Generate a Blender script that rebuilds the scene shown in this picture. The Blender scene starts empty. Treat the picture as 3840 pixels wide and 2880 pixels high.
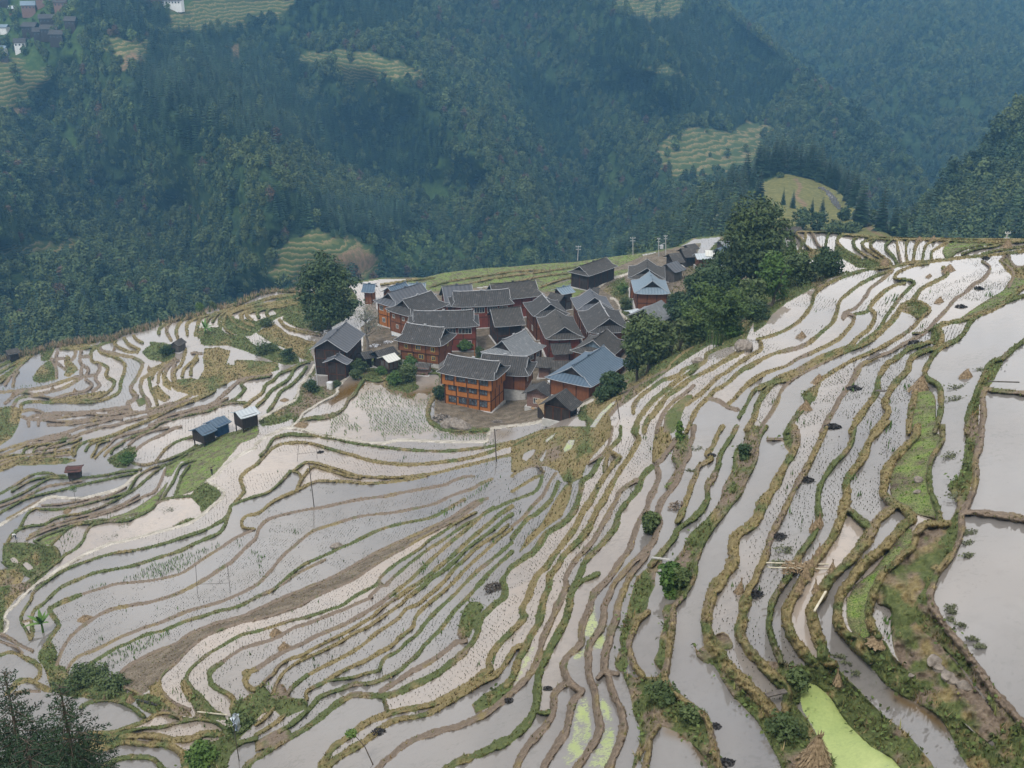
import bpy, bmesh, math, random
import numpy as np
from mathutils import Vector, Matrix, Euler
random.seed(7); RNG = np.random.default_rng(7)
C = bpy.context.scene.collection
# ------------------------------------------------------------------ camera model (pixels of the 3840x2880 frame)
F = 4117.0; PITCH = math.radians(22.0)
SP, CP = math.sin(PITCH), math.cos(PITCH)
def rays(u, v):
    cx = (np.asarray(u, float)-1920.0)/F; cy = -(np.asarray(v, float)-1440.0)/F
    return np.stack([cx, CP+cy*SP, -SP+cy*CP], -1)
def project(p):
    p = np.asarray(p, float)
    d = p[..., 1]*CP-p[..., 2]*SP; up = p[..., 1]*SP+p[..., 2]*CP
    return 1920+F*p[..., 0]/d, 1440-F*up/d
def at_z(u, v, z):
    r = rays(u, v); return r*(z/r[..., 2:3]) if np.ndim(u) else r*(z/r[2])
TILES = dict(T1=(0, 2240, .434), T2=(960, 2240, .434), T3=(1920, 2240, .434), T4=(2880, 2240, .434),
             T5=(0, 1600, .434), T6=(960, 1600, .434), T7=(1920, 1600, .434), T8=(2880, 1600, .434),
             U1=(0, 1060, .32553), U2=(560, 1060, .32553), U3=(2200, 960, .39773), U4=(2800, 840, .47016),
             R1=(1100, 900, .5877), R2=(0, 1000, .5877), R5=(1380, 1000, .27125), R6=(1900, 1000, .27125), R7=(1100, 1180, .27125), R8=(1600, 1250, .36166),
             Z6=(2400, 800, .651), Z7=(0, 0, .868), Z8=(1920, 0, .868), S=(0, 0, 1.0))
def pts(text):
    out = []; t = TILES['S']
    for tok in text.split():
        if tok in TILES: t = TILES[tok]
        else:
            x, y = tok.split(','); out.append((t[0]+float(x)*t[2], t[1]+float(y)*t[2]))
    return np.array(out)
def px(t, x, y): return (TILES[t][0]+x*TILES[t][2], TILES[t][1]+y*TILES[t][2])

# ------------------------------------------------------------------ dikes between the paddies: style, width (m) | trace
# styles: g green grass, y ochre grass, b mud, t straw mulch, k concrete path
BUNDS = """
k .62|R7 840,760 700,900 600,1020 610,1060 560,1120 400,1200 250,1290 130,1370 80,1450 T6 300,5
k .6|T6 0,150 60,100 140,60 240,15 330,12 420,30 500,55 600,85 760,105 900,130 1050,145 1130,138 1200,120 1300,115 1450,122 1650,130 1800,132 1930,130 2000,125
k .9|T6 2000,125 2010,60 2040,30 R8 670,985 760,970 900,955 1100,930 1280,880 1450,810 1600,750 1720,690
k .62|T5 2212,180 2100,230 2000,290 1940,340 1890,400 1840,440 1790,465 1810,485 1880,520 1930,560 1935,590 1890,640 1830,690 1760,750 1700,795 1640,830 1550,860 1440,890 1320,920 1180,960 1060,990 960,1010 870,1045 780,1080 690,1130 600,1180 510,1230 430,1290 330,1350 260,1410 190,1475 T1 150,50 90,100 50,140 40,180 70,215 65,250 40,300
k .62|T5 -60,885 0,850 100,790 200,730 300,680 360,640 430,610 520,610 650,622 760,610 880,580 990,550 1080,510 1150,440 1200,400
k .62|U2 1240,1590 1400,1500 1550,1420 1680,1350 1720,1270 1730,1200 1800,1110 1860,1030 1905,950
y .6|U2 0,1460 180,1420 330,1370 470,1300
b .5|U2 0,1510 120,1470 260,1420 370,1370 480,1350
y .8|T5 650,240 660,190 700,150 780,120 900,95 1000,65 1100,20 U2 0,1580 130,1520 270,1450 420,1390 560,1340 700,1280 760,1230 730,1200 880,1160
b .7|T5 820,270 870,220 940,160 1000,100 1080,70 1200,40 1290,10 U2 130,1570 280,1520 420,1480 560,1440 660,1420 760,1370 850,1290 950,1200 1030,1140 1100,1100 1250,1080 1400,1060
g .7|T5 960,230 980,190 1050,150 1090,110 1200,70 1300,30 U2 120,1620 300,1560 450,1520 560,1500 700,1470 850,1400 960,1360 1050,1290 1100,1220 1060,1180 1080,1140 1160,1110 1380,1075
b .5|T5 1110,160 1180,100 1250,60 1340,30 1450,10
b .5|T5 1130,290 1160,230 1200,180 1290,120 1400,70 1490,20 1560,0
g .8|T5 1340,310 1400,230 1460,170 1550,120 1650,90 1700,80
g .8|T5 1100,330 1130,290 1150,315 1250,330 1340,310 1430,290 1560,240 1640,200 1700,160
b .5|T5 -50,225 0,210 100,175 250,130 420,85 560,55 700,5 U1 1000,1650 1200,1600 1400,1540 1600,1500 1760,1460 1966,1390
b .5|T5 -60,265 0,245 60,230 200,170 330,140 480,110 640,85 700,60 800,30 900,0 U1 1300,1650 1500,1590 1700,1540 1966,1450
y .5|T5 -50,285 20,260 150,240 200,240 210,200 290,165 370,150 460,145
y .7|T5 -50,400 0,380 100,340 180,290 300,260 420,245 560,230 600,215
b .5|T5 -50,345 0,330 80,300 160,270 240,240
y .5|T5 290,230 300,190 330,165 400,150
y .5|T5 370,230 390,200 440,160 560,120
y .5|T5 470,220 490,180 560,150 640,130 700,100
y .6|T5 600,215 640,250 620,190 680,140
y .6|T5 740,210 770,160 830,130 900,110
y .6|T5 790,260 830,200 850,150 940,120
g .6|T5 -50,610 0,580 90,530 170,480 250,430 330,405 430,400 500,430
g .5|T5 -50,670 0,655 120,610 260,540 380,470 440,445 560,440 700,440 900,420 1050,390 1220,370
g .8|T5 -50,775 0,745 100,690 200,635 300,600 430,570 560,540 680,510 800,480 950,450 1080,420 1200,400
b .5|T5 60,800 170,740 300,660 340,640
g .8|T5 330,710 500,715 650,690 800,650 950,610 1090,570 1130,520 1180,440 1250,390 1330,350 1430,330 1560,270 1640,210 1750,160 1900,90 2080,40 2212,-5
g .8|T5 60,1010 100,940 170,880 200,820 240,750 300,710 340,705
g .8|T5 130,900 250,860 380,845 460,800 560,770 700,750 830,710 950,660 1060,600 1180,530 1270,450 1330,400 1400,350
b .7|T5 230,975 350,920 480,870 620,830 760,790 900,750 1020,710 1150,650 1250,600 1340,560 1390,470 1430,370
b .5|T5 260,940 420,860 600,805 760,765 900,730 1060,670 1200,590
g .6|T5 300,990 420,930 560,880 700,830 830,810 930,800 1010,810 1150,790 1300,720
g .8|T5 440,1020 500,960 560,900 650,850 800,830 930,820 1080,815 1200,770 1310,710 1370,650 1500,610 1640,600
g .9|T5 300,990 340,1010 400,1040 460,1040 500,1080 500,1150 440,1210 350,1270 250,1340
g .8|T5 500,1170 560,1110 660,1050 720,980 750,900 800,850 880,830
g .8|T5 1390,640 1440,560 1500,470 1560,340 1640,300 1690,290
g .8|T5 1510,600 1540,520 1570,430 1640,330
g .8|T1 260,360 220,270 185,215 190,150 230,80 270,20 T5 290,1430 400,1340 500,1270 620,1210 760,1160 880,1120 1000,1090 1150,1070 1300,1040 1450,1000 1600,950 1750,900 1870,840 1950,790 1985,720 2000,680 2090,640 2212,600 T6 100,570 190,500 250,440 300,385
g .9|T1 270,360 280,300 270,220 280,150 310,100 380,50 430,0 T5 500,1410 560,1370 700,1310 830,1260 1000,1230 1150,1200 1280,1160 1400,1120 1560,1070 1680,1010 1800,960 1890,920 1940,860 1960,800 1990,720
b .5|T1 185,215 270,195
b .6|T5 640,1475 760,1430 900,1390 1000,1360 1150,1345 1300,1330 1450,1300 1580,1260 1700,1180 1820,1100 1920,1040 2020,970 2100,930 2190,890
g 1.2|T5 700,1450 T1 640,0 540,40 460,80 430,110 480,190 510,240 470,300 430,360 390,430 380,470
b .8|T6 1880,430 1820,430 1720,460 1640,500 1540,520 1400,545 1260,570 1120,600 1000,615 880,630 760,655 650,680 560,700 420,720 300,745 200,770 110,800 60,840 20,890 0,960 T5 2150,1020 2080,1090 2000,1170 1920,1220 1800,1300 1680,1370 1560,1430 1440,1475 T1 1300,40 1150,65 1000,95 880,140 780,200 700,260 620,330 570,400 540,450 510,520 490,580
y .8|T5 2200,885 2100,870 2090,820 2130,770 2212,755 T6 60,720 130,660 240,600 360,550 450,500 540,470 650,470 800,475 950,490 1080,485 1250,465 1400,440 1500,410 1620,385 1750,350 1880,320 2000,290 2120,260 2212,240
y .8|T6 320,385 380,340 430,310 520,315 620,345 740,380 860,420 1000,435 1180,440 1350,430 1480,410
y .8|T6 355,545 380,480 420,420 460,370 500,345 600,370 700,400 800,430 900,445
y .6|T6 320,385 370,400 390,440
y .9|T5 2030,660 2070,610 2110,560 2100,520 2080,450 2120,390 2212,330 T6 60,270 130,200 200,155 290,140 400,135 500,150 600,180 720,215 850,250 980,290 1100,310 1250,325 1400,325 1560,310 1720,290 1860,265 2000,225 2120,180 2212,160
g .9|T6 40,250 90,200 130,130 180,90 280,65 380,70 500,75 650,95 800,130 950,155 1100,175 1260,195 1400,205 1560,210 1720,205 1870,190 2000,175 2120,150 2212,130
b .7|T6 2040,450 1950,490 1860,540 1760,570 1660,610 1560,660 1450,690 1330,715 1200,740 1060,755 920,770 800,800 680,840 560,875 480,910 400,970 330,1030 260,1090 200,1150 150,1220 110,1260 60,1320 0,1370 T5 2140,1410 2080,1440 2000,1475 T1 1900,40 1760,80 1620,120 1500,170 1380,220 1250,260 1150,300 1050,340 950,390 870,430 780,470 700,500 640,540 600,590 580,640
g .7|T6 1800,630 1740,660 1640,720 1550,770 1450,800 1320,825 1200,850 1100,880 1000,920 920,960 820,1010 720,1050 620,1100 500,1150 400,1200 320,1260 240,1330 160,1400 80,1440 0,1475 T1 2100,60 2000,95 1880,120 1760,160 1620,200 1500,250 1400,290 1300,310 1200,350 1100,400 1000,440 900,500 800,560 750,600
b .7|T6 2000,620 1900,650 1800,710 1680,790 1560,850 1450,900 1320,960 1200,1010 1100,1060 980,1120 860,1190 740,1260 600,1330 450,1390 300,1450 T1 2212,110 2100,160 1980,195 1850,230 1700,290 1600,340 1540,390 1420,440 1300,490 1200,540 1100,600 1040,660 1020,710 1060,760 1150,810 1220,840
b .6|T6 1950,650 1850,720 1760,790 1680,830 1560,890 1430,960 1330,1020 1200,1090 1080,1160 960,1240 860,1310 760,1360 640,1410 500,1475 T2 380,70 250,115 120,160 0,190 T1 2100,210 1980,250 1850,300 1750,350 1660,420 1580,500 1500,580 1420,650 1380,710 1390,790 1450,870 1540,930 1640,970
g .6|T6 1900,740 1800,790 1700,850 1600,920 1500,980 1420,1050 1330,1110 1220,1180 1130,1250 1070,1310 1060,1350 1000,1390 900,1440 840,1475 T2 740,70 620,110 440,170 300,200 150,250 0,295 T1 2100,320 2000,370 1900,430 1800,490 1710,560 1640,630 1610,700 1650,770 1700,830 1790,920 1850,980 1930,1020
g .6|T6 1060,1340 1090,1370 1120,1370 1180,1310 1260,1240 1340,1170 1420,1110 1500,1050 1600,990 1700,920 1800,850 1900,800 2000,740 2100,690 2212,640
b .6|T6 1090,1370 1030,1420 980,1470 T2 1000,0 900,40 780,95 660,140 540,190 420,235 330,260 220,325 120,370 0,405 T1 2100,440 2000,500 1920,560
g 1.0|T1 1920,560 1850,610 1810,660 1830,750 1900,800 1990,850 2020,900 2010,950
y .7|T6 2050,700 1960,760 1860,850 1780,920 1680,1000 1580,1090 1460,1200 1360,1300 1250,1390 1140,1475
b .8|T2 1140,0 1060,60 980,110 880,170 780,225 640,285 500,345 400,400 260,460 150,520 60,580 0,620
y .9|T2 0,620 -100,660 T1 2150,640 2120,700 2130,760 2190,800
y .8|T6 2212,690 2100,760 2000,850 1900,930 1780,1040 1680,1130 1560,1230 1450,1320 1330,1400 1220,1475
t .6|T2 1220,0 1160,40 1080,100 1000,170 900,230 800,290 700,340 600,390 500,440 400,500 300,530 200,590 150,660 90,710 40,770
g .8|T6 2212,760 2160,790 2060,880 1950,960 1830,1050 1740,1140 1640,1230 1520,1310 1430,1390 1310,1475
t .6|T2 1310,0 1250,60 1150,130 1080,180 960,260 850,310 740,380 620,440 540,480 440,520 330,580 250,640 210,690 170,760 150,830
y .6|T6 2180,850 2100,920 2000,980 1900,1050 1800,1150 1720,1220 1640,1320 1560,1400 1470,1475
t .6|T2 1470,0 1400,60 1300,100 1230,180 1130,250 1040,310 960,380 880,440 780,500 640,570 540,620 450,670
g .7|T2 450,670 380,720 310,780 270,840
y .5|T6 2212,880 2120,950 2020,1040 1920,1130 1820,1220 1740,1310 1650,1400 1560,1475
y .6|T2 1560,0 1460,80 1380,170 1350,260 1250,340 1170,420 1060,480 960,540 850,590 740,640 640,700 560,750 470,790 430,830 440,880
g .6|T6 2212,1000 2120,1080 2000,1180 1900,1260 1780,1380 1690,1475 T2 1600,80 1520,160 1450,240 1390,320 1300,390 1230,460 1120,520 1080,580 1060,630 940,660 850,690 700,710 600,720
g .7|T6 2212,1080 2040,1240 1930,1360 1830,1475 T2 1720,110 1640,220 1560,310 1460,410 1400,490 1320,560 1240,630 1130,690 1000,740 860,750 740,790 620,830 540,870 480,940 400,1020 300,1100 200,1160
b .8|T2 1810,380 1730,390 1640,460 1560,520 1460,580 1330,650 1230,720 1130,780 1080,810
g 1.0|T7 830,180 790,240 740,320 680,420 610,470 590,570 570,640 540,720 480,800 400,860 300,920 260,980 200,1070 100,1140 0,1210 T6 2180,1250 2130,1330 2150,1400 2140,1475 T2 2050,70 1960,160 1920,230 1910,310 1860,400 1780,490 1680,570 1580,650 1470,710 1350,760 1230,820 1130,845 1000,850 860,840 780,870 700,920 600,1000 500,1080 400,1150 260,1230 130,1310 0,1390 T1 2150,1440 2100,1520 2000,1700
g .6|T2 1100,850 1120,930 1140,1000
y .9|T7 870,230 920,270 880,320 820,400 760,490 720,560 680,640 620,720 580,800 540,880 480,960 420,1040 350,1130 290,1220 230,1270 180,1360 140,1470 T3 90,100 105,170 60,230 0,290 T2 2130,370 2070,440 2020,520 2010,580 2020,620 1960,660 1860,740 1760,800 1640,870 1500,930 1340,960 1160,1000 1000,1060 900,1120 820,1190 700,1270 640,1330 610,1390 560,1475 500,1650
y .8|T3 80,420 30,440 0,480 T2 2150,580 2080,660 1990,710 1880,780 1760,850 1640,920 1520,990 1400,1030 1250,1050 1140,1090 1060,1150 1000,1200 900,1270 800,1330 700,1390 620,1470 540,1650
y .9|T7 1080,0 1070,60 1100,100 1060,180 1000,280 930,380 880,470 830,560 790,640 740,710 700,800 660,880 600,960 520,1040 440,1120 400,1200 330,1280 320,1380 280,1475 T3 250,130 230,220 180,300 140,380 110,450 60,530 30,620 0,700 T2 2160,760
b .9|T7 1080,460 1050,480 980,520 920,580 900,640 850,720 810,800 750,900 700,990 620,1080 560,1140 500,1230 460,1320 470,1380 430,1475 T3 390,80 350,180 300,280 260,380 240,490 200,590 140,680 70,760 0,820 T2 2100,920 2000,1000 1900,1050 1760,1110 1600,1150 1480,1190 1360,1230 1250,1300 1160,1380 1080,1450 980,1600
g 1.0|T7 1210,350 1160,390 1120,440 1100,520 1040,600 970,680 920,760 900,850 840,940 780,1010 700,1090 630,1170 600,1250 560,1340 510,1440 T3 490,100 450,220 390,330 330,440 280,540 240,640 220,750 220,860 200,960 150,1060 80,1140 0,1210 T2 2100,1270 2000,1320 1880,1370 1780,1410 1680,1460 1500,1640
g .7|T7 510,1440 600,1340 680,1300 740,1270
b .9|T7 1410,110 1380,170 1310,260 1250,330 1270,420 1240,520 1190,620 1160,720 1110,800 1080,860 1050,950 1020,1050 960,1130 900,1220 840,1310 760,1390 700,1460 T3 670,100 630,180 600,280 600,380 560,440 490,500 450,560 450,640 490,720 560,790 600,810
b .8|T7 1170,1050 1120,1110 1040,1180 960,1270 880,1360 840,1460 T3 800,70 790,180 760,280 700,360 660,430 660,540 660,640 680,720 700,760 720,850 730,960 750,1060 760,1140 720,1240 670,1310 630,1380 560,1475 450,1650
b .9|T7 1570,0 1560,100 1530,170 1530,250 1480,320 1460,390 1420,480 1350,570 1290,650 1260,740 1280,830 1250,900 1230,980 1180,1050 1150,1120 1100,1200 1020,1290 980,1380 940,1475 T3 910,90 900,190 860,280 840,380 810,470 800,560 800,640 830,670 850,760 890,870 940,960 960,1050 960,1150 930,1260 890,1350 840,1475 780,1650
b .6|T3 740,700 800,650 910,660
b .8|T3 480,740 400,790 360,860 360,950 340,1030 290,1110 220,1190 150,1270 100,1340 60,1420 40,1475 0,1650
b .8|T3 600,820 540,880 510,960 490,1060 470,1150 420,1230 370,1310 320,1390 280,1460 200,1650
g .7|T3 220,990 280,1000 320,990
t .7|T3 1170,130 1090,210 1050,290 1010,400 1030,500 1060,590 1120,670 1130,700
t .8|T3 1470,0 1400,80 1390,180 1380,290 1360,400 1350,520 1330,620 1320,700 1380,800 1470,880 1580,960 1670,1040 1710,1150 1740,1270 1770,1400 1790,1475 1830,1650
t .7|T3 1100,1650 1150,1475 1180,1340 1190,1230 1260,1110
y 1.2|T8 220,0 240,130 210,230 150,330 100,430 40,540 0,600 T7 2160,680 2120,790 2040,870 1940,940 1910,1050 1920,1140 1880,1230 1810,1320 1740,1420 1720,1475 T3 1690,120 1680,240 1700,340 1730,420 1780,470 1830,560 1900,640 1990,720 2070,800 2150,880 2212,940 T4 60,1020
t .9|T8 500,0 450,120 390,250 320,380 250,500 190,620 130,750 70,860 20,960 T7 2212,1040 2190,1130 2140,1220 2100,1330 2050,1400 2030,1475
y 1.1|T3 2030,0 2000,100 1985,230 1970,300 2000,380 2060,470 2140,560 2212,640 T4 60,690 150,780 170,860 150,990
g .8|T8 750,0 720,140 660,230 570,320 500,420 450,520 430,640 440,760 430,850 380,960 300,1070 240,1180 180,1290 110,1390 60,1475 T4 30,80 10,250 40,370 80,480 110,560
y 1.0|U4 1130,1580 T8 960,30 880,120 840,230 780,330 720,400 680,480 680,600 650,720 620,820 580,920 500,1040 430,1130 380,1210 330,1290 280,1360 220,1475 T4 170,100 160,200 200,320 270,430 340,520 400,570
g 1.0|T8 700,720 760,770 840,840 910,880
y 1.2|T8 1100,680 1000,760 930,830 880,920 820,1020 740,1120 640,1220 540,1310 480,1400 440,1475 T4 370,100 390,200 420,320 460,420 490,540 560,580
y 1.2|T8 1290,0 1270,90 1180,180 1080,290 1030,380 1010,480 1000,580 1050,640 1140,690 1210,740 1240,800 1180,850 1090,950 1010,1040 900,1130 800,1220 720,1330 650,1420 620,1475 T4 600,120 610,230 660,310 740,370 800,440 880,540
g .8|T8 1510,0 1500,120 1420,270 1390,400 1400,540 1440,650 1480,760 1480,830
y .9|T8 1560,840 1450,840 1350,850 1290,920 1260,1020 1200,1080 1100,1180 1000,1260 950,1350 900,1475 T4 870,150 900,260 950,340
b .9|U4 2260,1355 2212,1350 2000,1330 1890,1330 1890,1500 1870,1659 T8 1830,150 1790,290 1800,430 1770,570 1710,700 1670,780 1670,900 1620,1050 1540,1170 1460,1270 1420,1380 1400,1475 T4 1440,120 1540,260 1650,400 1750,540 1860,680 1950,820 2060,940 2150,1040 2212,1100 2400,1300
b .9|T8 1700,740 1850,745 2000,765 2212,795 2500,830
y .8|T7 1820,0 1770,80 1740,160 1690,240 1720,280 1620,340 1590,420 1550,500 1530,580 1500,660 1470,740 1430,820
g .9|T7 1940,0 1900,80 1850,160 1800,240 1780,340 1740,440 1690,510 1690,620 1650,700 1580,780 1510,830 1430,890 1400,960 1330,1050 1260,1130 1200,1200
g .7|T7 2200,0 2130,110 2100,290 2030,430 1970,570 1880,680 1790,800 1690,930 1640,1030 1590,1150 1580,1260 1530,1380 1480,1475
b .5|T8 0,110 120,110
y .9|U4 380,60 520,60 620,60 760,70 900,90 1100,100 1400,100 1700,110 1900,120 2212,115 2500,125
b .8|U3 220,1500 300,1400 400,1270 500,1210 640,1130 760,1070 790,1020 900,920 980,870 1080,800 1200,760 1370,720 1480,610 1600,510 1740,450 U4 60,690 160,640 270,600
y .9|U3 440,1480 450,1400 520,1310 620,1240 720,1170 850,1130 940,1060 1050,1020 1120,980 1130,930 1200,890 1330,840 1450,820 1500,800
y 1.0|U3 440,1659 500,1520 560,1440 640,1350 740,1270 850,1180 960,1110 1050,1040 1110,1000
y 1.0|U3 540,1659 570,1560 640,1480 700,1400 760,1320 870,1240 960,1170 1060,1120 1180,1060 1300,990 1420,920 1500,870
b .7|U3 660,1659 690,1560 740,1460 820,1370 920,1300 1010,1220
t .9|U3 940,1400 1060,1310 1140,1240 1230,1150 1340,1080 1450,1000 1560,930 1640,880 1640,810
y .9|U4 1160,370 1060,400 980,440 890,490 800,560 740,620 720,700 680,790 600,860 520,930 430,980 310,1010 200,1040 100,1090 0,1150 U3 1640,980 1520,1040 1420,1110 1360,1170 1280,1230 1210,1270 1150,1330
t .8|U3 1150,1330 1060,1420 1000,1520 940,1659
b .8|U3 1150,1340 1250,1370 1320,1420 1420,1450
y .9|U4 90,920 200,890 300,850 400,790 470,720 520,640 540,570 600,510 680,460 800,410 930,370 1060,350 1170,340 1300,310 1450,300 1540,290 1700,270 1900,250 2100,230 2212,215 2400,200
t .8|U4 860,730 850,780 800,850 730,920 640,970 510,1030 400,1080 320,1130 200,1170 100,1210 20,1280 U3 1680,1110 1560,1170 1500,1230 1440,1290 1380,1360 1340,1390
b .9|U4 860,730 800,720 770,750 780,710 850,680 900,640 960,560 990,510 1060,460 1130,400 1160,370
g .8|U4 860,720 960,700 980,660
y .9|U4 1260,470 1180,490 1110,530 1040,590 980,670 1020,710 1010,780 960,850 880,910 830,970 720,1010 600,1060 480,1120 380,1180 260,1220 180,1270 100,1310
g .8|U4 -60,1540 0,1440 40,1360 80,1310
g .8|U4 880,980 950,920 1020,870 1080,800 1110,740 1170,660 1230,580 1310,500 1340,470 1310,450 1240,440
y 1.0|U4 1570,350 1600,400 1540,440 1460,480 1390,520 1330,600 1240,660 1200,720 1150,780 1100,830 1020,900 930,960 800,1010 650,1070 520,1130 400,1200 310,1240 220,1270 150,1340 90,1430 60,1540 0,1640
y .8|U4 1240,440 1180,430 1200,390 1260,360 1350,330 1450,310
b .7|U4 820,1000 700,1060 560,1130 430,1200 340,1260 270,1340 250,1400 200,1500 130,1600 T8 -60,60
t .8|U4 590,1240 700,1170 800,1110 900,1060 1000,1020 1100,970 1200,910 1280,860 1350,800 1400,740 1460,690 1440,650 1380,620 1330,610
b .8|U4 870,1160 940,1110 1040,1060 1150,1020 1250,960 1350,910 1440,850 1500,780 1560,720 1620,650 1660,600 1740,550 1800,490 1870,450 1920,400 1940,340 1880,300
g .5|U4 1330,870 1400,870 1480,830 1560,790
g .9|U4 320,1659 370,1570 430,1490 470,1450 510,1400 550,1330 580,1250
b .9|U4 600,1659 640,1570 700,1480 740,1400 800,1320 860,1220 890,1160
y .9|U4 830,1659 880,1570 940,1480 1000,1400 1040,1330 1050,1240 1080,1180 1130,1110 1210,1060 1300,990 1370,970 1460,940
y 1.0|U4 1010,1659 1080,1580 1130,1500 1100,1430 1140,1340 1200,1250 1280,1170 1300,1100 1340,1050 1430,1010 1500,990 1550,940 1560,890 1530,840 1560,800 1650,780 1740,760 1850,720 1980,670 2100,590 2212,500 2400,400
g .9|U4 1500,1659 1540,1530 1550,1380 1530,1290 1440,1230 1420,1180 1450,1110 1500,1030 1560,980 1680,920 1740,860 1770,800 1800,760 1900,700 2000,650 2120,600 2212,570 2400,480
y .9|U4 1290,1659 1310,1500 1350,1340
g 1.0|U4 1760,1659 1770,1530 1800,1430 1850,1300 1880,1230 1950,1110 2040,1070 2120,1000 2212,930 2400,780
b .8|U4 2090,500 2130,400 2080,330 2030,290 2060,260
b .7|U4 2090,240 2110,310 2150,340 2212,340 2400,340
y .8|U4 390,70 400,90 440,130 430,200 410,220
y .8|U4 470,70 470,110 460,160 520,210
b .9|U4 520,70 540,110 570,170 600,190
g .9|U4 660,70 640,110 630,170
y 1.0|U4 800,85 740,100 720,140 740,170 800,220 900,270
y .9|U4 880,110 850,130 860,180 900,220 980,270 1060,300
y .9|U4 1000,115 920,150 940,190 1010,240 1090,290
y .8|U4 1060,100 1000,140 990,180 1060,240 1140,300 1150,330
g 1.0|U4 1160,120 1110,170 1120,210 1170,260 1200,320
b .8|U4 1200,120 1200,160 1210,230 1230,310
y .8|U4 1310,120 1290,130 1270,180 1280,310
y .8|U4 1400,110 1380,120 1340,200 1330,290
y .8|U4 1500,130 1430,170 1400,290
y .8|U4 1620,130 1540,180 1480,220 1470,280
g .8|U4 1600,270 1640,250 1700,210 1850,170 2000,150
g .8|U4 1720,240 1830,200 1960,180 2100,150 2212,140 2400,130
g .8|U4 1880,240 2000,210 2212,180 2400,160
y .9|U4 760,80 950,100 1100,120 1400,120 1620,130 1850,140 2212,135 2400,140
y .9|U1 0,960 120,900 240,840
y 1.2|U1 -60,1060 0,1030 120,960 240,880 330,820
y .9|U1 -60,1130 0,1100 100,1040 200,960 290,890 400,810
b .6|U1 60,1180 120,1080 190,1000 260,930
b .6|U1 150,1190 170,1080 210,1030
b .6|U1 -60,1262 0,1260 250,1240 450,1215 600,1180 720,1140 840,1100 930,1080
b .6|U1 420,1290 550,1260 680,1230 800,1180 880,1130 950,1090 1100,1060
b .6|U1 420,1300 520,1320 640,1330 760,1290 870,1270 980,1250 1040,1210 1060,1170 990,1120
b .5|U1 60,1390 130,1330 220,1270 320,1270 420,1300
b .5|U1 150,1430 200,1340 300,1310 420,1305
y .7|U1 250,1470 240,1420 290,1380 420,1370 560,1380 700,1370 900,1380 1050,1375 1180,1350 1290,1310 1370,1260 1390,1180 1400,1120 1430,1040 1440,960 1400,900 1300,850 1200,820 1150,790 1140,730 1220,690 1330,670
y .7|U1 580,1350 760,1360 950,1350 1100,1330 1200,1290 1280,1230 1320,1140 1250,1100 1220,1060 1240,980 1150,930 1060,900 1050,800 1100,750
b .8|U1 1070,1250 1150,1180 1100,1120 1110,1060 1150,1000 1140,930
b .5|U1 260,1480 350,1460 450,1480 520,1520 540,1510 750,1500 1000,1490 1250,1460 1460,1430
b .6|U1 330,1650 330,1580 400,1530 530,1525 700,1520
b .5|U1 440,1640 460,1570 600,1555 720,1550
b .5|U1 750,1540 900,1525 1050,1510 1150,1530 1300,1520 1460,1490 1580,1490
b 1.2|U1 1480,1490 1500,1460 1470,1400 1520,1360 1580,1310 1520,1270 1510,1200 1560,1120 1610,1030 1640,930 1550,870 1420,840 1280,810 1170,780 1150,740
t .9|U1 1320,680 1330,720 1400,760 1500,800 1580,800
t .9|U1 1430,640 1470,700 1540,740 1600,770
t .8|U1 1540,610 1580,660 1640,690
b .7|U1 1640,1100 1700,1070 1780,1000 1900,930
b 1.0|U1 1640,1100 1620,1180 1620,1220 1640,1280 1700,1350 1720,1400 1700,1460
y .8|U1 1720,1100 1730,1200 1760,1270 1790,1330 1810,1400
b .6|U1 590,880 740,870
y .7|U1 700,760 850,760 950,760 1060,740 1140,730
b .6|U1 870,790 860,850 820,900
b .8|U1 940,780 920,900 960,960 1020,990 1000,1060 940,1090 940,980
b .6|U1 590,880 640,980 650,1090
b .6|U1 950,850 1040,850
y .8|U2 110,590 120,530 200,470 280,435 400,400 560,370 640,350
t .8|U2 250,660 210,590 200,520 250,450
y 1.0|U2 330,640 310,560 340,480 400,420 540,390
y .9|U2 440,600 430,500 460,450 560,400
y .9|U2 530,600 560,480 590,410 680,370
y .8|U2 640,480 700,400 780,340
y .8|U2 730,450 760,390 830,330 940,270 1040,230 1180,170 1290,120 1420,95 1580,95 1740,105
y .9|U2 820,520 810,460 810,410 850,350 950,290 1050,240 1150,190 1270,125 1430,100
y 1.1|U2 960,590 900,550 860,490 860,420 900,360 980,310 1100,270 1250,220 1420,170 1580,150 1730,130
y 1.1|U2 1160,550 1050,510 980,460 930,400 950,350 1050,310 1200,270 1400,240 1720,180
y 1.1|U2 1200,490 1100,460 1060,410 1070,350 1200,310 1400,270 1730,220
y .9|U2 1180,430 1130,390 1130,350 1250,320
y .8|U2 1260,400 1240,350 1300,310 1500,280 1700,240
y .8|U2 1370,390 1350,340 1420,290 1560,270
t 1.2|U2 1420,480 1500,540 1600,620 1700,640 1800,680 1900,700
t 1.2|U2 1500,430 1560,500 1650,540 1800,570 1966,600
t .8|U2 300,1120 290,1020 360,950 400,850 420,760
t .8|U2 380,1080 400,1000 470,930 530,870 550,830
t .7|U2 480,1060 490,960 560,880
b .5|U2 490,810 590,815
b .7|U2 170,1100 200,1000 280,920 330,900
b .7|U2 100,1150 110,1050 180,960 260,920
b .7|U2 270,1120 260,1040 300,930
g .7|U2 860,1400 1000,1380 1150,1390
y .8|U2 1100,1430 1190,1350 1300,1270 1340,1180 1430,1120 1500,1050 1620,1000 1700,960 1800,920
g .9|U2 1240,1420 1330,1340 1400,1250 1470,1200 1580,1130 1640,1060 1660,1000 1740,940 1840,910
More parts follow.
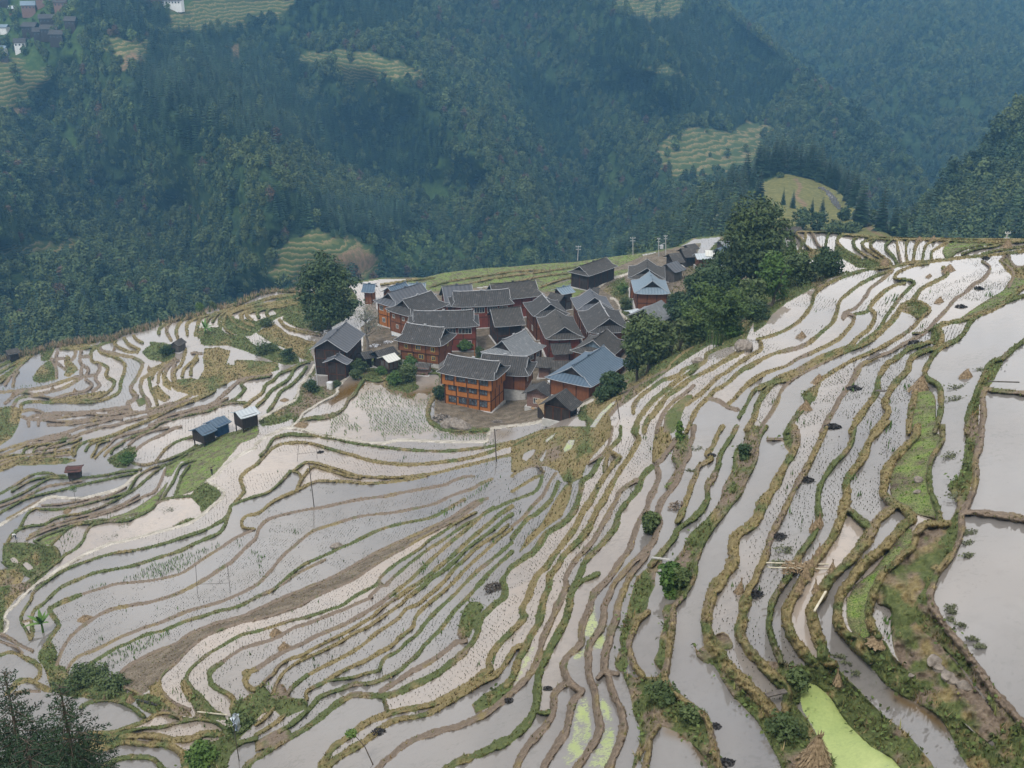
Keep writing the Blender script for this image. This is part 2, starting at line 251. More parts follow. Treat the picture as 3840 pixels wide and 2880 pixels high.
g .9|U2 1370,1480 1430,1400 1480,1310 1520,1250 1620,1190 1690,1130 1760,1050 1810,970
y .8|R1 560,285 740,258 900,240
y .8|R1 870,300 1000,262 1200,230 1400,200 1600,190
y .8|R1 1000,290 1100,280 1300,240 1560,205 1700,185 1900,160
y .8|R1 1400,275 1560,235 1800,205
y .8|R1 1580,300 1700,255 1830,225
t .8|U1 40,1000 180,930 300,850
y .8|U1 0,1150 80,1080 170,990 280,910 360,830
b .6|U1 660,800 640,900 700,960 760,1000
b .6|U1 1250,1500 1350,1470 1480,1440 1500,1490
b .5|U1 260,1545 330,1570 500,1580 700,1600 900,1590 1100,1560
b .5|U1 560,1640 800,1630 1000,1600 1250,1560 1400,1570
b .5|T5 0,300 120,262 300,235 460,215 590,195
b .5|T5 160,300 300,268 450,255 600,240
b .5|T5 230,130 360,110 480,95 600,70
b .5|T5 300,205 460,175 560,150 640,110
b .5|U2 0,1640 200,1590 420,1520 600,1470 760,1400 900,1330
y .5|U2 0,1540 200,1470 380,1400 520,1340 640,1290
b .5|U2 800,1340 900,1260 980,1180 1060,1120
t .7|U2 0,1010 120,960 240,900 300,880
t .7|U2 30,1100 60,1030 150,950
b .6|T5 900,250 960,190 1040,140 1120,100
g .6|T5 100,560 200,500 300,455 430,430 560,425
b .5|T5 0,690 140,640 280,575 400,520 560,490 700,470
b .5|T5 600,700 760,650 900,610 1020,560 1090,520
b .5|T5 360,680 520,670 700,640 860,600
b .5|T6 120,1420 240,1350 340,1280 450,1220 600,1150
y .9|T1 -60,520 0,500 80,475 150,490 230,530 310,570 350,620 340,680 300,720
b .9|T1 -60,290 0,320 80,350 150,400 230,440 280,460
b .8|T1 -60,370 0,380 60,400 150,440 190,480
y 1.2|T1 60,830 110,780 160,730 240,715 310,740 370,780 440,800
b .7|T1 130,830 230,810 340,810
g .8|T1 690,960 740,920 830,895 940,890 1050,910 1140,950 1200,1000 1240,1030
y .7|T1 500,1230 680,1190 800,1170 950,1170 1080,1130 1200,1090 1290,1050 1350,1010 1450,1000 1540,1030 1570,1060
g .7|T1 800,1220 950,1190 1100,1160 1250,1130 1400,1120 1550,1080 1700,1055 1830,1070 1920,1120 1970,1200
y 1.2|T1 500,1330 700,1270 830,1250 950,1210 1150,1200 1330,1200 1500,1230 1660,1220 1760,1180 1900,1180
y 1.4|T1 700,1360 900,1290 1050,1250 1250,1270 1420,1270 1520,1310 1600,1380 1620,1500
g 1.0|T1 700,1560 950,1430 1050,1390 1200,1380 1330,1400 1420,1500
g .8|T1 1960,1420 1990,1330 2070,1260 2212,1220
t .6|T2 0,1100 80,1040 150,960
y .6|T2 0,1190 100,1130 200,1060 260,1000
g .7|T7 0,170 100,120 250,60
y .6|T7 0,560 80,510 200,440 260,420
t .6|T7 0,430 30,400 130,350 220,340 270,390
g .7|T7 0,640 110,600 200,560 250,480 260,430
b .6|T7 0,860 100,780 200,660 270,590 330,470 380,400
g .9|T7 0,960 130,800 200,760 330,640 400,480
b .5|T7 660,320 740,270 820,190 860,60 870,0
g .8|T7 940,0 930,100 850,190 820,260 800,380
g 1.2|R7 970,900 900,1010 850,1100 760,1180 720,1270 660,1330 540,1390 400,1420 200,1440 100,1460
g 1.6|R7 2060,1000 1960,1130 1900,1200 1870,1300 1860,1380 1900,1480 2000,1540 2100,1580 R8 560,1000 640,1000
k .6|R6 1290,270 1420,180 1640,110 1760,60
k .5|R6 1440,440 1500,450 1570,560 1580,640 1660,730
k .9|R6 1690,300 1740,420 1800,520 1820,590
g .9|R7 840,790 1000,890 1220,910 1400,830 1640,780 1760,815 2000,810 2060,900
"""
# areas that are not flooded: kind | outline.  G grass, L bright low crop, D stubble earth, S straw and dry grass, M mud and weeds, A algae water, Y trodden yard, N newly planted green rice (flooded)
AREAS = """
G|S 2640,960 2750,868 2960,864 2990,950 3070,1010 3150,1015 2920,1150 2750,1240 2520,1380 2300,1540 2170,1570 2230,1420 2350,1250 2500,1000
D|T6 2000,620 1900,650 1800,710 1680,790 1560,850 1450,900 1320,960 1200,1010 1100,1060 980,1120 860,1190 740,1260 600,1330 450,1390 300,1450 T1 2212,110 2100,160 1980,195 1850,230 1700,290 1600,340 1540,390 1420,440 1300,490 1200,540 1100,600 1040,660 1020,710 1060,760 1150,810 1220,840 1300,790 1350,720 1420,650 1500,580 1580,500 1660,420 1750,350 1850,300 1980,250 2100,210 T2 0,190 120,160 250,115 380,70 500,0 T6 640,1410 760,1360 860,1310 960,1240 1080,1160 1200,1090 1330,1020 1430,960 1560,890 1680,830 1760,790 1850,720 1950,650
L|T5 1560,260 1700,170 1900,90 2212,0 2212,90 2080,140 2000,240 1930,320 1870,390 1780,470 1700,540 1520,590 1560,440 1640,320 1560,300 1480,420 1430,420 1440,330
G|T5 1640,600 1720,520 1800,480 1880,540 1910,590 1820,680 1740,740 1730,690
G|T5 30,1010 200,1000 350,1030 460,1050 510,1110 450,1200 350,1270 250,1300 200,1270 100,1240 20,1180
W|T5 80,1140 130,1125 165,1180 100,1175
W|T5 190,1190 230,1165 295,1220 240,1245
S|T5 -50,1240 120,1230 210,1290 170,1370 60,1390 -50,1370
G|T5 -50,1390 200,1350 330,1290 430,1240 250,1400 150,1475 T1 30,160 30,300 -50,310
L|T5 320,970 430,930 520,900 600,880 560,920 500,970 440,1020 330,1000
L|T5 930,790 1080,750 1200,690 1300,620 1380,560 1450,480 1390,600 1310,700 1150,770 1000,800
G|T5 1480,870 1560,820 1640,790 1700,790 1640,830 1540,860
G|T5 930,290 1000,240 1090,190 1170,170 1150,240 1100,300 1090,350 1000,350
G|T7 1080,1300 1190,1210 1300,1150 1240,1270 1230,1380 1180,1475 T3 1160,120 1080,200 1020,320 1000,440 1000,560 960,640 910,620 890,560 950,420 930,370 990,170 1010,60
G|T3 1130,690 1250,690 1310,640 1340,700 1380,820 1500,930 1600,1000 1680,1080 1720,1200 1760,1320 1790,1475 1830,1700 1740,1700 1690,1475 1660,1380 1580,1290 1500,1200 1400,1150 1270,1110 1210,1170 1160,1280 1100,1400 1060,1475 1000,1700 960,1700 1040,1475 1070,1350 1110,1240 1100,1100 1050,1000 1040,900 1000,760 960,650 1060,700
G|T3 1330,60 1400,80 1390,290 1350,520 1320,640 1260,600 1230,540 1270,460 1280,350 1320,220 1300,130
G|T3 1700,420 1790,450 1900,620 2050,760 2212,900 T4 60,1010 120,1000 200,900 250,960 330,1050 400,1160 450,1260 540,1390 580,1475 640,1700 120,1700 120,1475 0,1230 T3 2130,1080 2020,960 1900,840 1830,720 1750,590 1690,560 1610,520 1590,470
G|T4 0,560 100,560 220,590 330,590 420,560 560,560 620,640 760,780 900,930 1040,1060 1190,1170 1300,1300 1400,1420 1430,1475 1550,1700 1350,1700 1150,1475 1060,1380 900,1290 800,1200 700,1100 620,990 570,900 500,820 420,760 265,715 290,830 265,920 200,930 160,870 150,780 60,690
A|T4 265,715 330,730 420,760 500,820 570,900 620,990 700,1100 800,1200 900,1290 1010,1360 1080,1400 1150,1475 1350,1700 640,1700 580,1475 540,1390 450,1260 400,1140 330,1020 265,920 290,830
L|U4 1310,1659 1320,1500 1350,1350 1450,1330 1500,1380 1510,1500 1500,1659 T8 1500,100 1420,250 1390,400 1400,550 1450,680 1480,800 1380,780 1250,740 1150,660 1070,600 1060,480 1110,320 1250,160 1290,0
L|T8 1180,880 1240,890 1240,1000 1160,1090 1000,1230 950,1350 890,1475 T4 870,150 890,330 780,340 700,250 680,120 680,0 T8 700,1475 760,1370 900,1260 1000,1130 1120,980
M|T8 1300,920 1450,880 1540,900 1560,1000 1500,1150 1400,1300 1370,1475 T4 1350,0 1400,250 1480,400 1650,600 1800,800 1950,1000 2000,1150 1900,1250 1750,1120 1560,960 1450,800 1300,720 1170,600 1100,480 1070,300 1060,100 950,60 950,0 T8 950,1400 1040,1270 1180,1120 1260,1000
G|T4 760,400 880,350 1010,380 1060,480 1170,600 1300,720 1450,800 1540,930 1700,1100 1850,1230 1990,1330 2060,1475 2200,1700 1900,1700 1740,1475 1650,1330 1590,1200 1480,1030 1300,920 1160,850 1010,740 900,600 830,490
G|T8 1720,0 1810,0 1780,200 1770,400 1740,560 1690,680 1690,780 1670,900 1620,1060 1520,1200 1440,1320 1400,1475 T4 1420,60 1460,180 1560,320 1680,460 1800,600 1900,750 2000,880 2090,1010 2212,1130 2400,1320 2400,1700 2200,1700 2060,1475 1960,1250 2000,1100 1900,900 1750,700 1600,520 1450,380 1300,250 1250,100 1300,0 T8 1400,1300 1500,1150 1560,1000 1540,900 1560,840 1640,690 1600,590 1560,500 1650,430 1700,250
S|T7 1250,0 1380,0 1360,60 1390,130 1330,200 1260,290 1250,330 1210,300 1220,150
G|T7 1420,80 1480,60 1530,110 1540,200 1480,300 1460,400 1420,460 1350,540 1330,500 1390,420 1420,330 1380,280 1400,200
G|T7 2030,0 2180,0 2120,120 2110,290 2040,420 1980,560 1900,660 1800,790 1700,920 1640,1040 1590,1150 1580,1280 1520,1400 1460,1475 1400,1475 1420,1330 1380,1200 1480,1060 1530,940 1680,800 1800,640 1820,530 1900,390 1910,280 1930,200 2000,150
G|T8 130,60 210,0 280,130 180,210 140,150
M|U3 740,1500 830,1400 950,1310 1000,1330 920,1430 880,1540 820,1659 720,1659
G|U4 1230,640 1330,600 1430,640 1460,690 1380,760 1330,730 1220,690
G|U4 440,1360 540,1290 570,1320 540,1410 470,1420
G|U4 1500,800 1560,900 1520,960 1470,940 1480,860
L|U4 1700,760 1900,700 2080,600 2212,520 2400,420 2400,330 2212,400 2100,450 2050,530 1900,620 1780,700
G|U4 1760,1659 1780,1480 1850,1300 1900,1200 1970,1100 2050,1080 1990,1200 1930,1300 1870,1330 1850,1500 1840,1659
S|U4 2010,290 2080,270 2120,330 2212,340 2400,340 2400,430 2212,440 2130,420 2080,380
G|U4 420,210 560,200 700,230 760,270 700,290 660,250 620,250 610,310 480,260
G|U4 720,150 740,180 800,230 900,280 960,280 1060,310 1060,340 900,350 850,320 740,260 700,200
L|U4 1560,220 1620,150 1850,150 1780,180 1650,220 1590,270
N|U1 -60,1232 0,1230 200,1190 400,1170 650,1120 700,1130 500,1200 250,1235 0,1250 -60,1252
S|U1 600,1350 800,1310 950,1290 1050,1270 1200,1250 1230,1270 1100,1310 900,1350 700,1360
S|U1 760,840 800,850 830,920 900,1000 800,1080 740,1070 770,1000 740,920
G|U1 460,980 560,900 600,930 640,1040 640,1110 450,1150 380,1110 420,1030
G|U1 480,760 640,720 620,790 560,890 470,890
S|U1 680,700 900,660 1100,650 1100,700 950,740 700,740
S|U1 -60,1450 150,1420 250,1470 220,1600 200,1659 T5 100,90 -60,200
M|U1 1560,1350 1640,1330 1680,1390 1600,1420
G|U1 1640,800 1780,700 1966,720 1966,900 1860,900 1720,880
G|U2 880,500 960,580 1160,610 1380,450 1540,380 1480,360 1250,440 1150,430 1000,420 930,370 880,420
G|U2 700,520 800,520 900,600 1100,620 1180,700 1300,760 1400,700 1500,760 1680,830 1720,920 1560,940 1400,890 1150,800 900,720 700,720 600,700 580,600
S|U2 640,760 800,750 930,790 880,950 1000,900 1200,900 1480,920 1490,1000 1300,1060 1100,1090 950,1130 700,1260 520,1300 380,1260 560,1130 640,1000 620,860
W|U2 920,900 960,820 1010,830 980,890 990,950 920,950
S|U2 1240,580 1380,480 1440,520 1620,640 1900,680 1850,800 1900,900 1750,870 1640,780 1430,700
G|U2 1550,350 1700,420 1900,480 1960,560 1700,510 1540,430
G|U2 0,680 150,700 280,740 290,850 200,920 100,880 60,800
G|U2 1250,1590 1700,1370 1900,1330 1966,1380 1700,1540 1500,1620 1300,1650
L|R1 560,240 700,240 830,240 960,210 1200,180 1400,170 1600,150 1800,140 2000,110 2212,85 2212,140 2000,200 1800,300 1600,330 1300,290 900,330 700,270
W|R1 560,250 730,246 860,242 740,256 600,280 530,290
W|R1 1210,240 1400,215 1580,205 1400,225 1250,245
W|R1 1580,295 1700,250 1830,222 1800,245 1680,280
Y|R1 430,560 640,420 700,300 900,330 1300,300 1600,335 1850,300 2000,200 2212,110 2400,60 2600,20 2560,120 2212,600 2140,900 1900,1020 1600,1150 1380,1200 1000,1190 950,1180 900,1100 940,850 640,800 420,850 350,860 450,700 450,600
G|R7 0,1520 80,1440 250,1290 560,1120 620,1000 560,980 380,1000 250,1000 150,900 330,830 300,720 250,780 130,950 60,1080 0,1180
G|R7 800,780 1000,890 1220,910 1400,830 1640,780 1760,815 2000,810 2000,780 1700,640 1400,560 900,640
G|R7 1250,930 1400,850 1560,760 1680,830 1690,960 1740,1000 1600,1070 1400,1060 1260,1000
S|U1 1510,1200 1560,1260 1600,1310 1560,1330 1500,1270
S|U1 1620,1180 1660,1280 1720,1350 1740,1440 1690,1440 1680,1360 1620,1270
S|U1 1730,1200 1860,1240 1966,1330 1900,1380 1800,1330 1750,1280
S|U1 1860,1020 1966,1150 1966,1240 1880,1180
S|U2 170,1170 330,1120 480,1100 560,1120 420,1240 330,1260 260,1200
S|U2 20,1220 100,1180 160,1260 120,1330 40,1300
S|U2 540,540 600,520 640,540 620,620 560,640
S|U1 860,1090 960,1060 1000,1080 900,1110
S|T5 0,270 120,262 260,270 400,265 560,270 660,290 560,320 300,330 160,330 0,370
M|T3 1760,330 1830,300 1890,370 1905,430 1850,450 1770,420
M|T3 1590,480 1650,430 1740,430 1760,540 1690,570 1620,530
L|R6 900,450 880,330 1150,180 1450,60 1680,40 1640,100 1400,180 1280,250 1120,310
G|R6 1480,350 1640,200 1700,300 1760,560 1660,720 1600,640 1560,480 1440,420
G|R6 1330,330 1480,200 1640,160 1600,300 1440,400
G|U2 1500,150 1750,120 2000,80 2300,60 2400,250 2250,420 1966,560 1900,480 1700,420 1550,350 1480,360 1400,280
G|T1 340,470 430,380 490,480 480,580 560,600 600,680 760,640 920,730 1010,720 1100,830 1220,850 1100,900 800,870 560,850 440,780 400,640 330,530
S|T1 1290,770 1380,720 1400,800 1480,890 1620,960 1660,1030 1540,1020 1420,950 1300,840
S|T1 1590,700 1640,740 1660,820 1640,910 1570,800 1560,740
G|T1 1220,850 1330,840 1450,940 1540,1020 1640,1040 1700,1020 1650,900 1700,800 1790,900 1900,1010 1960,1050 1900,1060 1700,1050 1560,1060 1250,980 1180,900
G|T1 1560,1475 1640,1370 1780,1270 1960,1200 2010,1060 1980,960 2050,900 2120,870 2212,830 2212,1060 2100,1180 2030,1270 1990,1340 1960,1475 1900,1700 1500,1700
G|T2 0,770 60,760 140,840 170,760 240,760 300,870 420,880 440,950 330,1000 230,1040 170,980 60,1000 0,1060
M|T2 0,1250 180,1150 290,1150 280,1210 100,1300 0,1330
G|T2 1870,930 1960,850 2080,780 2212,700 2212,820 2100,900 1990,960 1900,1000
G|T2 1740,320 1780,150 1850,40 1950,60 1930,150 1880,250 1840,340 1780,380
S|T7 520,480 500,620 430,770 280,880 60,1090 130,960 250,850 330,720 400,600 460,510
S|T7 0,130 250,30 450,0 860,0 860,70 700,250 640,330 600,440 520,480 450,470 400,380 300,340 160,340 0,390
A|T7 440,190 490,110 550,110 520,190 450,230
A|T7 280,120 340,70 400,40 360,90 300,140
W|T7 90,290 100,230 200,190 190,240 130,300
W|T7 230,290 280,220 300,190 290,260 260,310
S|U3 0,1659 0,1400 100,1330 400,1200 430,1180 700,1060 770,1060 640,1130 500,1210 400,1270 300,1400 220,1490 230,1659
A|U3 20,1620 120,1480 220,1390 290,1350 260,1400 160,1500 80,1620
G|U3 0,1390 100,1300 360,1180 560,1080 800,960 1000,840 1200,740 1400,700 1740,430 U4 270,590 U4 500,480 800,390 800,380 600,430 U4 300,500 U3 1400,560 1100,700 800,800 500,1000 300,1150
S|U3 1180,830 1380,730 1500,600 1620,510 1760,480 U4 200,640 U4 60,760 U4 0,900 U3 1500,790 1330,830
G|U4 60,780 200,640 330,520 520,490 640,450 620,480 540,540 520,600 560,520 480,510 380,560 300,640 200,720 150,800 60,860
N|T5 720,1400 900,1350 1100,1300 1400,1150 1700,1080 1850,1010 1900,1040 1700,1180 1580,1250 1300,1320 1000,1350 800,1410
N|T1 720,660 800,580 900,510 1100,420 1400,300 1480,300 1330,420 1100,520 960,620 820,690
N|T6 1560,770 1640,730 1800,640 1960,520 2020,470 2030,500 1880,600 1760,690 1640,770
N|R8 140,1010 400,985 620,1000 610,1100 400,1106 140,1106
N|R7 1000,1060 1250,1020 1650,1090 1860,1200 1860,1380 1900,1480 2000,1550 1900,1640 1300,1659 1050,1500 1000,1350 850,1280 800,1240 900,1150
A|T3 720,60 730,180 750,230 700,350 640,420 560,470 510,530 600,540 640,470 640,400 690,340 620,350 620,250 660,150 690,40
A|T3 740,330 800,310 810,370 790,460 700,460 700,400
A|T3 760,860 800,860 860,970 890,1150 890,1300 830,1475 700,1475 630,1475 700,1360 770,1200 790,1100 760,980
A|T3 0,770 60,620 120,480 190,400 210,420 170,540 100,650 30,760
A|T3 640,840 680,1000 690,1200 620,1350 500,1470 420,1400 520,1200 540,1000 590,850
"""
# height control points: pixel, pixel, height (m) relative to the camera
ZCTL = """
369,2695,-80 1090,2782,-62 1177,2652,-67 738,2457,-77 1090,1925,-90 300,2000,-99 0,2300,-98 0,2880,-86 700,2880,-72 1000,2850,-63 1880,2300,-58 2200,1800,-60
210,2490,-87 960,2000,-87.5 1780,1790,-86 920,1750,-92 1300,1690,-92.5 1900,1680,-90 970,2500,-72 1455,2240,-72.5 1850,1930,-73 470,2500,-81 1150,2230,-80 1800,1880,-79
1800,2860,-50 2010,2580,-51 2130,2240,-51.5 2330,1970,-52 2420,1760,-53.5 2180,2600,-47.5 2230,2240,-48.5 2450,1850,-49 2520,1650,-51
2600,2880,-43 2490,2500,-44 2560,2240,-44 2750,1850,-44.5 2870,1600,-45 2650,2300,-42.5 2760,2000,-42.5 2970,1650,-43 3480,2240,-37 3650,1900,-36.5 3690,1600,-36.5 3150,2240,-39 3330,1850,-39 3420,1620,-39
3150,2700,-42.5 2900,2700,-42.8 3420,2760,-40 3800,2850,-38 3700,2300,-36 3840,1700,-36 4200,1800,-35 4200,2900,-37 3350,1400,-43 3530,1250,-43 3750,1150,-43 3840,1080,-43.5 4200,1000,-43 3660,1500,-38.5 3840,1270,-38.5 4200,1300,-38
2290,1550,-62 2520,1380,-62 2740,1250,-63 2920,1110,-64 2980,1230,-60 3080,1080,-61 3350,1000,-57 2890,1430,-49 3200,1280,-49 3400,1150,-49.5 3540,1020,-50 2450,1500,-58 2600,1480,-55 2850,1470,-52
2990,865,-66 3300,885,-60 3600,892,-55 3840,895,-52 4200,905,-49 3100,940,-64 3300,980,-58
-300,1430,-124 0,1345,-118 200,1290,-117 420,1270,-114 560,1220,-110 900,1125,-104 1130,1083,-101 1500,1040,-99.5 1900,1000,-98 2400,950,-96
1300,1400,-96 1700,1450,-95 2000,1550,-93.5 2200,1300,-95 2450,1150,-94 2600,1000,-94 1500,1250,-96.5 1900,1150,-96 2100,1400,-94.5 2170,1510,-93 1500,1600,-95 1700,1560,-94.5 1950,1630,-92
700,1640,-101 300,1750,-104 0,1650,-111 0,1900,-104 500,1900,-98 850,1750,-96 1120,1570,-95.5 600,1400,-106 900,1300,-102 250,1450,-111 150,1500,-112 -300,1700,-114 -300,2000,-108 -300,2400,-102 -300,2900,-90
2380,1420,-82 2580,1200,-84 2800,1050,-82 2480,1100,-92 2920,960,-76 2700,900,-93 2280,1450,-90 2150,1590,-80 2050,1640,-80 2060,1720,-72
0,3150,-80 1000,3150,-56 2000,3150,-45 3000,3150,-40 4000,3150,-37 -300,3150,-84
500,2250,-91 700,2150,-90 250,2250,-94 1500,2000,-84.5 1300,2120,-83
"""
EDGE = "S -500,1490 0,1346 39,1327 124,1317 195,1294 293,1275 423,1265 462,1245 560,1222 609,1206 722,1180 797,1151 885,1135 934,1109 1016,1086 1126,1083 1250,1070 1430,1041 1588,1041 1664,1023 1805,1006 1923,1000 2040,988 2158,982 2275,965 2400,950 2540,925 2600,893 2680,885 2760,872 2830,866 2980,864 3045,866 3160,873 3320,887 3600,892 3840,894 4400,908"
# ------------------------------------------------------------------ mesh and material helpers
def new_obj(name, me, mat=None, parent=None, label=None, cat=None, group=None, kind=None):
    o = bpy.data.objects.new(name, me); C.objects.link(o)
    if mat is not None and me is not None:
        for m in (mat if isinstance(mat, (list, tuple)) else [mat]): me.materials.append(m)
    if parent is not None: o.parent = parent
    tag(o, label, cat, group, kind); return o
def tag(o, label=None, cat=None, group=None, kind=None):
    for k, v in (('label', label), ('category', cat), ('group', group), ('kind', kind)):
        if v: o[k] = v
    return o
def np_mesh(name, verts, faces, smooth=False, attrs=None, mat_index=None):
    """faces: (n,k) int array (all the same size)"""
    me = bpy.data.meshes.new(name); verts = np.ascontiguousarray(verts, dtype=np.float32); faces = np.ascontiguousarray(faces, dtype=np.int32)
    n, k = faces.shape
    me.vertices.add(len(verts)); me.vertices.foreach_set('co', verts.ravel())
    me.loops.add(n*k); me.loops.foreach_set('vertex_index', faces.ravel())
    me.polygons.add(n); me.polygons.foreach_set('loop_start', np.arange(n, dtype=np.int32)*k)
    if smooth: me.polygons.foreach_set('use_smooth', np.ones(n, dtype=bool))
    if mat_index is not None: me.polygons.foreach_set('material_index', np.ascontiguousarray(mat_index, dtype=np.int32))
    me.update(calc_edges=True)
    for nm, arr in (attrs or {}).items():
        arr = np.asarray(arr, dtype=np.float32)
        if arr.ndim == 1:
            a = me.attributes.new(nm, 'FLOAT', 'POINT'); a.data.foreach_set('value', arr)
        else:
            if arr.shape[1] == 3: arr = np.concatenate([arr, np.ones((len(arr), 1), np.float32)], 1)
            a = me.attributes.new(nm, 'FLOAT_COLOR', 'POINT'); a.data.foreach_set('color', np.ascontiguousarray(arr).ravel())
    return me
class NT:
    """short-hand for node trees"""
    def __init__(s, mat): s.t = mat.node_tree; s.n = s.t.nodes; s.l = s.t.links
    def add(s, kind, **kw):
        nd = s.n.new(kind)
        for k, v in kw.items():
            if k in ('inp',):
                for i, x in v.items(): s.set(nd, i, x)
            else: setattr(nd, k, v)
        return nd
    def set(s, nd, i, x):
        sock = nd.inputs[i]
        if isinstance(x, bpy.types.NodeSocket): s.l.new(x, sock)
        else: sock.default_value = x
    def noise(s, vec, scale, detail=4, rough=.6, out=0):
        nd = s.add('ShaderNodeTexNoise', inp={'Scale': scale, 'Detail': detail, 'Roughness': rough})
        if vec is not None: s.l.new(vec, nd.inputs['Vector'])
        return nd.outputs[out]
    def ramp(s, fac, stops):
        nd = s.add('ShaderNodeValToRGB'); s.l.new(fac, nd.inputs[0]); cr = nd.color_ramp
        while len(cr.elements) < len(stops): cr.elements.new(.5)
        for e, (p, c) in zip(cr.elements, stops): e.position = p; e.color = (*c, 1) if len(c) == 3 else c
        return nd.outputs[0]
    def mix(s, fac, a, b, mode='MIX'):
        nd = s.add('ShaderNodeMix', data_type='RGBA', blend_type=mode)
        for i, x in ((0, fac), (6, a), (7, b)):
            if isinstance(x, tuple) and len(x) == 3: x = (*x, 1)
            s.set(nd, i, x)
        return nd.outputs[2]
    def math(s, op, a, b=0.0, c=None, clamp=False):
        nd = s.add('ShaderNodeMath', operation=op, use_clamp=clamp); s.set(nd, 0, a); s.set(nd, 1, b)
        if c is not None: s.set(nd, 2, c)
        return nd.outputs[0]
    def attr(s, name, out='Color'): return s.add('ShaderNodeAttribute', attribute_name=name).outputs[out]
    def pos(s): return s.add('ShaderNodeNewGeometry').outputs['Position']
    def obj(s): return s.add('ShaderNodeTexCoord').outputs['Object']
    def rnd(s): return s.add('ShaderNodeObjectInfo').outputs['Random']
    def bump(s, h, strength=.5, dist=.1): return s.add('ShaderNodeBump', inp={'Height': h, 'Strength': strength, 'Distance': dist}).outputs[0]
def material(name, rough=.8, spec=.3):
    m = bpy.data.materials.new(name); m.use_nodes = True; t = NT(m); b = t.n['Principled BSDF']
    b.inputs['Roughness'].default_value = rough; b.inputs['Specular IOR Level'].default_value = spec
    return m, t, b
def mottled(name, c1, c2, scale=3.0, rough=.85, coords='obj', detail=5, spec=.2, bump=0):
    m, t, b = material(name, rough, spec)
    n = t.noise(t.obj() if coords == 'obj' else t.pos(), scale, detail)
    t.l.new(t.ramp(n, [(.32, c1), (.68, c2)]), b.inputs['Base Color'])
    if bump: t.l.new(t.bump(n, .6, bump), b.inputs['Normal'])
    return m

# ------------------------------------------------------------------ near hillside: one grid of pixels set at real heights
STEP = 3.0; U0, U1, V0, V1 = -840.0, 4740.0, 840.0, 3160.0
gu = np.arange(U0, U1+1, STEP); gv = np.arange(V0, V1+1, STEP); NU, NV = len(gu), len(gv)
def rbf_fit(X, y, smooth=0.0):
    d = np.linalg.norm(X[:, None]-X[None], axis=-1)
    n = len(X); A = np.zeros((n+3, n+3)); A[:n, :n] = d+np.eye(n)*smooth; A[:n, n:] = np.c_[np.ones(n), X/1000]; A[n:, :n] = A[:n, n:].T
    w = np.linalg.solve(A, np.r_[y, 0, 0, 0])
    def f(Q): return np.linalg.norm(Q[:, None]-X[None], axis=-1)@w[:n]+np.c_[np.ones(len(Q)), Q/1000]@w[n:]
    return f
def upsample(a, nv, nu):
    iv = np.linspace(0, a.shape[0]-1, nv); iu = np.linspace(0, a.shape[1]-1, nu)
    i0 = np.minimum(iv.astype(int), a.shape[0]-2); j0 = np.minimum(iu.astype(int), a.shape[1]-2); fv = (iv-i0)[:, None]; fu = (iu-j0)[None]
    r0, r1 = a[i0], a[i0+1]
    return (r0[:, j0]*(1-fu)+r0[:, j0+1]*fu)*(1-fv)+(r1[:, j0]*(1-fu)+r1[:, j0+1]*fu)*fv
def box_blur(a, r, it=3):
    for _ in range(it):
        for ax in (0, 1):
            p = np.pad(a, [(r+1, r) if k == ax else (0, 0) for k in (0, 1)], mode='edge'); c = np.cumsum(p, axis=ax)
            a = (np.take(c, range(2*r+1, c.shape[ax]), ax)-np.take(c, range(0, c.shape[ax]-2*r-1), ax))/(2*r+1)
    return a
def vnoise(shape, cells, seed):
    r = np.random.default_rng(seed); return upsample(r.standard_normal((max(3, int(shape[0]/cells)), max(3, int(shape[1]/cells)))), *shape)
zc = np.array([[float(x) for x in t.split(',')] for t in ZCTL.split()])
zf = rbf_fit(zc[:, :2], zc[:, 2], 4.0)
cu, cv = np.linspace(gu[0], gu[-1], 196), np.linspace(gv[0], gv[-1], 98)
coarse = zf(np.stack(np.meshgrid(cu, cv), -1).reshape(-1, 2)).reshape(98, 196)
ZS = box_blur(upsample(coarse, NV, NU), 9, 3)
UU, VV = np.meshgrid(gu, gv)
RAY = rays(UU, VV); DIST = np.abs(ZS/RAY[..., 2])*np.linalg.norm(RAY, axis=-1)
def spline(p, gap=9.0):
    """Catmull-Rom through the traced points"""
    q = np.vstack([2*p[0]-p[1], p, 2*p[-1]-p[-2]]); out = []
    for i in range(1, len(q)-2):
        n = max(2, int(np.linalg.norm(q[i+1]-q[i])/gap)); t = np.linspace(0, 1, n, endpoint=False)[:, None]
        a, b, c, d = q[i-1], q[i], q[i+1], q[i+2]
        out.append(.5*((2*b)+(c-a)*t+(2*a-5*b+4*c-d)*t*t+(3*b-a-3*c+d)*t**3))
    return np.vstack(out+[p[-1:]])
def cell(u, v): return np.clip(((np.asarray(v)-V0)/STEP).round().astype(int), 0, NV-1), np.clip(((np.asarray(u)-U0)/STEP).round().astype(int), 0, NU-1)
BD = np.full((NV, NU), 9.0); BS = np.zeros((NV, NU), np.int8); STY = 'gybtk'
bund_lines = []
wob = np.random.default_rng(3)
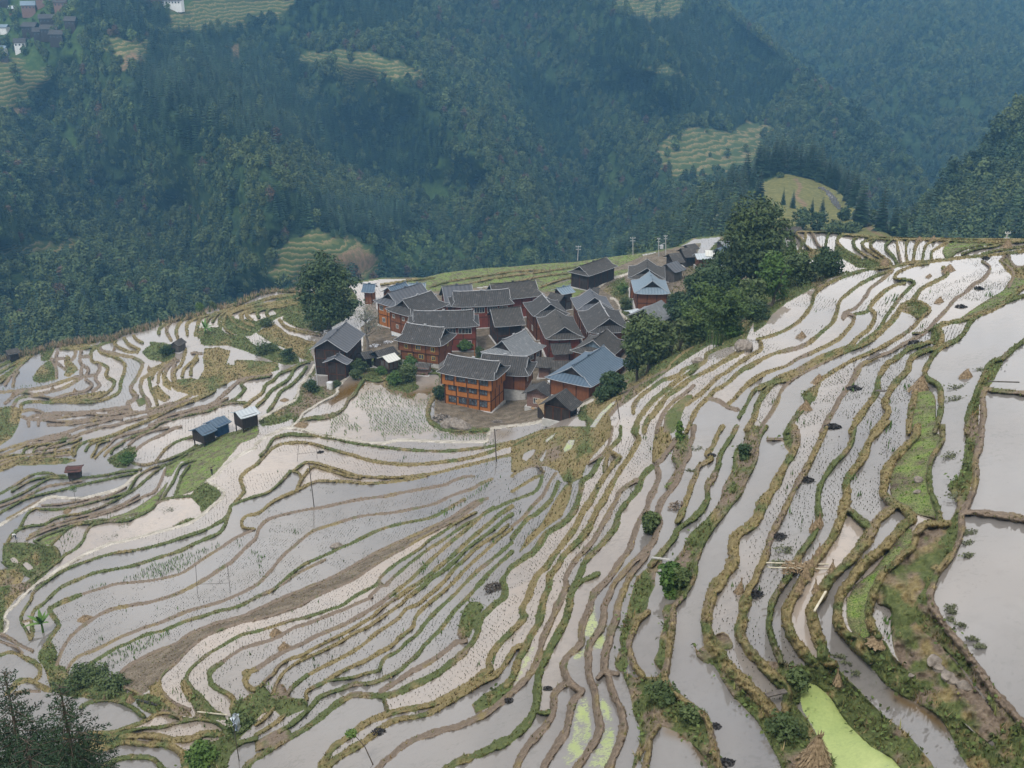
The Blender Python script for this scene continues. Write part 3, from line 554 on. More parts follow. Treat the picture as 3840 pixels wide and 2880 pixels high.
for line in BUNDS.strip().split('\n'):
    head, tr = line.split('|'); st, wd = head.split(); wd = float(wd); P2 = spline(pts(tr)); bund_lines.append((st, wd, P2))
    n = len(P2); w1 = np.interp(np.arange(n), np.arange(0, n+6, 3), wob.normal(0, 1, len(np.arange(0, n+6, 3))))
    ii, jj = cell(P2[:, 0], P2[:, 1]); hw = np.maximum((.315 if st == 'y' else .28 if st != 'k' else .33)*wd*F/DIST[ii, jj]*(1+.15*w1*(st != 'k')), 3.8 if st != 'k' else 4.6)
    hw *= np.where((P2[:, 0] < 1250) & (P2[:, 1] < 1640) & (st != 'k'), 1.35, 1.0)
    si = STY.index(st)
    for k in range(n-1):
        a, b = P2[k], P2[k+1]; h = .5*(hw[k]+hw[k+1]); R = h*2.2
        j0 = max(0, int((min(a[0], b[0])-R-U0)/STEP)); j1 = min(NU, int((max(a[0], b[0])+R-U0)/STEP)+2)
        i0 = max(0, int((min(a[1], b[1])-R-V0)/STEP)); i1 = min(NV, int((max(a[1], b[1])+R-V0)/STEP)+2)
        if j1 <= j0 or i1 <= i0: continue
        X = UU[i0:i1, j0:j1]-a[0]; Y = VV[i0:i1, j0:j1]-a[1]; d = b-a; L2 = d@d+1e-9
        t = np.clip((X*d[0]+Y*d[1])/L2, 0, 1); dd = np.hypot(X-t*d[0], (Y-t*d[1])*1.12)/h
        s = BD[i0:i1, j0:j1]; m = dd < s; s[m] = dd[m]; BS[i0:i1, j0:j1][m] = si
def fill(poly):
    m = np.zeros((NV, NU), bool); q = np.vstack([poly, poly[:1]])
    i0, i1 = max(0, int((poly[:, 1].min()-V0)/STEP)), min(NV-1, int((poly[:, 1].max()-V0)/STEP)+1)
    for i in range(i0, i1+1):
        y = gv[i]; a, b = q[:-1], q[1:]; c = (a[:, 1] > y) != (b[:, 1] > y)
        xs = np.sort(a[c, 0]+(y-a[c, 1])/(b[c, 1]-a[c, 1])*(b[c, 0]-a[c, 0]))
        for k in range(0, len(xs)-1, 2): m[i, max(0, int(math.ceil((xs[k]-U0)/STEP))):max(0, int((xs[k+1]-U0)/STEP)+1)] = True
    return m
KINDS = ' GLDSMYAWN'
AREA = np.zeros((NV, NU), np.int8)
for line in AREAS.strip().split('\n'):
    k, tr = line.split('|'); AREA[fill(spline(pts(tr), 25) if k in 'GLMWN' else pts(tr))] = KINDS.index(k)
AREA[(UU < -330+60*vnoise((NV, NU), 30, 81)) | (UU > 4420+60*vnoise((NV, NU), 30, 82))] = KINDS.index('G')
isA = lambda s: np.isin(AREA, [KINDS.index(c) for c in s])
DRY = isA('GLDSMY')
rough_edge = .12*vnoise((NV, NU), 3.2, 5)+.06*vnoise((NV, NU), 1.6, 6)
onb = (BD+rough_edge*(BS != 4) < 1.0)
WATER = ~DRY & ~onb
# pools scattered between tussocks keep their outline; label the connected paddies
def label(mask):
    lab = np.zeros(mask.shape, np.int32); cur = 0; H, W = mask.shape; flat = mask.ravel(); lf = lab.ravel()
    for s in np.flatnonzero(flat):
        if lf[s]: continue
        cur += 1; lf[s] = cur; st = [s]
        while st:
            c = st.pop(); x = c % W
            for q in ((c-1) if x else -1, (c+1) if x < W-1 else -1, c-W, c+W):
                if 0 <= q < flat.size and flat[q] and not lf[q]: lf[q] = cur; st.append(q)
    return lab, cur
edge = pts(EDGE); VE = np.interp(gu, edge[:, 0], edge[:, 1]); WATER &= VV > VE[None]+4
LAB, NL = label(WATER)
area_px = np.bincount(LAB.ravel(), minlength=NL+1); zmean = np.bincount(LAB.ravel(), ZS.ravel(), NL+1)/np.maximum(area_px, 1)
small = area_px < 7; WATER &= ~small[LAB]; LAB[~WATER] = 0
z2 = np.bincount(LAB.ravel(), (ZS**2).ravel(), NL+1)/np.maximum(area_px, 1); zstd = np.sqrt(np.maximum(z2-zmean**2, 0))
Z32 = ZS.astype(np.float32); Wm = WATER.astype(np.float32); nb = np.zeros_like(Wm)
def shifted(x): p = np.pad(x, 1); return p[:-2, 1:-1], p[2:, 1:-1], p[1:-1, :-2], p[1:-1, 2:]
wn = [s_*Wm for s_ in shifted(Wm)]; wsum = 1.0/np.maximum(sum(wn), 1)
LVd = Z32*Wm
for it in range(260):
    q = shifted(LVd); LVd = np.where(WATER, .12*LVd+.88*((wn[0]*q[0]+wn[1]*q[1]+wn[2]*q[2]+wn[3]*q[3])*wsum+(wsum == 1)*0), 0) if it else LVd
    if it == 0: lone = WATER & (sum(wn) == 0)
    LVd = np.where(lone, Z32, LVd)
flat = np.clip(1.5-zstd/.55, 0, 1)[LAB]
LV = np.where(WATER, zmean[LAB]*flat+LVd*(1-flat), ZS)
keep = WATER.copy(); a = np.where(DRY, .03, .002)
bumps = .10*vnoise((NV, NU), 5, 8)+.16*vnoise((NV, NU), 14, 9)
for it in range(110):
    p = np.pad(LV, 1, mode='edge'); av = .25*(p[:-2, 1:-1]+p[2:, 1:-1]+p[1:-1, :-2]+p[1:-1, 2:])
    LV = np.where(keep, LV, av*(1-a)+ZS*a)
prof = np.clip(1-BD*BD, 0, 1)**.6
hgt = np.where(BS == 4, .28, np.where(BS == 2, .36, .48))
dryh = box_blur(DRY.astype(float), 2, 2)
GZ = LV+np.where(WATER, 0, prof*hgt*(1+.3*vnoise((NV, NU), 4, 11))*(~DRY | onb)+dryh*bumps*isA('GSM')*1.0+.10)
GP = RAY*(GZ/RAY[..., 2])[..., None]
def gidx(u, v):
    fu = np.clip((np.asarray(u, float)-U0)/STEP, 0, NU-1.001); fv = np.clip((np.asarray(v, float)-V0)/STEP, 0, NV-1.001); return fu, fv
def ground(u, v):
    fu, fv = gidx(u, v); j, i = int(fu), int(fv); return Vector(GP[int(round(fv)), int(round(fu))])
def ground_z(u, v, r=6):
    i, j = cell(u, v); return float(np.median(GZ[max(0, i-r):i+r+1, max(0, j-r):j+r+1]))
def surf(u, v, r=3):
    """point on the smooth hillside under a pixel"""
    z = ground_z(u, v, r); return Vector(at_z(u, v, z))

# vertex paint of what grows where (kinds of ground, no light)
gcol = np.zeros((NV, NU, 3))     # r green, g straw, b concrete
n1, n2 = vnoise((NV, NU), 12, 21), vnoise((NV, NU), 30, 22)
sty_tab = np.array([[.68, .50, 0], [.40, .80, 0], [.16, .22, 0], [.12, .62, 0], [0, 0, 1.]])
gcol[:] = sty_tab[BS]; gcol[..., 0] += (.22*n1+.12*n2)*(BS != 4); gcol[..., 1] += (-.15*n1+.2*n2)*(BS != 4)
tabA = {'G': (.76, .38, 0), 'L': (.9, .05, 0), 'D': (.05, .35, 0), 'S': (.30, .9, 0), 'M': (.42, .25, 0), 'Y': (.22, .3, 0)}
for k, c in tabA.items():
    m = isA(k) & ~onb; gcol[m] = c; gcol[m, 0] += (.3*n1+.22*n2)[m]*(k not in 'DY'); gcol[m, 1] += (.35*n2-.2*n1)[m]*(k not in 'D')
gcol = np.clip(gcol, 0, 1)
# which kind of bright green crop / dark stubble
gcrop = np.where(isA('L') & ~onb, 1.0, 0.0); gdirt = np.where(isA('DY') & ~onb, 1.0, 0.0)
# split the grid into land and water
VC = np.maximum(VV, VE[None]); top = VV < VE[None]-STEP
RC = rays(UU, VC); GPc = RC*(GZ/RC[..., 2])[..., None]
idx = np.arange(NU*NV).reshape(NV, NU)
quad = np.stack([idx[1:, :-1], idx[1:, 1:], idx[:-1, 1:], idx[:-1, :-1]], -1).reshape(-1, 4)
qtop = (top[1:, :-1] & top[1:, 1:]).ravel() | (VC[1:, :-1]-VC[:-1, :-1]+VC[1:, 1:]-VC[:-1, 1:] < .05).ravel()
wf = WATER.ravel()[quad]; qw = wf.all(1)
def submesh(q, *arr):
    used = np.unique(q); remap = np.full(NU*NV, -1, np.int64); remap[used] = np.arange(len(used)); return remap[q], [x.reshape(NU*NV, -1)[used].squeeze() for x in arr]
# skirt: the land falls off into the gorge beyond its far edge
land_q = quad[~qw & ~qtop]
fq, (fp, fc, fk, fd) = submesh(land_q, GPc, gcol, gcrop, gdirt)
e_rows = np.array([np.argmax(VV[:, j] >= VE[j]-STEP) for j in range(NU)]); ev = np.array([GPc[e_rows[j], j] for j in range(NU)])
hd = ev[:, :2]/np.linalg.norm(ev[:, :2], axis=1, keepdims=True); base = len(fp); rows = [ev]
for dh, dz in ((3, -1.5), (14, -11), (40, -34), (70, -75)): rows.append(np.c_[ev[:, :2]+hd*dh, ev[:, 2]+dz])
sk = np.vstack(rows); si = np.arange(5*NU).reshape(5, NU)+base
sq = np.stack([si[:-1, :-1], si[:-1, 1:], si[1:, 1:], si[1:, :-1]], -1).reshape(-1, 4)
land_me = np_mesh('terraced_hillside', np.vstack([fp, sk]), np.vstack([fq, sq]), True,
                  {'grow': np.vstack([fc, np.tile([.75, .5, 0], (len(sk), 1))]), 'crop': np.r_[fk, np.zeros(len(sk))], 'earth': np.r_[fd, np.zeros(len(sk))]})
# water: a tint of its own for each paddy (clay stirred up, depth), plus duckweed
rr = np.random.default_rng(17); wt = rr.uniform(0, 1, NL+1)**.8
PINK = "T6 1000,550 T6 700,560 T6 100,800 T8 1950,500 T8 1900,1100 T4 1900,400 T6 1500,500 T8 850,1000 T8 700,900 T3 1500,900 T4 500,80 T1 800,300 T2 900,900 T1 1700,440"
GREYW = "T8 900,500 T8 1600,300 T8 250,700 T2 1400,350 T2 350,1100 T5 1300,1080 U1 900,1200 U1 600,1440"
for s, val in ((PINK, 1.0), (GREYW, .0)):
    for u, v in pts(s):
        i, j = cell(u, v)
        if LAB[i, j]: wt[LAB[i, j]] = val
tint = wt[LAB]; tint[LAB == 0] = .5
alg = box_blur(isA('A')*(.72+.2*vnoise((NV, NU), 9, 31)), 2, 2); pondm = fill(pts('T4 200,600 700,600 1500,1700 500,1700')) & isA('A'); alg[pondm] = 1.25; alg = np.clip(alg, 0, 1.25)
brown = np.zeros((NV, NU))  # brown pond water, plus reflections of the banks painted as brown strips
for tr in ("R7 620,1010 900,910 1250,960 1650,1060 2000,980 1900,1200 1700,1250 1500,1120 1150,1060 900,1130 760,1170 600,1250 450,1240", "R8 130,1010 400,985 640,1000 640,1060 300,1050", "R8 700,1010 900,990 850,1090 690,1100", "T3 1270,1115 1400,1130 1560,1230 1640,1340 1690,1475 1640,1440 1560,1300 1440,1220 1330,1190", "T4 1010,760 1160,860 1300,930 1480,1040 1590,1210 1560,1200 1430,1090 1280,990 1100,900", "T7 880,545 930,530 960,560 900,575", "U4 1290,720 1340,760 1370,740 1330,715"): brown[fill(spline(pts(tr), 20))] = 1
brown = box_blur(brown, 4, 2)
wq, (wp, wti, wal, wbr) = submesh(quad[qw & ~qtop], GPc, tint, alg, brown)
water_me = np_mesh('paddy_water', wp, wq, True, {'clay': wti, 'duckweed': wal, 'peat_and_reflection': wbr})

# ------------------------------------------------------------------ materials of land and water
def land_material():
    m, t, b = material('terrace_soil', .9, .15); p = t.pos(); g = t.add('ShaderNodeSeparateColor', inp={0: t.attr('grow')})
    n_f = t.noise(p, 3.2, 6, .7); n_m = t.noise(p, .55, 4, .6); n_s = t.noise(p, 9.0, 3, .6)
    soil = t.ramp(n_f, [(.3, (.09, .066, .048)), (.6, (.20, .155, .115)), (.8, (.30, .25, .20))])
    green = t.ramp(n_f, [(.25, (.034, .048, .018)), (.5, (.082, .100, .034)), (.75, (.15, .16, .06))])
    straw = t.ramp(n_f, [(.25, (.085, .06, .028)), (.5, (.185, .145, .065)), (.78, (.29, .24, .13))])
    conc = t.ramp(t.math('ADD', t.math('MULTIPLY', n_f, .5), t.math('MULTIPLY', n_m, .5)), [(.36, (.17, .15, .115)), (.5, (.36, .33, .28)), (.66, (.54, .50, .44))])
    crop = t.ramp(n_s, [(.35, (.05, .10, .018)), (.5, (.12, .20, .03)), (.72, (.22, .27, .05))])
    earth = t.ramp(t.math('ADD', t.math('MULTIPLY', n_s, .6), t.math('MULTIPLY', n_m, .4)), [(.36, (.055, .042, .03)), (.5, (.125, .10, .072)), (.64, (.25, .21, .16))])
    def fac(ch, lo, hi):
        x = t.math('ADD', ch, t.math('MULTIPLY', t.math('SUBTRACT', n_m, .5), .9))
        nd = t.add('ShaderNodeMapRange', inp={0: x, 1: lo, 2: hi}); return nd.outputs[0]
    c = t.mix(fac(g.outputs[1], .3, .6), soil, straw)
    c = t.mix(fac(g.outputs[0], .38, .68), c, green)
    c = t.mix(t.attr('crop', 'Fac'), c, t.mix(fac(t.attr('crop', 'Fac'), .85, 1.2), earth, crop))
    c = t.mix(t.attr('earth', 'Fac'), c, t.mix(fac(g.outputs[0], .55, .75), earth, green))
    c = t.mix(g.outputs[2], c, conc)
    t.l.new(c, b.inputs['Base Color']); t.l.new(t.bump(n_f, .7, .25), b.inputs['Normal']); return m
def water_material():
    m, t, b = material('muddy_water', .02, 1.0); p = t.pos()
    clay = t.attr('clay', 'Fac'); n1 = t.noise(p, .12, 3); n2 = t.noise(p, 1.1, 5, .65); n3 = t.noise(p, 5.0, 4, .7)
    c = t.mix(t.math('ADD', t.math('MULTIPLY', clay, .72), t.math('MULTIPLY', t.noise(p, .045, 4, .6), .42), clamp=True), (.120, .117, .115), (.305, .250, .203))
    film_and_mottle = t.add('ShaderNodeMapRange', inp={0: t.math('ADD', n2, t.math('MULTIPLY', n1, .5)), 1: .74, 2: .98}).outputs[0]
    c = t.mix(t.math('MULTIPLY', film_and_mottle, .30), c, (.10, .092, .08))  # algae film, spread wider to paint the mottling of reflected clouds
    sp_ = t.add('ShaderNodeMapRange', inp={0: t.math('ADD', t.math('MULTIPLY', t.noise(p, 2.3, 3, .7), .7), t.math('MULTIPLY', t.noise(p, .16, 2), .5)), 1: .66, 2: .74}).outputs[0]
    c = t.mix(t.math('MULTIPLY', sp_, .28), c, (.07, .065, .05))
    c = t.mix(t.math('MULTIPLY', t.add('ShaderNodeMapRange', inp={0: t.noise(p, .05, 4, .6), 1: .42, 2: .62}).outputs[0], .45), c, (.16, .158, .16))
    c = t.mix(t.attr('peat_and_reflection', 'Fac'), c, (.105, .062, .018))
    spk = t.add('ShaderNodeMapRange', inp={0: t.math('ADD', t.math('MULTIPLY', n2, .5), t.math('MULTIPLY', n3, .5)), 1: .44, 2: .50}).outputs[0]
    dk_ = t.attr('duckweed', 'Fac'); dw = t.math('MULTIPLY', dk_, t.add('ShaderNodeMapRange', inp={0: t.math('ADD', t.math('ADD', t.math('MULTIPLY', n2, .5), t.math('MULTIPLY', n3, .5)), t.math('MULTIPLY', dk_, .25)), 1: .60, 2: .70}).outputs[0], clamp=True)
    c = t.mix(dw, c, t.mix(n2, t.ramp(n3, [(.3, (.14, .20, .05)), (.7, (.29, .35, .11))]), t.ramp(n1, [(.4, (.20, .27, .065)), (.65, (.38, .42, .15))])))
    t.l.new(c, b.inputs['Base Color']); t.l.new(t.math('ADD', t.math('MULTIPLY', dw, .6), .02), b.inputs['Roughness'])
    rip = t.noise(p, 1.6, 2); t.l.new(t.bump(rip, .035, .04), b.inputs['Normal'])
    return m
M_LAND, M_WATER = land_material(), water_material()
new_obj('terraced_hillside', land_me, M_LAND, kind='structure', label='stepped hillside of earth and grass dikes between flooded paddies', cat='terrain')
water_me.normals_split_custom_set_from_vertices([(0.0, 0.0, 1.0)]*len(water_me.vertices))
new_obj('paddy_water', water_me, M_WATER, kind='structure', label='shallow muddy water standing in the terraced rice paddies', cat='water')
# ------------------------------------------------------------------ foliage builders
def leaf_quads(cen, nrm, size, rng, aspect=.62, jit=.55):
    """one small rhomb of leaves at every centre"""
    n = len(cen); nrm = nrm+rng.normal(0, jit, (n, 3)); nrm /= np.linalg.norm(nrm, axis=1, keepdims=True)+1e-9
    t = np.cross(nrm, rng.normal(0, 1, (n, 3))); t /= np.linalg.norm(t, axis=1, keepdims=True)+1e-9; b = np.cross(nrm, t)
    s = (size*rng.uniform(.6, 1.35, n))[:, None]; a = s*aspect
    bend = nrm*s*rng.uniform(-.25, .25, (n, 1))
    v = np.stack([cen-t*s, cen-b*a+bend, cen+t*s, cen+b*a+bend], 1).reshape(-1, 3)
    return v, np.arange(4*n).reshape(n, 4)
def crown_points(lobes, n, rng, hollow=.42):
    """points through a set of ellipsoid lobes (x,y,z,rx,ry,rz), denser towards the outside"""
    L = np.array(lobes, float); w = (L[:, 3]*L[:, 4]+L[:, 4]*L[:, 5]); k = rng.choice(len(L), n, p=w/w.sum())
    d = rng.normal(0, 1, (n, 3)); d /= np.linalg.norm(d, axis=1, keepdims=True); r = hollow+(1-hollow)*rng.uniform(0, 1, n)**.55
    q = L[k, :3]+d*L[k, 3:6]*r[:, None]; nn = d/L[k, 3:6]; nn /= np.linalg.norm(nn, axis=1, keepdims=True); nn[:, 2] += .35
    return q, nn
def tube(path, radii, sides=6):
    """tapered tube along a path"""
    path = np.array(path, float); n = len(path); vs = []
    for i in range(n):
        d = path[min(i+1, n-1)]-path[max(i-1, 0)]; d /= np.linalg.norm(d)+1e-9
        a = np.cross(d, [0, 0, 1.0] if abs(d[2]) < .9 else [1.0, 0, 0]); a /= np.linalg.norm(a); b = np.cross(d, a)
        th = np.linspace(0, 2*math.pi, sides, endpoint=False)
        vs.append(path[i]+radii[i]*(np.cos(th)[:, None]*a+np.sin(th)[:, None]*b))
    v = np.vstack(vs); f = []
    for i in range(n-1):
        for j in range(sides): f.append((i*sides+j, i*sides+(j+1) % sides, (i+1)*sides+(j+1) % sides, (i+1)*sides+j))
    return v, np.array(f)
def merge(parts):
    vs, fs, o = [], [], 0
    for v, f in parts: vs.append(v); fs.append(f+o); o += len(v)
    return np.vstack(vs), np.vstack(fs)
def round_crown(rng, rad, h, n, size, nlobes=9, base=.25, core=False):
    lobes = []; n_s = nlobes*3 if n > 700 else 0
    for i in range(nlobes):
        a = rng.uniform(0, 2*math.pi); q = rng.uniform(0, .62)*rad; z = h*(base+(1-base)*rng.uniform(.12, .86)); taper = 1-.55*max(0, (z/h-.55)/.45)
        s = rad*rng.uniform(.34, .58)
        lobes.append((q*math.cos(a)*taper, q*math.sin(a)*taper, z, s, s, s*rng.uniform(.65, .95)))
    lobes.append((0, 0, h*.82, rad*.4, rad*.4, h*.17))
    if n > 700 or core: lobes.append((0, 0, h*(base+.5*(1-base)), rad*.74, rad*.74, h*(1-base)*.40))
    for i in range(n_s):   # ragged sprays breaking the outline
        L = lobes[int(rng.integers(0, len(lobes)))] if i % 2 else lobes[nlobes+1]; d = rng.normal(0, 1, 3); d[2] = abs(d[2])*.8-.15; d /= np.linalg.norm(d); s = rad*rng.uniform(.10, .2)
        lobes.append((L[0]+d[0]*L[3], L[1]+d[1]*L[4], L[2]+d[2]*L[5], s*1.25, s*1.25, s*.7))
    p, nn = crown_points(lobes, n, rng); return leaf_quads(p, nn, size, rng)
def fir_crown(rng, rad, h, tiers, per, size_k=1.0, base=.12):
    """drooping whorls of ragged branches on a spire"""
    V, Fq, o = [], [], 0
    for k in range(tiers):
        f = k/(tiers-1); z = h*(base+(1-base)*f*.97); r0 = rad*(1-f)**.85+.03*rad
        m = max(4, int(per*(1-.55*f)))
        for j in range(m):
            a = 2*math.pi*(j+rng.uniform(-.35, .35))/m+k*1.3; r = r0*rng.uniform(.62, 1.12); dr = -.30*r*rng.uniform(.4, 1.2); wd = size_k*(.20*rad+.12*r)*rng.uniform(.7, 1.2)
            c, s = math.cos(a), math.sin(a); mid = .55
            V += [(0, 0, z+.06*h/tiers), (c*r*mid-s*wd, s*r*mid+c*wd, z+dr*.35), (c*r, s*r, z+dr), (c*r*mid+s*wd, s*r*mid-c*wd, z+dr*.35)]
            Fq.append((o, o+1, o+2, o+3)); o += 4
    return np.array(V), np.array(Fq)
def leaf_material(name, dark, mid, light, scale=.6, rnd=.35, rough=.65, wide=0):
    m, t, b = material(name, rough, .2); p = t.obj()
    n = t.math('ADD', t.math('MULTIPLY', t.noise(p, scale, 3), .75), t.math('MULTIPLY', t.noise(p, scale*5, 2), .3))
    c = t.ramp(t.math('ADD', n, t.math('MULTIPLY', t.math('SUBTRACT', t.rnd(), .5), rnd)), [(.28, dark), (.52, mid), (.8, light)])
    if wide: c = t.mix(t.add('ShaderNodeMapRange', inp={0: t.noise(t.pos(), .011, 3, .6), 1: .40, 2: .60}).outputs[0], c, t.mix(.62, c, (.085, .105, .03)))
    t.l.new(c, b.inputs['Base Color']); return m
M_BARK = mottled('tree_bark', (.05, .04, .032), (.14, .115, .09), 4, .9)
M_FIRFAR = leaf_material('far_conifer_needles', (.007, .019, .011), (.018, .043, .022), (.046, .084, .038), .25, .5, wide=.0)
M_LEAFFAR = leaf_material('far_tree_leaves', (.010, .025, .010), (.034, .064, .023), (.088, .120, .042), .25, .6, wide=1)
M_RUST = leaf_material('far_tree_rusty_leaves', (.05, .03, .02), (.085, .055, .03), (.12, .08, .05), .3, .4)
M_LIME = leaf_material('far_bamboo_leaves', (.04, .07, .02), (.08, .12, .03), (.13, .17, .05), .3, .4)
# ------------------------------------------------------------------ far slopes (pixel, pixel, distance in metres)
def polymask(A, B, poly):
    m = np.zeros(A.shape, bool); p = np.array(poly, float); q = np.roll(p, -1, 0)
    for (x1, y1), (x2, y2) in zip(p, q):
        c = ((y1 > B) != (y2 > B)); m ^= c & (A < (x2-x1)*(B-y1)/((y2-y1) if y2 != y1 else 1e-9)+x1)
    return m
def P_(s): return pts('S '+s)
CLEAR = {  # kind | outline of the clearings on the far slopes: t terraces, g bright scrub, e bare red earth, v village ground
 't': ["640,-30 1060,-30 1060,70 860,95 720,112 660,118 640,60", "1150,205 1300,192 1390,195 1480,225 1590,275 1560,300 1300,292 1260,250 1130,230", "-100,230 160,225 190,270 100,350 0,400 -100,400", "380,150 560,140 570,190 520,250 440,240 370,200",
       "-100,950 150,910 320,905 330,960 100,1000 -100,1010", "1000,940 1080,890 1240,870 1330,890 1420,980 1500,1040 1560,1060 1300,1060 1020,1040", "2460,560 2560,490 2650,475 2870,480 2830,590 2780,640 2600,660 2520,640", "2550,680 2680,700 2660,750", "2280,-40 2560,-40 2540,60 2320,60", "2420,240 2560,238 2560,285 2420,265"],
 'g': ["190,450 320,450 380,530 300,560 240,610 260,520", "1400,900 1560,880 1720,900 1720,990 1500,1010", "1640,600 1750,640 1800,760 1640,810 1590,700", "2290,560 2350,700 2330,820 2240,760", "880,150 1000,150 1000,190 900,200", "-100,120 60,200 300,160 330,230 100,240"],
 'e': ["450,205 525,200 520,250 450,250", "-50,395 70,400 90,430 -50,430", "1250,960 1330,930 1400,960 1340,1010 1250,1000", "850,165 900,170 870,250"],
 'v': ["-100,-40 280,-40 300,120 260,200 100,220 -100,220", "500,-40 720,-40 700,20 540,20"]}
def far_sheet(name, ctl, urange, vrange, step, wave, seed, top=None, right=None, back=(140, -90), calm=()):
    c = np.array(ctl, float); X = c[:, :2].copy(); f = rbf_fit(X, c[:, 2], 8.0)
    us = np.arange(urange[0], urange[1]+1, step); vs_ = np.arange(vrange[0], vrange[1]+1, step); A, B = np.meshgrid(us, vs_)
    if top is not None: B = np.maximum(B, np.interp(A[0], top[:, 0], top[:, 1])[None])
    if right is not None: A = np.minimum(A, np.interp(B[:, 0], right[:, 1], right[:, 0])[:, None])
    cu_, cv_ = np.linspace(us[0], us[-1], 90), np.linspace(vs_[0], vs_[-1], 60)
    g = f(np.stack(np.meshgrid(cu_, cv_), -1).reshape(-1, 2)).reshape(60, 90)
    D = np.zeros(A.shape); fu = (A-us[0])/(us[-1]-us[0])*89; fv = (B-vs_[0])/(vs_[-1]-vs_[0])*59
    i0 = np.clip(fv.astype(int), 0, 58); j0 = np.clip(fu.astype(int), 0, 88); tv = fv-i0; tu = fu-j0
    D = (g[i0, j0]*(1-tu)+g[i0, j0+1]*tu)*(1-tv)+(g[i0+1, j0]*(1-tu)+g[i0+1, j0+1]*tu)*tv
    sh = A.shape; cm = np.zeros(sh)
    for tr in calm: cm = np.maximum(cm, polymask(A, B, P_(tr)))
    D = D+wave*(1-box_blur(cm, 3, 2))*(.55*box_blur(vnoise(sh, 300/step, seed), 6, 2)+.28*box_blur(vnoise(sh, 130/step, seed+1), 3, 2)+.08*vnoise(sh, 45/step, seed+2))
    r = rays(A, B); r = r/np.linalg.norm(r, axis=-1, keepdims=True); P = r*D[..., None]
    nv, nu = sh; ix = np.arange(nv*nu).reshape(sh)
    q = np.stack([ix[1:, :-1], ix[1:, 1:], ix[:-1, 1:], ix[:-1, :-1]], -1).reshape(-1, 4)
    d1 = P.reshape(-1, 3)[q]; ar = np.linalg.norm(np.cross(d1[:, 2]-d1[:, 0], d1[:, 3]-d1[:, 1]), axis=1); q = q[ar > .02]
    V = P.reshape(-1, 3); extra = []
    def skirt(line):
        nonlocal V, q
        L = np.array(line); hd = L[:, :2]/np.linalg.norm(L[:, :2], axis=1, keepdims=True); b0 = len(V)
        rows = [L, np.c_[L[:, :2]+hd*back[0]*.35, L[:, 2]+back[1]*.2], np.c_[L[:, :2]+hd*back[0], L[:, 2]+back[1]]]; m = len(L)
        ii = np.arange(3*m).reshape(3, m)+b0; V = np.vstack([V]+rows)
        q = np.vstack([q, np.stack([ii[:-1, :-1], ii[:-1, 1:], ii[1:, 1:], ii[1:, :-1]], -1).reshape(-1, 4)])
    if top is not None: skirt([P[int(np.argmax(B[:, j] > B[0, j]+.01))-1 if (B[:, j] > B[0, j]+.01).any() else 0, j] for j in range(nu)])
    if right is not None: skirt([P[i, -1] for i in range(nv)])
    return dict(A=A, B=B, P=P, V=V, q=q, name=name)
grid_d = []
for v_, row in ((-200, (1120, 1100, 1080, 1120, 1190, 1260, 1380, 1500)), (300, (900, 900, 870, 930, 1000, 1050, 1130, 1230)), (700, (760, 750, 720, 760, 840, 870, 890, 930)), (1100, (640, 630, 600, 620, 690, 720, 740, 760)), (1500, (550, 540, 520, 530, 580, 600, 620, 640))):
    grid_d += [(u_, v_, d_) for u_, d_ in zip((-600, 0, 600, 1200, 1800, 2400, 3000, 3600), row)]
SPUR = [("300,60 600,330 1000,620 1400,900", -75, 170), ("1390,200 1700,480 1900,780 1980,950", -85, 150), ("2150,-100 2350,180 2480,330", -80, 190), ("1000,200 1350,520 1640,860", 80, 120), ("1850,-50 1990,300 2130,640 2250,900", 110, 150), ("200,420 520,700 700,1000", 70, 130), ("2640,60 2760,250 2800,380", 60, 100)]
for tr, dd, wd in SPUR:
    for u_, v_ in spline(P_(tr), 90): grid_d.append((u_, v_, 0))
base_f = rbf_fit(np.array(grid_d[:40])[:, :2], np.array(grid_d[:40])[:, 2], 8.0)
k_ = 40
for tr, dd, wd in SPUR:
    for u_, v_ in spline(P_(tr), 90): grid_d[k_] = (u_, v_, float(base_f(np.array([[u_, v_]]))[0])+dd); k_ += 1
main = far_sheet('mountain', grid_d, (-700, 3640), (-260, 1560), 10, 62, 40, calm=CLEAR['t'], right=P_("2400,-260 2560,-120 2700,30 2900,190 3100,350 3280,500 3420,640 3540,780 3600,900 3640,1100 3640,1600"))
backm = far_sheet('back_mountain', [(2300, -260, 1750), (3000, -260, 1800), (3840, -260, 1850), (4500, -260, 1900), (2300, 300, 1450), (3000, 300, 1400), (3840, 300, 1350), (4500, 300, 1300), (2300, 1000, 1100), (3000, 1000, 1050), (3840, 1000, 950), (4500, 1000, 900), (3500, 150, 1480), (3800, 100, 1560), (3350, 60, 1560), (3700, 420, 1240)], (2350, 4600), (-260, 1000), 14, 90, 50)
rightm = far_sheet('right_hill', [(3350, 1000, 430), (3840, 1000, 400), (4500, 1000, 400), (3450, 820, 560), (3700, 600, 600), (3900, 400, 640), (4400, 150, 700), (3840, 800, 480), (4400, 700, 500)], (3350, 4600), (100, 1010), 10, 24, 60, top=P_("3300,1000 3380,900 3450,815 3560,705 3680,590 3800,465 3900,360 4300,80 4700,-100"))
knob = far_sheet('knoll', [(2300, 1000, 560), (2400, 930, 590), (2600, 790, 610), (2700, 900, 450), (2950, 655, 620), (2900, 850, 450), (3100, 750, 570), (3300, 870, 440), (3440, 930, 430), (2500, 1000, 470), (2900, 1000, 350), (3300, 1000, 360), (3500, 1000, 400)], (2300, 3520), (630, 1000), 6, 8, 70, top=P_("2280,985 2350,935 2420,890 2500,840 2580,790 2680,740 2780,705 2860,672 2950,652 3050,675 3150,722 3190,770 3260,830 3330,872 3400,905 3540,960"), back=(120, -60))
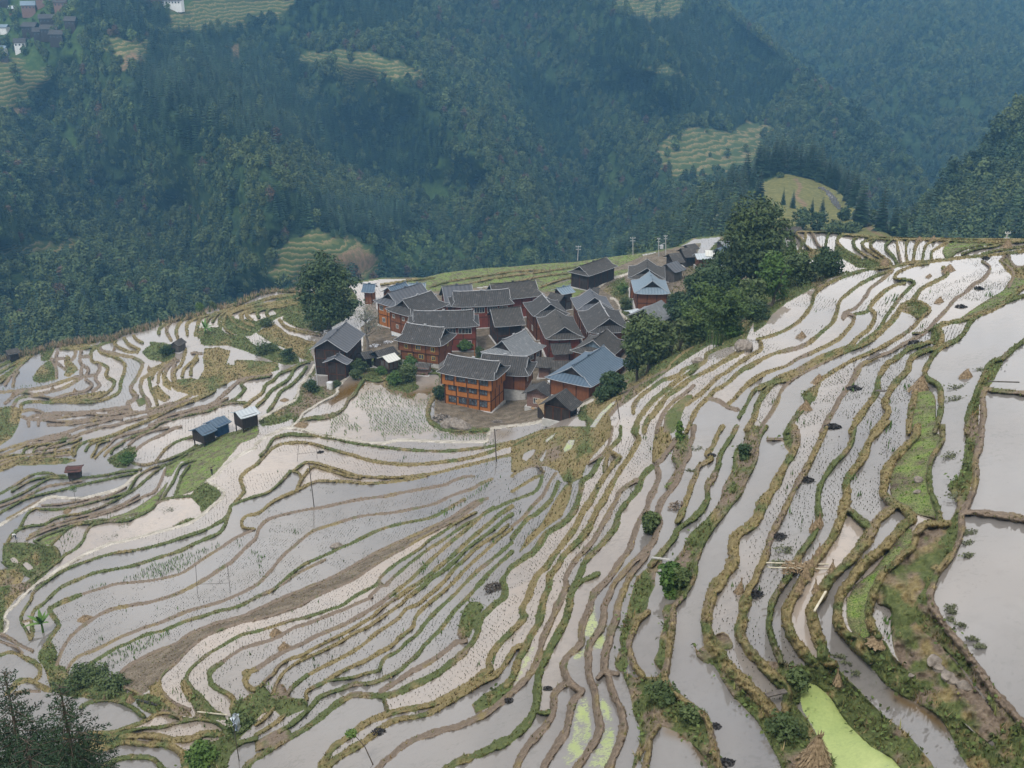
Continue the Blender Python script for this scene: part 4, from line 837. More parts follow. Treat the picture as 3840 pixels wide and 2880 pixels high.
CONIF = ["560,140 1000,130 1130,250 1100,420 950,560 560,560 480,400", "1100,380 1600,420 1680,620 1620,700 1350,640 1000,520", "980,760 1500,780 1560,860 1380,900 980,880", "2250,50 2700,50 3000,300 2800,480 2400,450 2200,300", "1050,-30 1600,-30 1500,120 1060,140", "280,0 620,0 640,120 520,130 300,110", "1900,250 2180,330 2200,640 2000,560"]
def slope_material():
    m, t, b = material('far_slope_ground', .95, .1); p = t.pos(); z = t.add('ShaderNodeSeparateXYZ', inp={0: p}).outputs[2]
    n = t.noise(p, .08, 5, .65); n2 = t.noise(p, .35, 4, .7)
    floor_ = t.ramp(n2, [(.3, (.012, .024, .010)), (.55, (.030, .052, .018)), (.75, (.055, .075, .028))])
    band = t.math('FRACT', t.math('ADD', t.math('MULTIPLY', z, .36), t.math('MULTIPLY', n, 3.0)))
    terr = t.ramp(band, [(.0, (.055, .075, .025)), (.3, (.10, .105, .04)), (.5, (.19, .145, .075)), (.62, (.05, .072, .025)), (.95, (.042, .062, .022))])
    scrub = t.ramp(n2, [(.3, (.022, .045, .012)), (.6, (.05, .082, .022)), (.8, (.095, .12, .035))])
    earth = t.ramp(n2, [(.3, (.085, .085, .04)), (.5, (.15, .105, .06)), (.7, (.23, .15, .095))])
    s = t.add('ShaderNodeSeparateColor', inp={0: t.attr('clearing')})
    c = t.mix(s.outputs[0], floor_, terr); c = t.mix(s.outputs[1], c, scrub); c = t.mix(s.outputs[2], c, earth)
    t.l.new(c, b.inputs['Base Color']); return m
M_SLOPE = slope_material()
def clearing_masks(s):
    A, B = s['A'], s['B']; out = {}
    for k, L in CLEAR.items():
        m = np.zeros(A.shape, bool)
        for tr in L: m |= polymask(A+16*vnoise(A.shape, 3, 90)+22*vnoise(A.shape, 9, 92), B+11*vnoise(A.shape, 3, 91)+9*vnoise(A.shape, 9, 93), spline(P_(tr+' '+tr.split()[0]), 30))
        out[k] = m
    return out
def slope_object(s, cm, label):
    n = s['A'].size; col = np.zeros((len(s['V']), 3))
    col[:n, 0] = (cm['t'] | False).ravel(); col[:n, 1] = (cm['g'] | cm['v']).ravel(); col[:n, 2] = cm['e'].ravel()
    return new_obj(s['name'], np_mesh(s['name'], s['V'], s['q'], True, {'clearing': col}), M_SLOPE, kind='structure', label=label, cat='mountain')
cm_main = clearing_masks(main); none = lambda s: {k: np.zeros(s['A'].shape, bool) for k in CLEAR}
slope_object(main, cm_main, 'forested mountainside facing the village across the gorge'); slope_object(backm, none(backm), 'hazy blue forested mountain in the far corner'); slope_object(rightm, none(rightm), 'dark forested hillside beyond the right rim of the terraces')
ck = none(knob); kA, kB = knob['A'], knob['B']
ck['g'] = polymask(kA, kB, P_("2850,690 2950,645 3080,670 3200,760 3300,850 3420,920 3400,1000 2700,1000 2690,930 2740,900 2800,800")); ck['e'] = polymask(kA+5*vnoise(kA.shape, 5, 3), kB, P_("2990,672 3012,700 3000,740 3030,770 3018,780 2985,745 2996,705 2975,672")) | polymask(kA, kB, P_("2700,740 2840,780 2900,800 2895,808 2830,790 2700,752")) | polymask(kA, kB, P_("3240,830 3290,870 3350,900 3340,910 3260,865 3225,830"))
ck['t'] = polymask(kA, kB, P_("3020,700 3090,700 3180,760 3190,800 3130,810 3040,760"))
ko = slope_object(knob, ck, 'grassy knoll at the end of the terraced ridge')
M_KNOLL = M_SLOPE.copy(); M_KNOLL.name = 'knoll_grass'; r_ = [n for n in M_KNOLL.node_tree.nodes if n.type == 'VALTORGB'][2].color_ramp
for e, c in zip(r_.elements, ((.075, .078, .024), (.145, .138, .048), (.24, .21, .085))): e.color = (*c, 1)
ko.data.materials.clear(); ko.data.materials.append(M_KNOLL)
def patch(name, s, poly, mat, lift, label, cat='field'):
    """a sheet laid on part of a slope (the paddies on the knoll)"""
    m = polymask(s['A'], s['B'], poly).ravel(); q = s['q'][(m[np.minimum(s['q'], m.size-1)] & (s['q'] < m.size)).all(1)]
    if not len(q): return
    u_, r_ = np.unique(q, return_inverse=True); v = s['V'][u_].copy(); v[:, 2] += lift
    new_obj(name, np_mesh(name, v, r_.reshape(-1, 4), True, {'clay': np.zeros(len(v)), 'duckweed': np.zeros(len(v)), 'peat_and_reflection': np.zeros(len(v))}), mat, kind='structure', label=label, cat=cat)
patch('paddy_water', knob, P_("3060,695 3095,700 3140,740 3165,790 3150,795 3120,770 3090,720 3060,705"), M_WATER, .15, 'flooded strip of paddy near the top of the knoll', 'water')
patch('paddy_water', knob, P_("2628,755 2660,745 2668,770 2662,800 2640,800"), M_WATER, .15, 'small flooded paddy on the wooded flank of the knoll', 'water')
patch('paddy_water', knob, P_("2600,905 2650,885 2690,890 2680,910 2700,935 2650,930 2610,915"), M_WATER, .15, 'winding flooded paddy below the knoll', 'water')
# ------------------------------------------------------------------ the far forest: instanced on points, one object
def proto(name, vf, mat):
    me = np_mesh(name, vf[0], vf[1]); me.materials.append(mat); return bpy.data.objects.new(name, me)
PROTO = bpy.data.collections.new('forest_stock'); pr = np.random.default_rng(5); names = []
for i in range(4): names.append(proto('stock_%02d' % i, fir_crown(pr, 1.9, 10.5*pr.uniform(.85, 1.15), 11, 11, 1.2), M_FIRFAR))
for i in range(6): names.append(proto('stock_%02d' % (4+i), round_crown(pr, 3.3*pr.uniform(.8, 1.15), 7.4*pr.uniform(.8, 1.15), 420, .46, 11, .1, True), M_LEAFFAR))
names.append(proto('stock_10', round_crown(pr, 2.8, 6.8, 360, .44, 9, .1, True), M_RUST))
names.append(proto('stock_11', round_crown(pr, 2.6, 6.5, 360, .44, 9, .0, True), M_LIME))
for o in names: PROTO.objects.link(o)
fp_, fk_, fs_ = [], [], []
def plant(s, spacing, kindmap, skip, seed, vmax=None, bump_=0):
    g = np.random.default_rng(seed); P = s['P']; A, B = s['A'], s['B']
    e1 = P[:-1, 1:]-P[:-1, :-1]; e2 = P[1:, :-1]-P[:-1, :-1]; ar = np.maximum(np.abs(e1[..., 0]*e2[..., 1]-e1[..., 1]*e2[..., 0]), .62*np.linalg.norm(np.cross(e1, e2), axis=-1))
    lam = ar/spacing[:-1, :-1]**2; lam[skip[:-1, :-1]] = 0
    if vmax is not None: lam[B[:-1, :-1] > vmax(A[:-1, :-1])] = 0
    lam = np.minimum(lam, 6); cnt = g.poisson(lam); ii, jj = np.repeat(np.argwhere(cnt > 0), cnt[cnt > 0], axis=0).T
    a, b = g.uniform(0, 1, len(ii))[:, None], g.uniform(0, 1, len(ii))[:, None]
    fp_.append(P[ii, jj]+e1[ii, jj]*a+e2[ii, jj]*b); fk_.append(kindmap(ii, jj, g)); fs_.append(g)
    return ii, jj
near_limit = lambda A: np.interp(A, edge[:, 0], edge[:, 1])+45
con = np.zeros(main['A'].shape, bool)
for tr in CONIF: con |= polymask(main['A']+25*vnoise(main['A'].shape, 8, 95), main['B']+18*vnoise(main['A'].shape, 8, 96), P_(tr))
nz_ = vnoise(main['A'].shape, 14, 97)
def km_main(ii, jj, g):
    c = con[ii, jj]; x = g.uniform(0, 1, len(ii)); k = np.where(x < np.where(c, .93, .22+.10*nz_[ii, jj]), g.integers(0, 4, len(ii)), g.integers(4, 10, len(ii)))
    y = g.uniform(0, 1, len(ii)); k = np.where(~c & (y < .035), 10, k); return np.where(~c & (y > .955), 11, k)
skip = cm_main['t'] | cm_main['g'] | cm_main['e'] | cm_main['v']
plant(main, np.where(con, 3.4, 4.7), km_main, skip, 1, near_limit)
edge_ = skip & (np.random.default_rng(8).uniform(0, 1, skip.shape) < np.where(cm_main['t'], .07, .45)) & ~cm_main['e']     # lone trees in the clearings
plant(main, np.where(cm_main['g'], 4.6, 6.0), lambda ii, jj, g: np.where(g.uniform(0, 1, len(ii)) < .5, 11, g.integers(4, 10, len(ii))), ~edge_, 2, near_limit)
plant(backm, np.full(backm['A'].shape, 5.6), lambda ii, jj, g: np.where(g.uniform(0, 1, len(ii)) < .3, g.integers(0, 4, len(ii)), g.integers(4, 10, len(ii))), backm['A'] < 2500, 3)
plant(rightm, np.full(rightm['A'].shape, 3.6), lambda ii, jj, g: np.where(g.uniform(0, 1, len(ii)) < .25, g.integers(0, 4, len(ii)), g.integers(4, 10, len(ii))), np.zeros(rightm['A'].shape, bool), 4)
kn_skip = (kA > 2760) | ck['g']
plant(knob, np.full(kA.shape, 3.2), lambda ii, jj, g: np.where(g.uniform(0, 1, len(ii)) < .75, g.integers(0, 4, len(ii)), g.integers(4, 10, len(ii))), kn_skip | (kB < 700), 5)
FPT = np.vstack(fp_); FK = np.concatenate(fk_).astype(np.int32); g_ = np.random.default_rng(12)
FS = g_.uniform(.7, 1.25, len(FPT))*np.where(FK < 4, 1.18, 1.22)*np.where(g_.uniform(0, 1, len(FPT)) < .07, 1.45, 1.0); FR = g_.uniform(0, 6.28, len(FPT))
me = bpy.data.meshes.new('far_forest'); me.vertices.add(len(FPT)); me.vertices.foreach_set('co', FPT.astype(np.float32).ravel()-np.tile(np.array([0, 0, .4], np.float32), len(FPT)))
for nm, ty, arr in (('pick', 'INT', FK), ('size', 'FLOAT', FS.astype(np.float32)), ('turn', 'FLOAT', FR.astype(np.float32))): me.attributes.new(nm, ty, 'POINT').data.foreach_set('value', arr)
forest = new_obj('forest', me, None, kind='stuff', label='dense mixed forest covering the slopes across the gorge', cat='forest')
ng = bpy.data.node_groups.new('plant_forest', 'GeometryNodeTree'); ng.interface.new_socket('Geometry', in_out='INPUT', socket_type='NodeSocketGeometry'); ng.interface.new_socket('Geometry', in_out='OUTPUT', socket_type='NodeSocketGeometry')
gi, go = ng.nodes.new('NodeGroupInput'), ng.nodes.new('NodeGroupOutput'); ci = ng.nodes.new('GeometryNodeCollectionInfo'); ci.inputs[0].default_value = PROTO; ci.inputs[1].default_value = True
ip = ng.nodes.new('GeometryNodeInstanceOnPoints'); ip.inputs['Pick Instance'].default_value = True
def nattr(nm, ty):
    n = ng.nodes.new('GeometryNodeInputNamedAttribute'); n.data_type = ty; n.inputs[0].default_value = nm; return [o for o in n.outputs if o.enabled and o.name == 'Attribute'][0]
ng.links.new(gi.outputs[0], ip.inputs['Points']); ng.links.new(ci.outputs[0], ip.inputs['Instance']); ng.links.new(nattr('pick', 'INT'), ip.inputs['Instance Index'])
cx = ng.nodes.new('ShaderNodeCombineXYZ'); ng.links.new(nattr('turn', 'FLOAT'), cx.inputs[2]); ng.links.new(cx.outputs[0], ip.inputs['Rotation']); ng.links.new(nattr('size', 'FLOAT'), ip.inputs['Scale']); ng.links.new(ip.outputs[0], go.inputs[0])
forest.modifiers.new('trees', 'NODES').node_group = ng
print('forest trees', len(FPT))
# ------------------------------------------------------------------ the blue air
def haze_box():
    allp = np.vstack([main['V'], backm['V'], rightm['V'], land_me_bounds]); lo, hi = allp.min(0), allp.max(0)
    lo = lo-np.array([40, 300, 1.0]); hi = hi+np.array([40, 60, 0]); hi[2] = max(hi[2], 2)+25
    bm = bmesh.new(); bmesh.ops.create_cube(bm, size=1.0); me = bpy.data.meshes.new('haze'); bm.to_mesh(me); bm.free()
    o = new_obj('haze', me, None, kind='stuff', label='thin blue haze filling the valley', cat='haze'); o.location = (lo+hi)/2; o.scale = hi-lo
    m = bpy.data.materials.new('valley_haze'); m.use_nodes = True; t = m.node_tree; t.nodes.clear()
    out = t.nodes.new('ShaderNodeOutputMaterial'); pv = t.nodes.new('ShaderNodeVolumePrincipled'); pv.inputs['Color'].default_value = (.19, .46, .76, 1); pv.inputs['Density'].default_value = HAZE; pv.inputs['Anisotropy'].default_value = 0.0
    t.links.new(pv.outputs[0], out.inputs['Volume']); me.materials.append(m)
HAZE = .00022; land_me_bounds = np.vstack([fp, sk])
haze_box()
# ------------------------------------------------------------------ buildings
class MB:
    def __init__(s): s.v, s.f, s.uv = [], [], []
    def quad(s, *p):
        n = len(s.v); s.v += [tuple(q) for q in p]; s.f.append(tuple(range(n, n+len(p))))
    def box(s, x0, x1, y0, y1, z0, z1):
        n = len(s.v); s.v += [(x, y, z) for z in (z0, z1) for y in (y0, y1) for x in (x0, x1)]
        s.f += [tuple(n+i for i in q) for q in ((0, 2, 3, 1), (4, 5, 7, 6), (0, 1, 5, 4), (2, 6, 7, 3), (0, 4, 6, 2), (1, 3, 7, 5))]
    def tube(s, path, r, sides=5):
        rr = r if hasattr(r, '__len__') else [r]*len(path); v, f = tube(path, rr, sides); n = len(s.v); s.v += [tuple(q) for q in v]; s.f += [tuple(int(i)+n for i in q) for q in f]
    def grid(s, G):
        n = len(s.v); h, w = len(G), len(G[0])
        for row in G: s.v += [tuple(p) for p in row]
        for i in range(h-1):
            for j in range(w-1): s.f.append((n+i*w+j, n+i*w+j+1, n+(i+1)*w+j+1, n+(i+1)*w+j))
    def slab(s, G, th=.14):
        """a curved sheet with a thickness"""
        lo = [[(x, y, z-th) for x, y, z in row] for row in G]; s.grid(G); s.grid([row[::-1] for row in lo])
        for a, b in ((G[0], lo[0]), (G[-1], lo[-1]), ([r[0] for r in G], [r[0] for r in lo]), ([r[-1] for r in G], [r[-1] for r in lo])): s.grid([a, b])
    def build(s, name, mat, parent=None, smooth=False, **kw):
        me = bpy.data.meshes.new(name); me.from_pydata(s.v, [], s.f); me.update()
        bm = bmesh.new(); bm.from_mesh(me); bmesh.ops.recalc_face_normals(bm, faces=bm.faces); bm.to_mesh(me); bm.free()
        if smooth: me.polygons.foreach_set('use_smooth', [True]*len(me.polygons))
        return new_obj(name, me, mat, parent, **kw)
def thing(name, loc, rz=0, label=None, cat=None, group=None):
    o = bpy.data.objects.new(name, None); C.objects.link(o); o.location = loc; o.rotation_euler = (0, 0, rz); return tag(o, label, cat, group)
def tile_material(name, dark, light, lichen, stripe=.5, lich=.5, rough=.8):
    """rows of roof tiles running down the slope (object x or y, whichever runs along the eave)"""
    m, t, b = material(name, rough, .25); p = t.obj(); g = t.add('ShaderNodeNewGeometry'); vt = t.add('ShaderNodeVectorTransform', vector_type='NORMAL', convert_from='WORLD', convert_to='OBJECT'); t.l.new(g.outputs['Normal'], vt.inputs[0])
    nn = t.add('ShaderNodeSeparateXYZ', inp={0: vt.outputs[0]}); ps = t.add('ShaderNodeSeparateXYZ', inp={0: p})
    side = t.math('GREATER_THAN', t.math('ABSOLUTE', nn.outputs[0]), t.math('ABSOLUTE', nn.outputs[1]))
    a = t.math('ADD', t.math('MULTIPLY', ps.outputs[1], side), t.math('MULTIPLY', ps.outputs[0], t.math('SUBTRACT', 1.0, side)))
    wv = t.math('SINE', t.math('MULTIPLY', a, 6.283/stripe)); n = t.noise(p, 1.1, 5, .7); n2 = t.noise(p, 4.5, 3, .7)
    c = t.mix(t.math('ADD', t.math('MULTIPLY', wv, .28), n, clamp=True), dark, light)
    c = t.mix(t.add('ShaderNodeMapRange', inp={0: t.math('ADD', t.math('MULTIPLY', n, .6), t.math('MULTIPLY', n2, .4)), 1: .56, 2: .70, 3: 0, 4: lich}).outputs[0], c, lichen)
    t.l.new(c, b.inputs['Base Color']); t.l.new(t.bump(wv, .5, .06), b.inputs['Normal']); return m
def wood_material(name, c1, c2, plank=.45):
    m, t, b = material(name, .75, .2); p = t.obj(); ps = t.add('ShaderNodeSeparateXYZ', inp={0: p})
    cx_ = t.add('ShaderNodeCombineXYZ', inp={0: t.math('MULTIPLY', ps.outputs[0], 2.2), 1: t.math('MULTIPLY', ps.outputs[1], 2.2), 2: t.math('MULTIPLY', ps.outputs[2], .5)})
    n = t.noise(cx_.outputs[0], 1.2, 4, .65); t.l.new(t.ramp(n, [(.3, c1), (.7, c2)]), b.inputs['Base Color']); return m
M_TILE = tile_material('grey_clay_tiles', (.020, .019, .018), (.068, .064, .062), (.26, .255, .245), lich=.6)
M_TILEOLD = tile_material('weathered_clay_tiles', (.020, .018, .016), (.078, .071, .064), (.22, .205, .19), .4, .65)
M_TILEPALE = tile_material('pale_lichened_tiles', (.085, .09, .094), (.20, .21, .22), (.40, .41, .42), .42, .7)
M_SLATE = tile_material('smooth_grey_shingles', (.055, .058, .066), (.10, .104, .116), (.14, .145, .155), 1.2, .15, .7)
M_BLUEMET = tile_material('blue_grey_sheet_metal', (.045, .072, .105), (.085, .122, .165), (.13, .17, .215), .8, .2, .5)
M_PALEMET = tile_material('pale_blue_sheet_metal', (.10, .14, .175), (.165, .215, .26), (.24, .29, .33), .8, .2, .5)
M_WHITEMET = tile_material('white_sheet_metal', (.29, .32, .345), (.42, .455, .475), (.30, .20, .12), .8, .2, .45)
M_RUSTMET = tile_material('rusty_pale_sheet_metal', (.42, .43, .40), (.56, .56, .52), (.30, .15, .07), .8, .8, .6)
M_ORANGE = wood_material('orange_varnished_timber', (.25, .085, .020), (.35, .135, .034))
M_BROWN = wood_material('brown_varnished_timber', (.12, .044, .019), (.19, .074, .030))
M_RED = wood_material('red_painted_timber', (.125, .030, .017), (.175, .045, .025))
M_DARKW = wood_material('old_dark_timber', (.016, .012, .010), (.045, .033, .027))
M_GREYW = wood_material('grey_weathered_timber', (.055, .046, .040), (.12, .105, .092))
M_POST = mottled('dark_timber_posts', (.045, .018, .010), (.085, .035, .018), 2)
M_TRIM = mottled('white_ridge_mortar', (.24, .25, .26), (.40, .40, .41), 1.5, .7)
M_CONC = mottled('village_concrete', (.30, .29, .275), (.46, .45, .43), 1.2, .85)
M_BRICK = mottled('dull_red_brick', (.13, .075, .06), (.22, .14, .115), 3, .9)
M_WHITEW = mottled('white_plaster', (.55, .55, .54), (.72, .72, .70), 1.5, .8)
M_FRAME = mottled('pale_window_frame', (.42, .40, .36), (.55, .53, .48), 2, .6)
M_YFRAME = mottled('yellow_window_frame', (.40, .27, .06), (.50, .36, .10), 2, .6)
M_GLASS, tg, bg_ = material('dark_window_glass', .12, .5); bg_.inputs['Base Color'].default_value = (.035, .045, .055, 1)
tg.l.new(tg.ramp(tg.noise(tg.obj(), 1.4, 2), [(.35, (.015, .018, .022)), (.6, (.07, .085, .10)), (.75, (.20, .23, .24))]), bg_.inputs['Base Color'])
M_BLUEP = mottled('blue_painted_boards', (.02, .055, .14), (.04, .09, .2), 1.5, .7)
def settle(u, v, H):
    """ground height under a roof point seen at pixel u,v and standing H above the ground"""
    z = ground_z(u, v+200)
    for _ in range(6):
        p = at_z(u, v, z+H); uu, vv = project((p[0], p[1], z)); z = ground_z(float(uu), float(vv), 8)
    return z
house_log = []
def window(parent, face, c, z, w, h, L2, W2, frame=M_FRAME, name='window'):
    """a framed window set on a wall face of a body of half sizes L2, W2"""
    f, g = MB(), MB(); d0, d1 = .0, .07
    def put(mb, a0, a1, z0, z1, p0, p1):
        if face == 'f': mb.box(a0, a1, -W2-p1, -W2-p0, z0, z1)
        elif face == 'b': mb.box(a0, a1, W2+p0, W2+p1, z0, z1)
        elif face == 'r': mb.box(L2+p0, L2+p1, a0, a1, z0, z1)
        else: mb.box(-L2-p1, -L2-p0, a0, a1, z0, z1)
    a, b = c-w/2, c+w/2; t = .09
    put(f, a, b, z, z+t, .01, .09); put(f, a, b, z+h-t, z+h, .01, .09); put(f, a, a+t, z+t, z+h-t, .01, .09); put(f, b-t, b, z+t, z+h-t, .01, .09)
    nm = max(1, int(round(w/1.0))-0)
    for k in range(1, nm+1 if nm > 1 else 2):
        x = a+(b-a)*k/(nm+1 if nm > 1 else 2); put(f, x-.035, x+.035, z+t, z+h-t, .012, .08)
    fo = f.build(name, frame, parent); put(g, a+t*.5, b-t*.5, z+t*.5, z+h-t*.5, .004, .03); g.build('pane', M_GLASS, fo); return fo
def house(name, label, ridge, W, Hr, He, cat='house', e=.9, kind='x', roof=M_TILE, wall=M_BROWN, ov=.9, base=0, basemat=M_CONC, storeys=2, tg=.5, wins=(), posts=3.0, curve=1.28, up=.35, jetty=0, gable=None, group=None, zg=None, frame=M_FRAME, trim=True, lower=None, dz=0):
    (u1, v1), (u2, v2) = ridge
    um, vm = (u1+u2)/2, (v1+v2)/2; z = (settle(um, vm, Hr) if zg is None else zg)+dz
    a, b = Vector(at_z(u1, v1, z+Hr)), Vector(at_z(u2, v2, z+Hr)); ctr = (a+b)/2; dv = b-a; Lr = math.hypot(dv.x, dv.y); rz = math.atan2(dv.y, dv.x)
    root = thing(name, (ctr.x, ctr.y, z), rz, label, cat, group); R2 = Lr/2; Lt2 = R2+(e if kind == 'x' else 0); W2 = W/2; dH = Hr-He
    zz = lambda t: He+dH*max(0.0, 1-t)**curve
    r = MB(); NTt = 9
    ts = [i/NTt for i in range(NTt+1)]; go = .35 if kind == 'x' else 0
    for sg in (-1, 1):
        G = []
        for t in ts:
            if kind == 'x': ex = R2+go*(t < tg) if t < tg else R2+go*max(0, 1-(t-tg)*6)+e*(t-tg)/(1-tg); ex = max(ex, R2+e*max(0, t-tg)/(1-tg))
            else: ex = R2
            row = []
            for k in range(9):
                s_ = -1+2*k/8; lift = up*max(0, t-.55)/.45*abs(s_)**4 if kind == 'x' else .12*abs(s_)**4*t
                row.append((ex*s_, sg*W2*t, zz(t)+lift))
            G.append(row)
        r.slab(G)
    if kind == 'x':
        for sx in (-1, 1):
            G = []
            for i in range(5):
                s_ = i/4; t = tg+(1-tg)*s_; x = sx*(R2+e*s_); G.append([(x, W2*t*q, zz(t)-.02*(1-abs(q))+up*max(0, t-.55)/.45*abs(q)**4-.015) for q in (-1, -.75, -.4, 0, .4, .75, 1)])
            r.slab(G)
    ro = r.build('roof', roof, root)
    if trim:
        m = MB(); rd = []
        for k in range(9):
            s_ = -1+2*k/8; rd.append(((R2+.2)*s_, 0, Hr+.10+.28*abs(s_)**6))
        m.tube(rd, [.12]*9, 5); m.box(-.35, .35, -.12, .12, Hr+.15, Hr+.5)
        m.build('ridge', M_TRIM if roof in (M_TILE, M_TILEPALE) else roof, ro)
        m = MB()
        for sx in (-1, 1):
            for sg in (-1, 1):
                if kind == 'x':
                    m.tube([((R2+go)*sx, sg*W2*t, zz(t)+.05) for t in [i/6*tg for i in range(7)]], .065, 4)
                    m.tube([((R2+e*q)*sx, sg*W2*(tg+(1-tg)*q), zz(tg+(1-tg)*q)+.05+up*max(0, tg+(1-tg)*q-.55)/.45) for q in (0, .33, .66, 1.03)], .055, 4)
                else: m.tube([(R2*sx, sg*W2*t, zz(t)+.03) for t in ts], .065, 4)
        for sg in (-1, 1): m.tube([(Lt2*q, sg*(W2+.02), He-.06+(up*abs(q)**4 if kind == 'x' else .12*abs(q)**4)) for q in [-1+i/5 for i in range(11)]], .055, 4)
        if kind == 'x':
            for sx in (-1, 1): m.tube([(sx*(Lt2+.02), W2*q, He-.06+up*abs(q)**4) for q in [-1+i/4 for i in range(9)]], .055, 4)
        m.build('eave_trim', M_TRIM, ro)
    if kind == 'x':   # recessed gable boards
        zb = zz(tg)-.1
        for sx in (-1, 1): m = MB(); m.quad((sx*(R2-.25), -W2*tg, zb), (sx*(R2-.25), W2*tg, zb), (sx*(R2-.25), 0, Hr-.1)); m.build('gable', gable or M_DARKW, root)
    L2, B2 = Lt2-ov, W2-ov; m = MB(); f = MB(); top = He-.05
    hs = (top-base)/storeys
    if jetty: zj = top-hs; m.box(-L2+jetty, L2-jetty, -B2+jetty, B2, base, zj); m.box(-L2, L2, -B2, B2, zj, top+.25)
    else: m.box(-L2, L2, -B2, B2, base, top+.25)
    if kind == 'g':
        for sx in (-1, 1):
            m.quad((sx*L2, -B2, top), (sx*L2, B2, top), (sx*L2, B2, zz(B2/W2)-.16), (sx*L2, 0, Hr-.2), (sx*L2, -B2, zz(B2/W2)-.16))
    if kind == 'g': m.f = [q for q in m.f]
    wo = m.build('wall', wall, root)
    if posts:
        nL, nW = max(1, int(round(2*L2/posts))), max(1, int(round(2*B2/posts)))
        for k in range(storeys):
            z0, z1 = base+k*hs, base+(k+1)*hs; i_ = jetty if (jetty and k < storeys-1) else 0
            l, w_, yb = L2-i_, B2-i_, B2; q = .13
            for i in range(nL+1):
                x = -l+2*l*i/nL; f.box(x-q, x+q, -w_-.06, -w_+.05, z0, z1); f.box(x-q, x+q, yb-.05, yb+.06, z0, z1)
            for i in range(nW+1):
                y = -w_+(yb+w_)*i/nW
                for sx in (-1, 1): f.box(sx*l-.06, sx*l+.06, y-q, y+q, z0, z1-.003)
            f.box(-l-.08, l+.08, -w_-.08, -w_+.06, z1-.18, z1+.004); f.box(-l-.08, l+.08, yb-.06, yb+.08, z1-.18, z1+.004)
            for sx in (-1, 1): f.box(sx*l-.078, sx*l+.078, -w_, yb, z1-.17, z1)
        f.build('timber_frame', M_POST, root)
    if base > 0:
        m = MB(); m.box(-L2+.1+jetty, L2-.1-jetty, -B2+.1+jetty, B2-.1, -1.6, base); m.build('foundation', basemat, root)
    else:
        m = MB(); m.box(-L2-.4+jetty, L2+.4-jetty, -B2-.5+jetty, B2+.4, -1.4, .12); m.build('foundation', M_CONC, root)
    for wd in wins:
        face, c, z_, w_, h_ = wd[:5]; i_ = jetty if (jetty and z_ < top-hs-.1) else 0
        window(root, face, c, z_, w_, h_, L2-i_, B2-i_, frame)
    house_log.append((name, label, round(Lr, 1), round(z, 1), np.round(project(np.array(root.location)), 0)))
    return root
def rp(t, a, b, c, d): return (px(t, a, b), px(t, c, d))
def front_row(n, L, z, w, h, face='f'): return [(face, -L+2*L*(i+.5)/n, z, w, h) for i in range(n)]
# the three-storey guest house in front
house('timber_house', 'three-storey bright orange timber house with four windows on every floor', rp('R8', 230, 225, 745, 300), 9.2, 10.6, 7.9, e=.9, wall=M_ORANGE, storeys=3, jetty=.55, ov=.8, posts=2.75, frame=M_POST,
      wins=front_row(4, 5.4, 6.25, 2.2, 1.35)+front_row(4, 4.9, 3.75, 2.0, 1.35)+front_row(4, 4.9, .95, 2.0, 1.6))
house('timber_house', 'two-storey brown house with small yellow-framed windows, left of the three-storey orange house', rp('R5', 540, 785, 1045, 850), 9.6, 9.4, 6.3, e=1.4, wall=M_BROWN, base=1.4, storeys=2, posts=3.4, jetty=.4, frame=M_YFRAME,
      wins=[('f', -3.4, 4.5, 1.0, 1.1), ('f', -.2, 4.5, 1.3, 1.2), ('f', 3.7, 4.5, 1.1, 1.2), ('f', -2.6, 2.2, 1.1, 1.0), ('f', .4, 2.1, 1.4, 1.2), ('f', 3.6, 2.1, 1.0, 1.2), ('r', 1.0, 4.6, .8, 1.0)])
house('timber_house', 'long red house with broad curtained windows, roof right behind the yellow-windowed house', rp('R5', 640, 620, 1445, 605), 8.6, 9.6, 6.6, e=1.6, wall=M_RED, storeys=2, posts=3.4, frame=M_FRAME, wins=[('f', 5.3, 4.6, 3.3, 1.5), ('f', 1.5, 4.6, 3.0, 1.5), ('f', 5.4, 1.3, 3.0, 1.5), ('f', -2.6, 4.6, 3.0, 1.5)])
house('timber_house', 'dark reddish house with a lichen-streaked roof and gable facing the big tree', rp('R5', 490, 460, 870, 340), 9.8, 10.2, 7.0, e=2.1, wall=M_BROWN, base=1.2, basemat=M_WHITEW, storeys=2, posts=3.2, wins=[('l', 2.6, 5.0, .9, 1.0), ('l', -1.0, 5.0, .9, 1.0), ('l', 1.4, 2.4, .9, 1.1), ('l', -3.0, 5.0, .9, 1.0)])
house('timber_house', 'house with a smooth grey shingle roof, nearest the big tree in the back row', rp('R5', 290, 360, 730, 230), 9.0, 9.6, 6.6, e=1.8, roof=M_SLATE, wall=M_ORANGE, storeys=2, posts=3, wins=[('l', 2.3, 4.4, 1.5, 1.4), ('l', -.4, 4.4, 1.3, 1.4), ('l', 1.5, 1.2, 1.2, 1.3)])
house('metal_shed', 'blue sheet-metal roofed shed at the back corner of the village', rp('R5', 270, 290, 525, 215), 7.0, 6.6, 4.6, kind='g', roof=M_BLUEMET, wall=M_BROWN, storeys=1, cat='shed')
house('metal_shed', 'low pale blue sheet-metal roof behind the shingled house', rp('R5', 560, 232, 800, 232), 5.5, 5.0, 3.8, kind='g', roof=M_PALEMET, wall=M_GREYW, storeys=1, cat='shed')
house('metal_shed', 'blue roofed shed half hidden by the bare tree', rp('R5', -70, 240, 110, 245), 6.0, 5.6, 4.0, kind='g', roof=M_BLUEMET, wall=M_BROWN, storeys=1, cat='shed')
house('timber_house', 'house under a grey roof of broad horizontal sheets in the back row', rp('R5', 1020, 275, 1435, 245), 11.0, 8.6, 4.4, kind='g', roof=M_SLATE, wall=M_RED, storeys=1, curve=1.1)
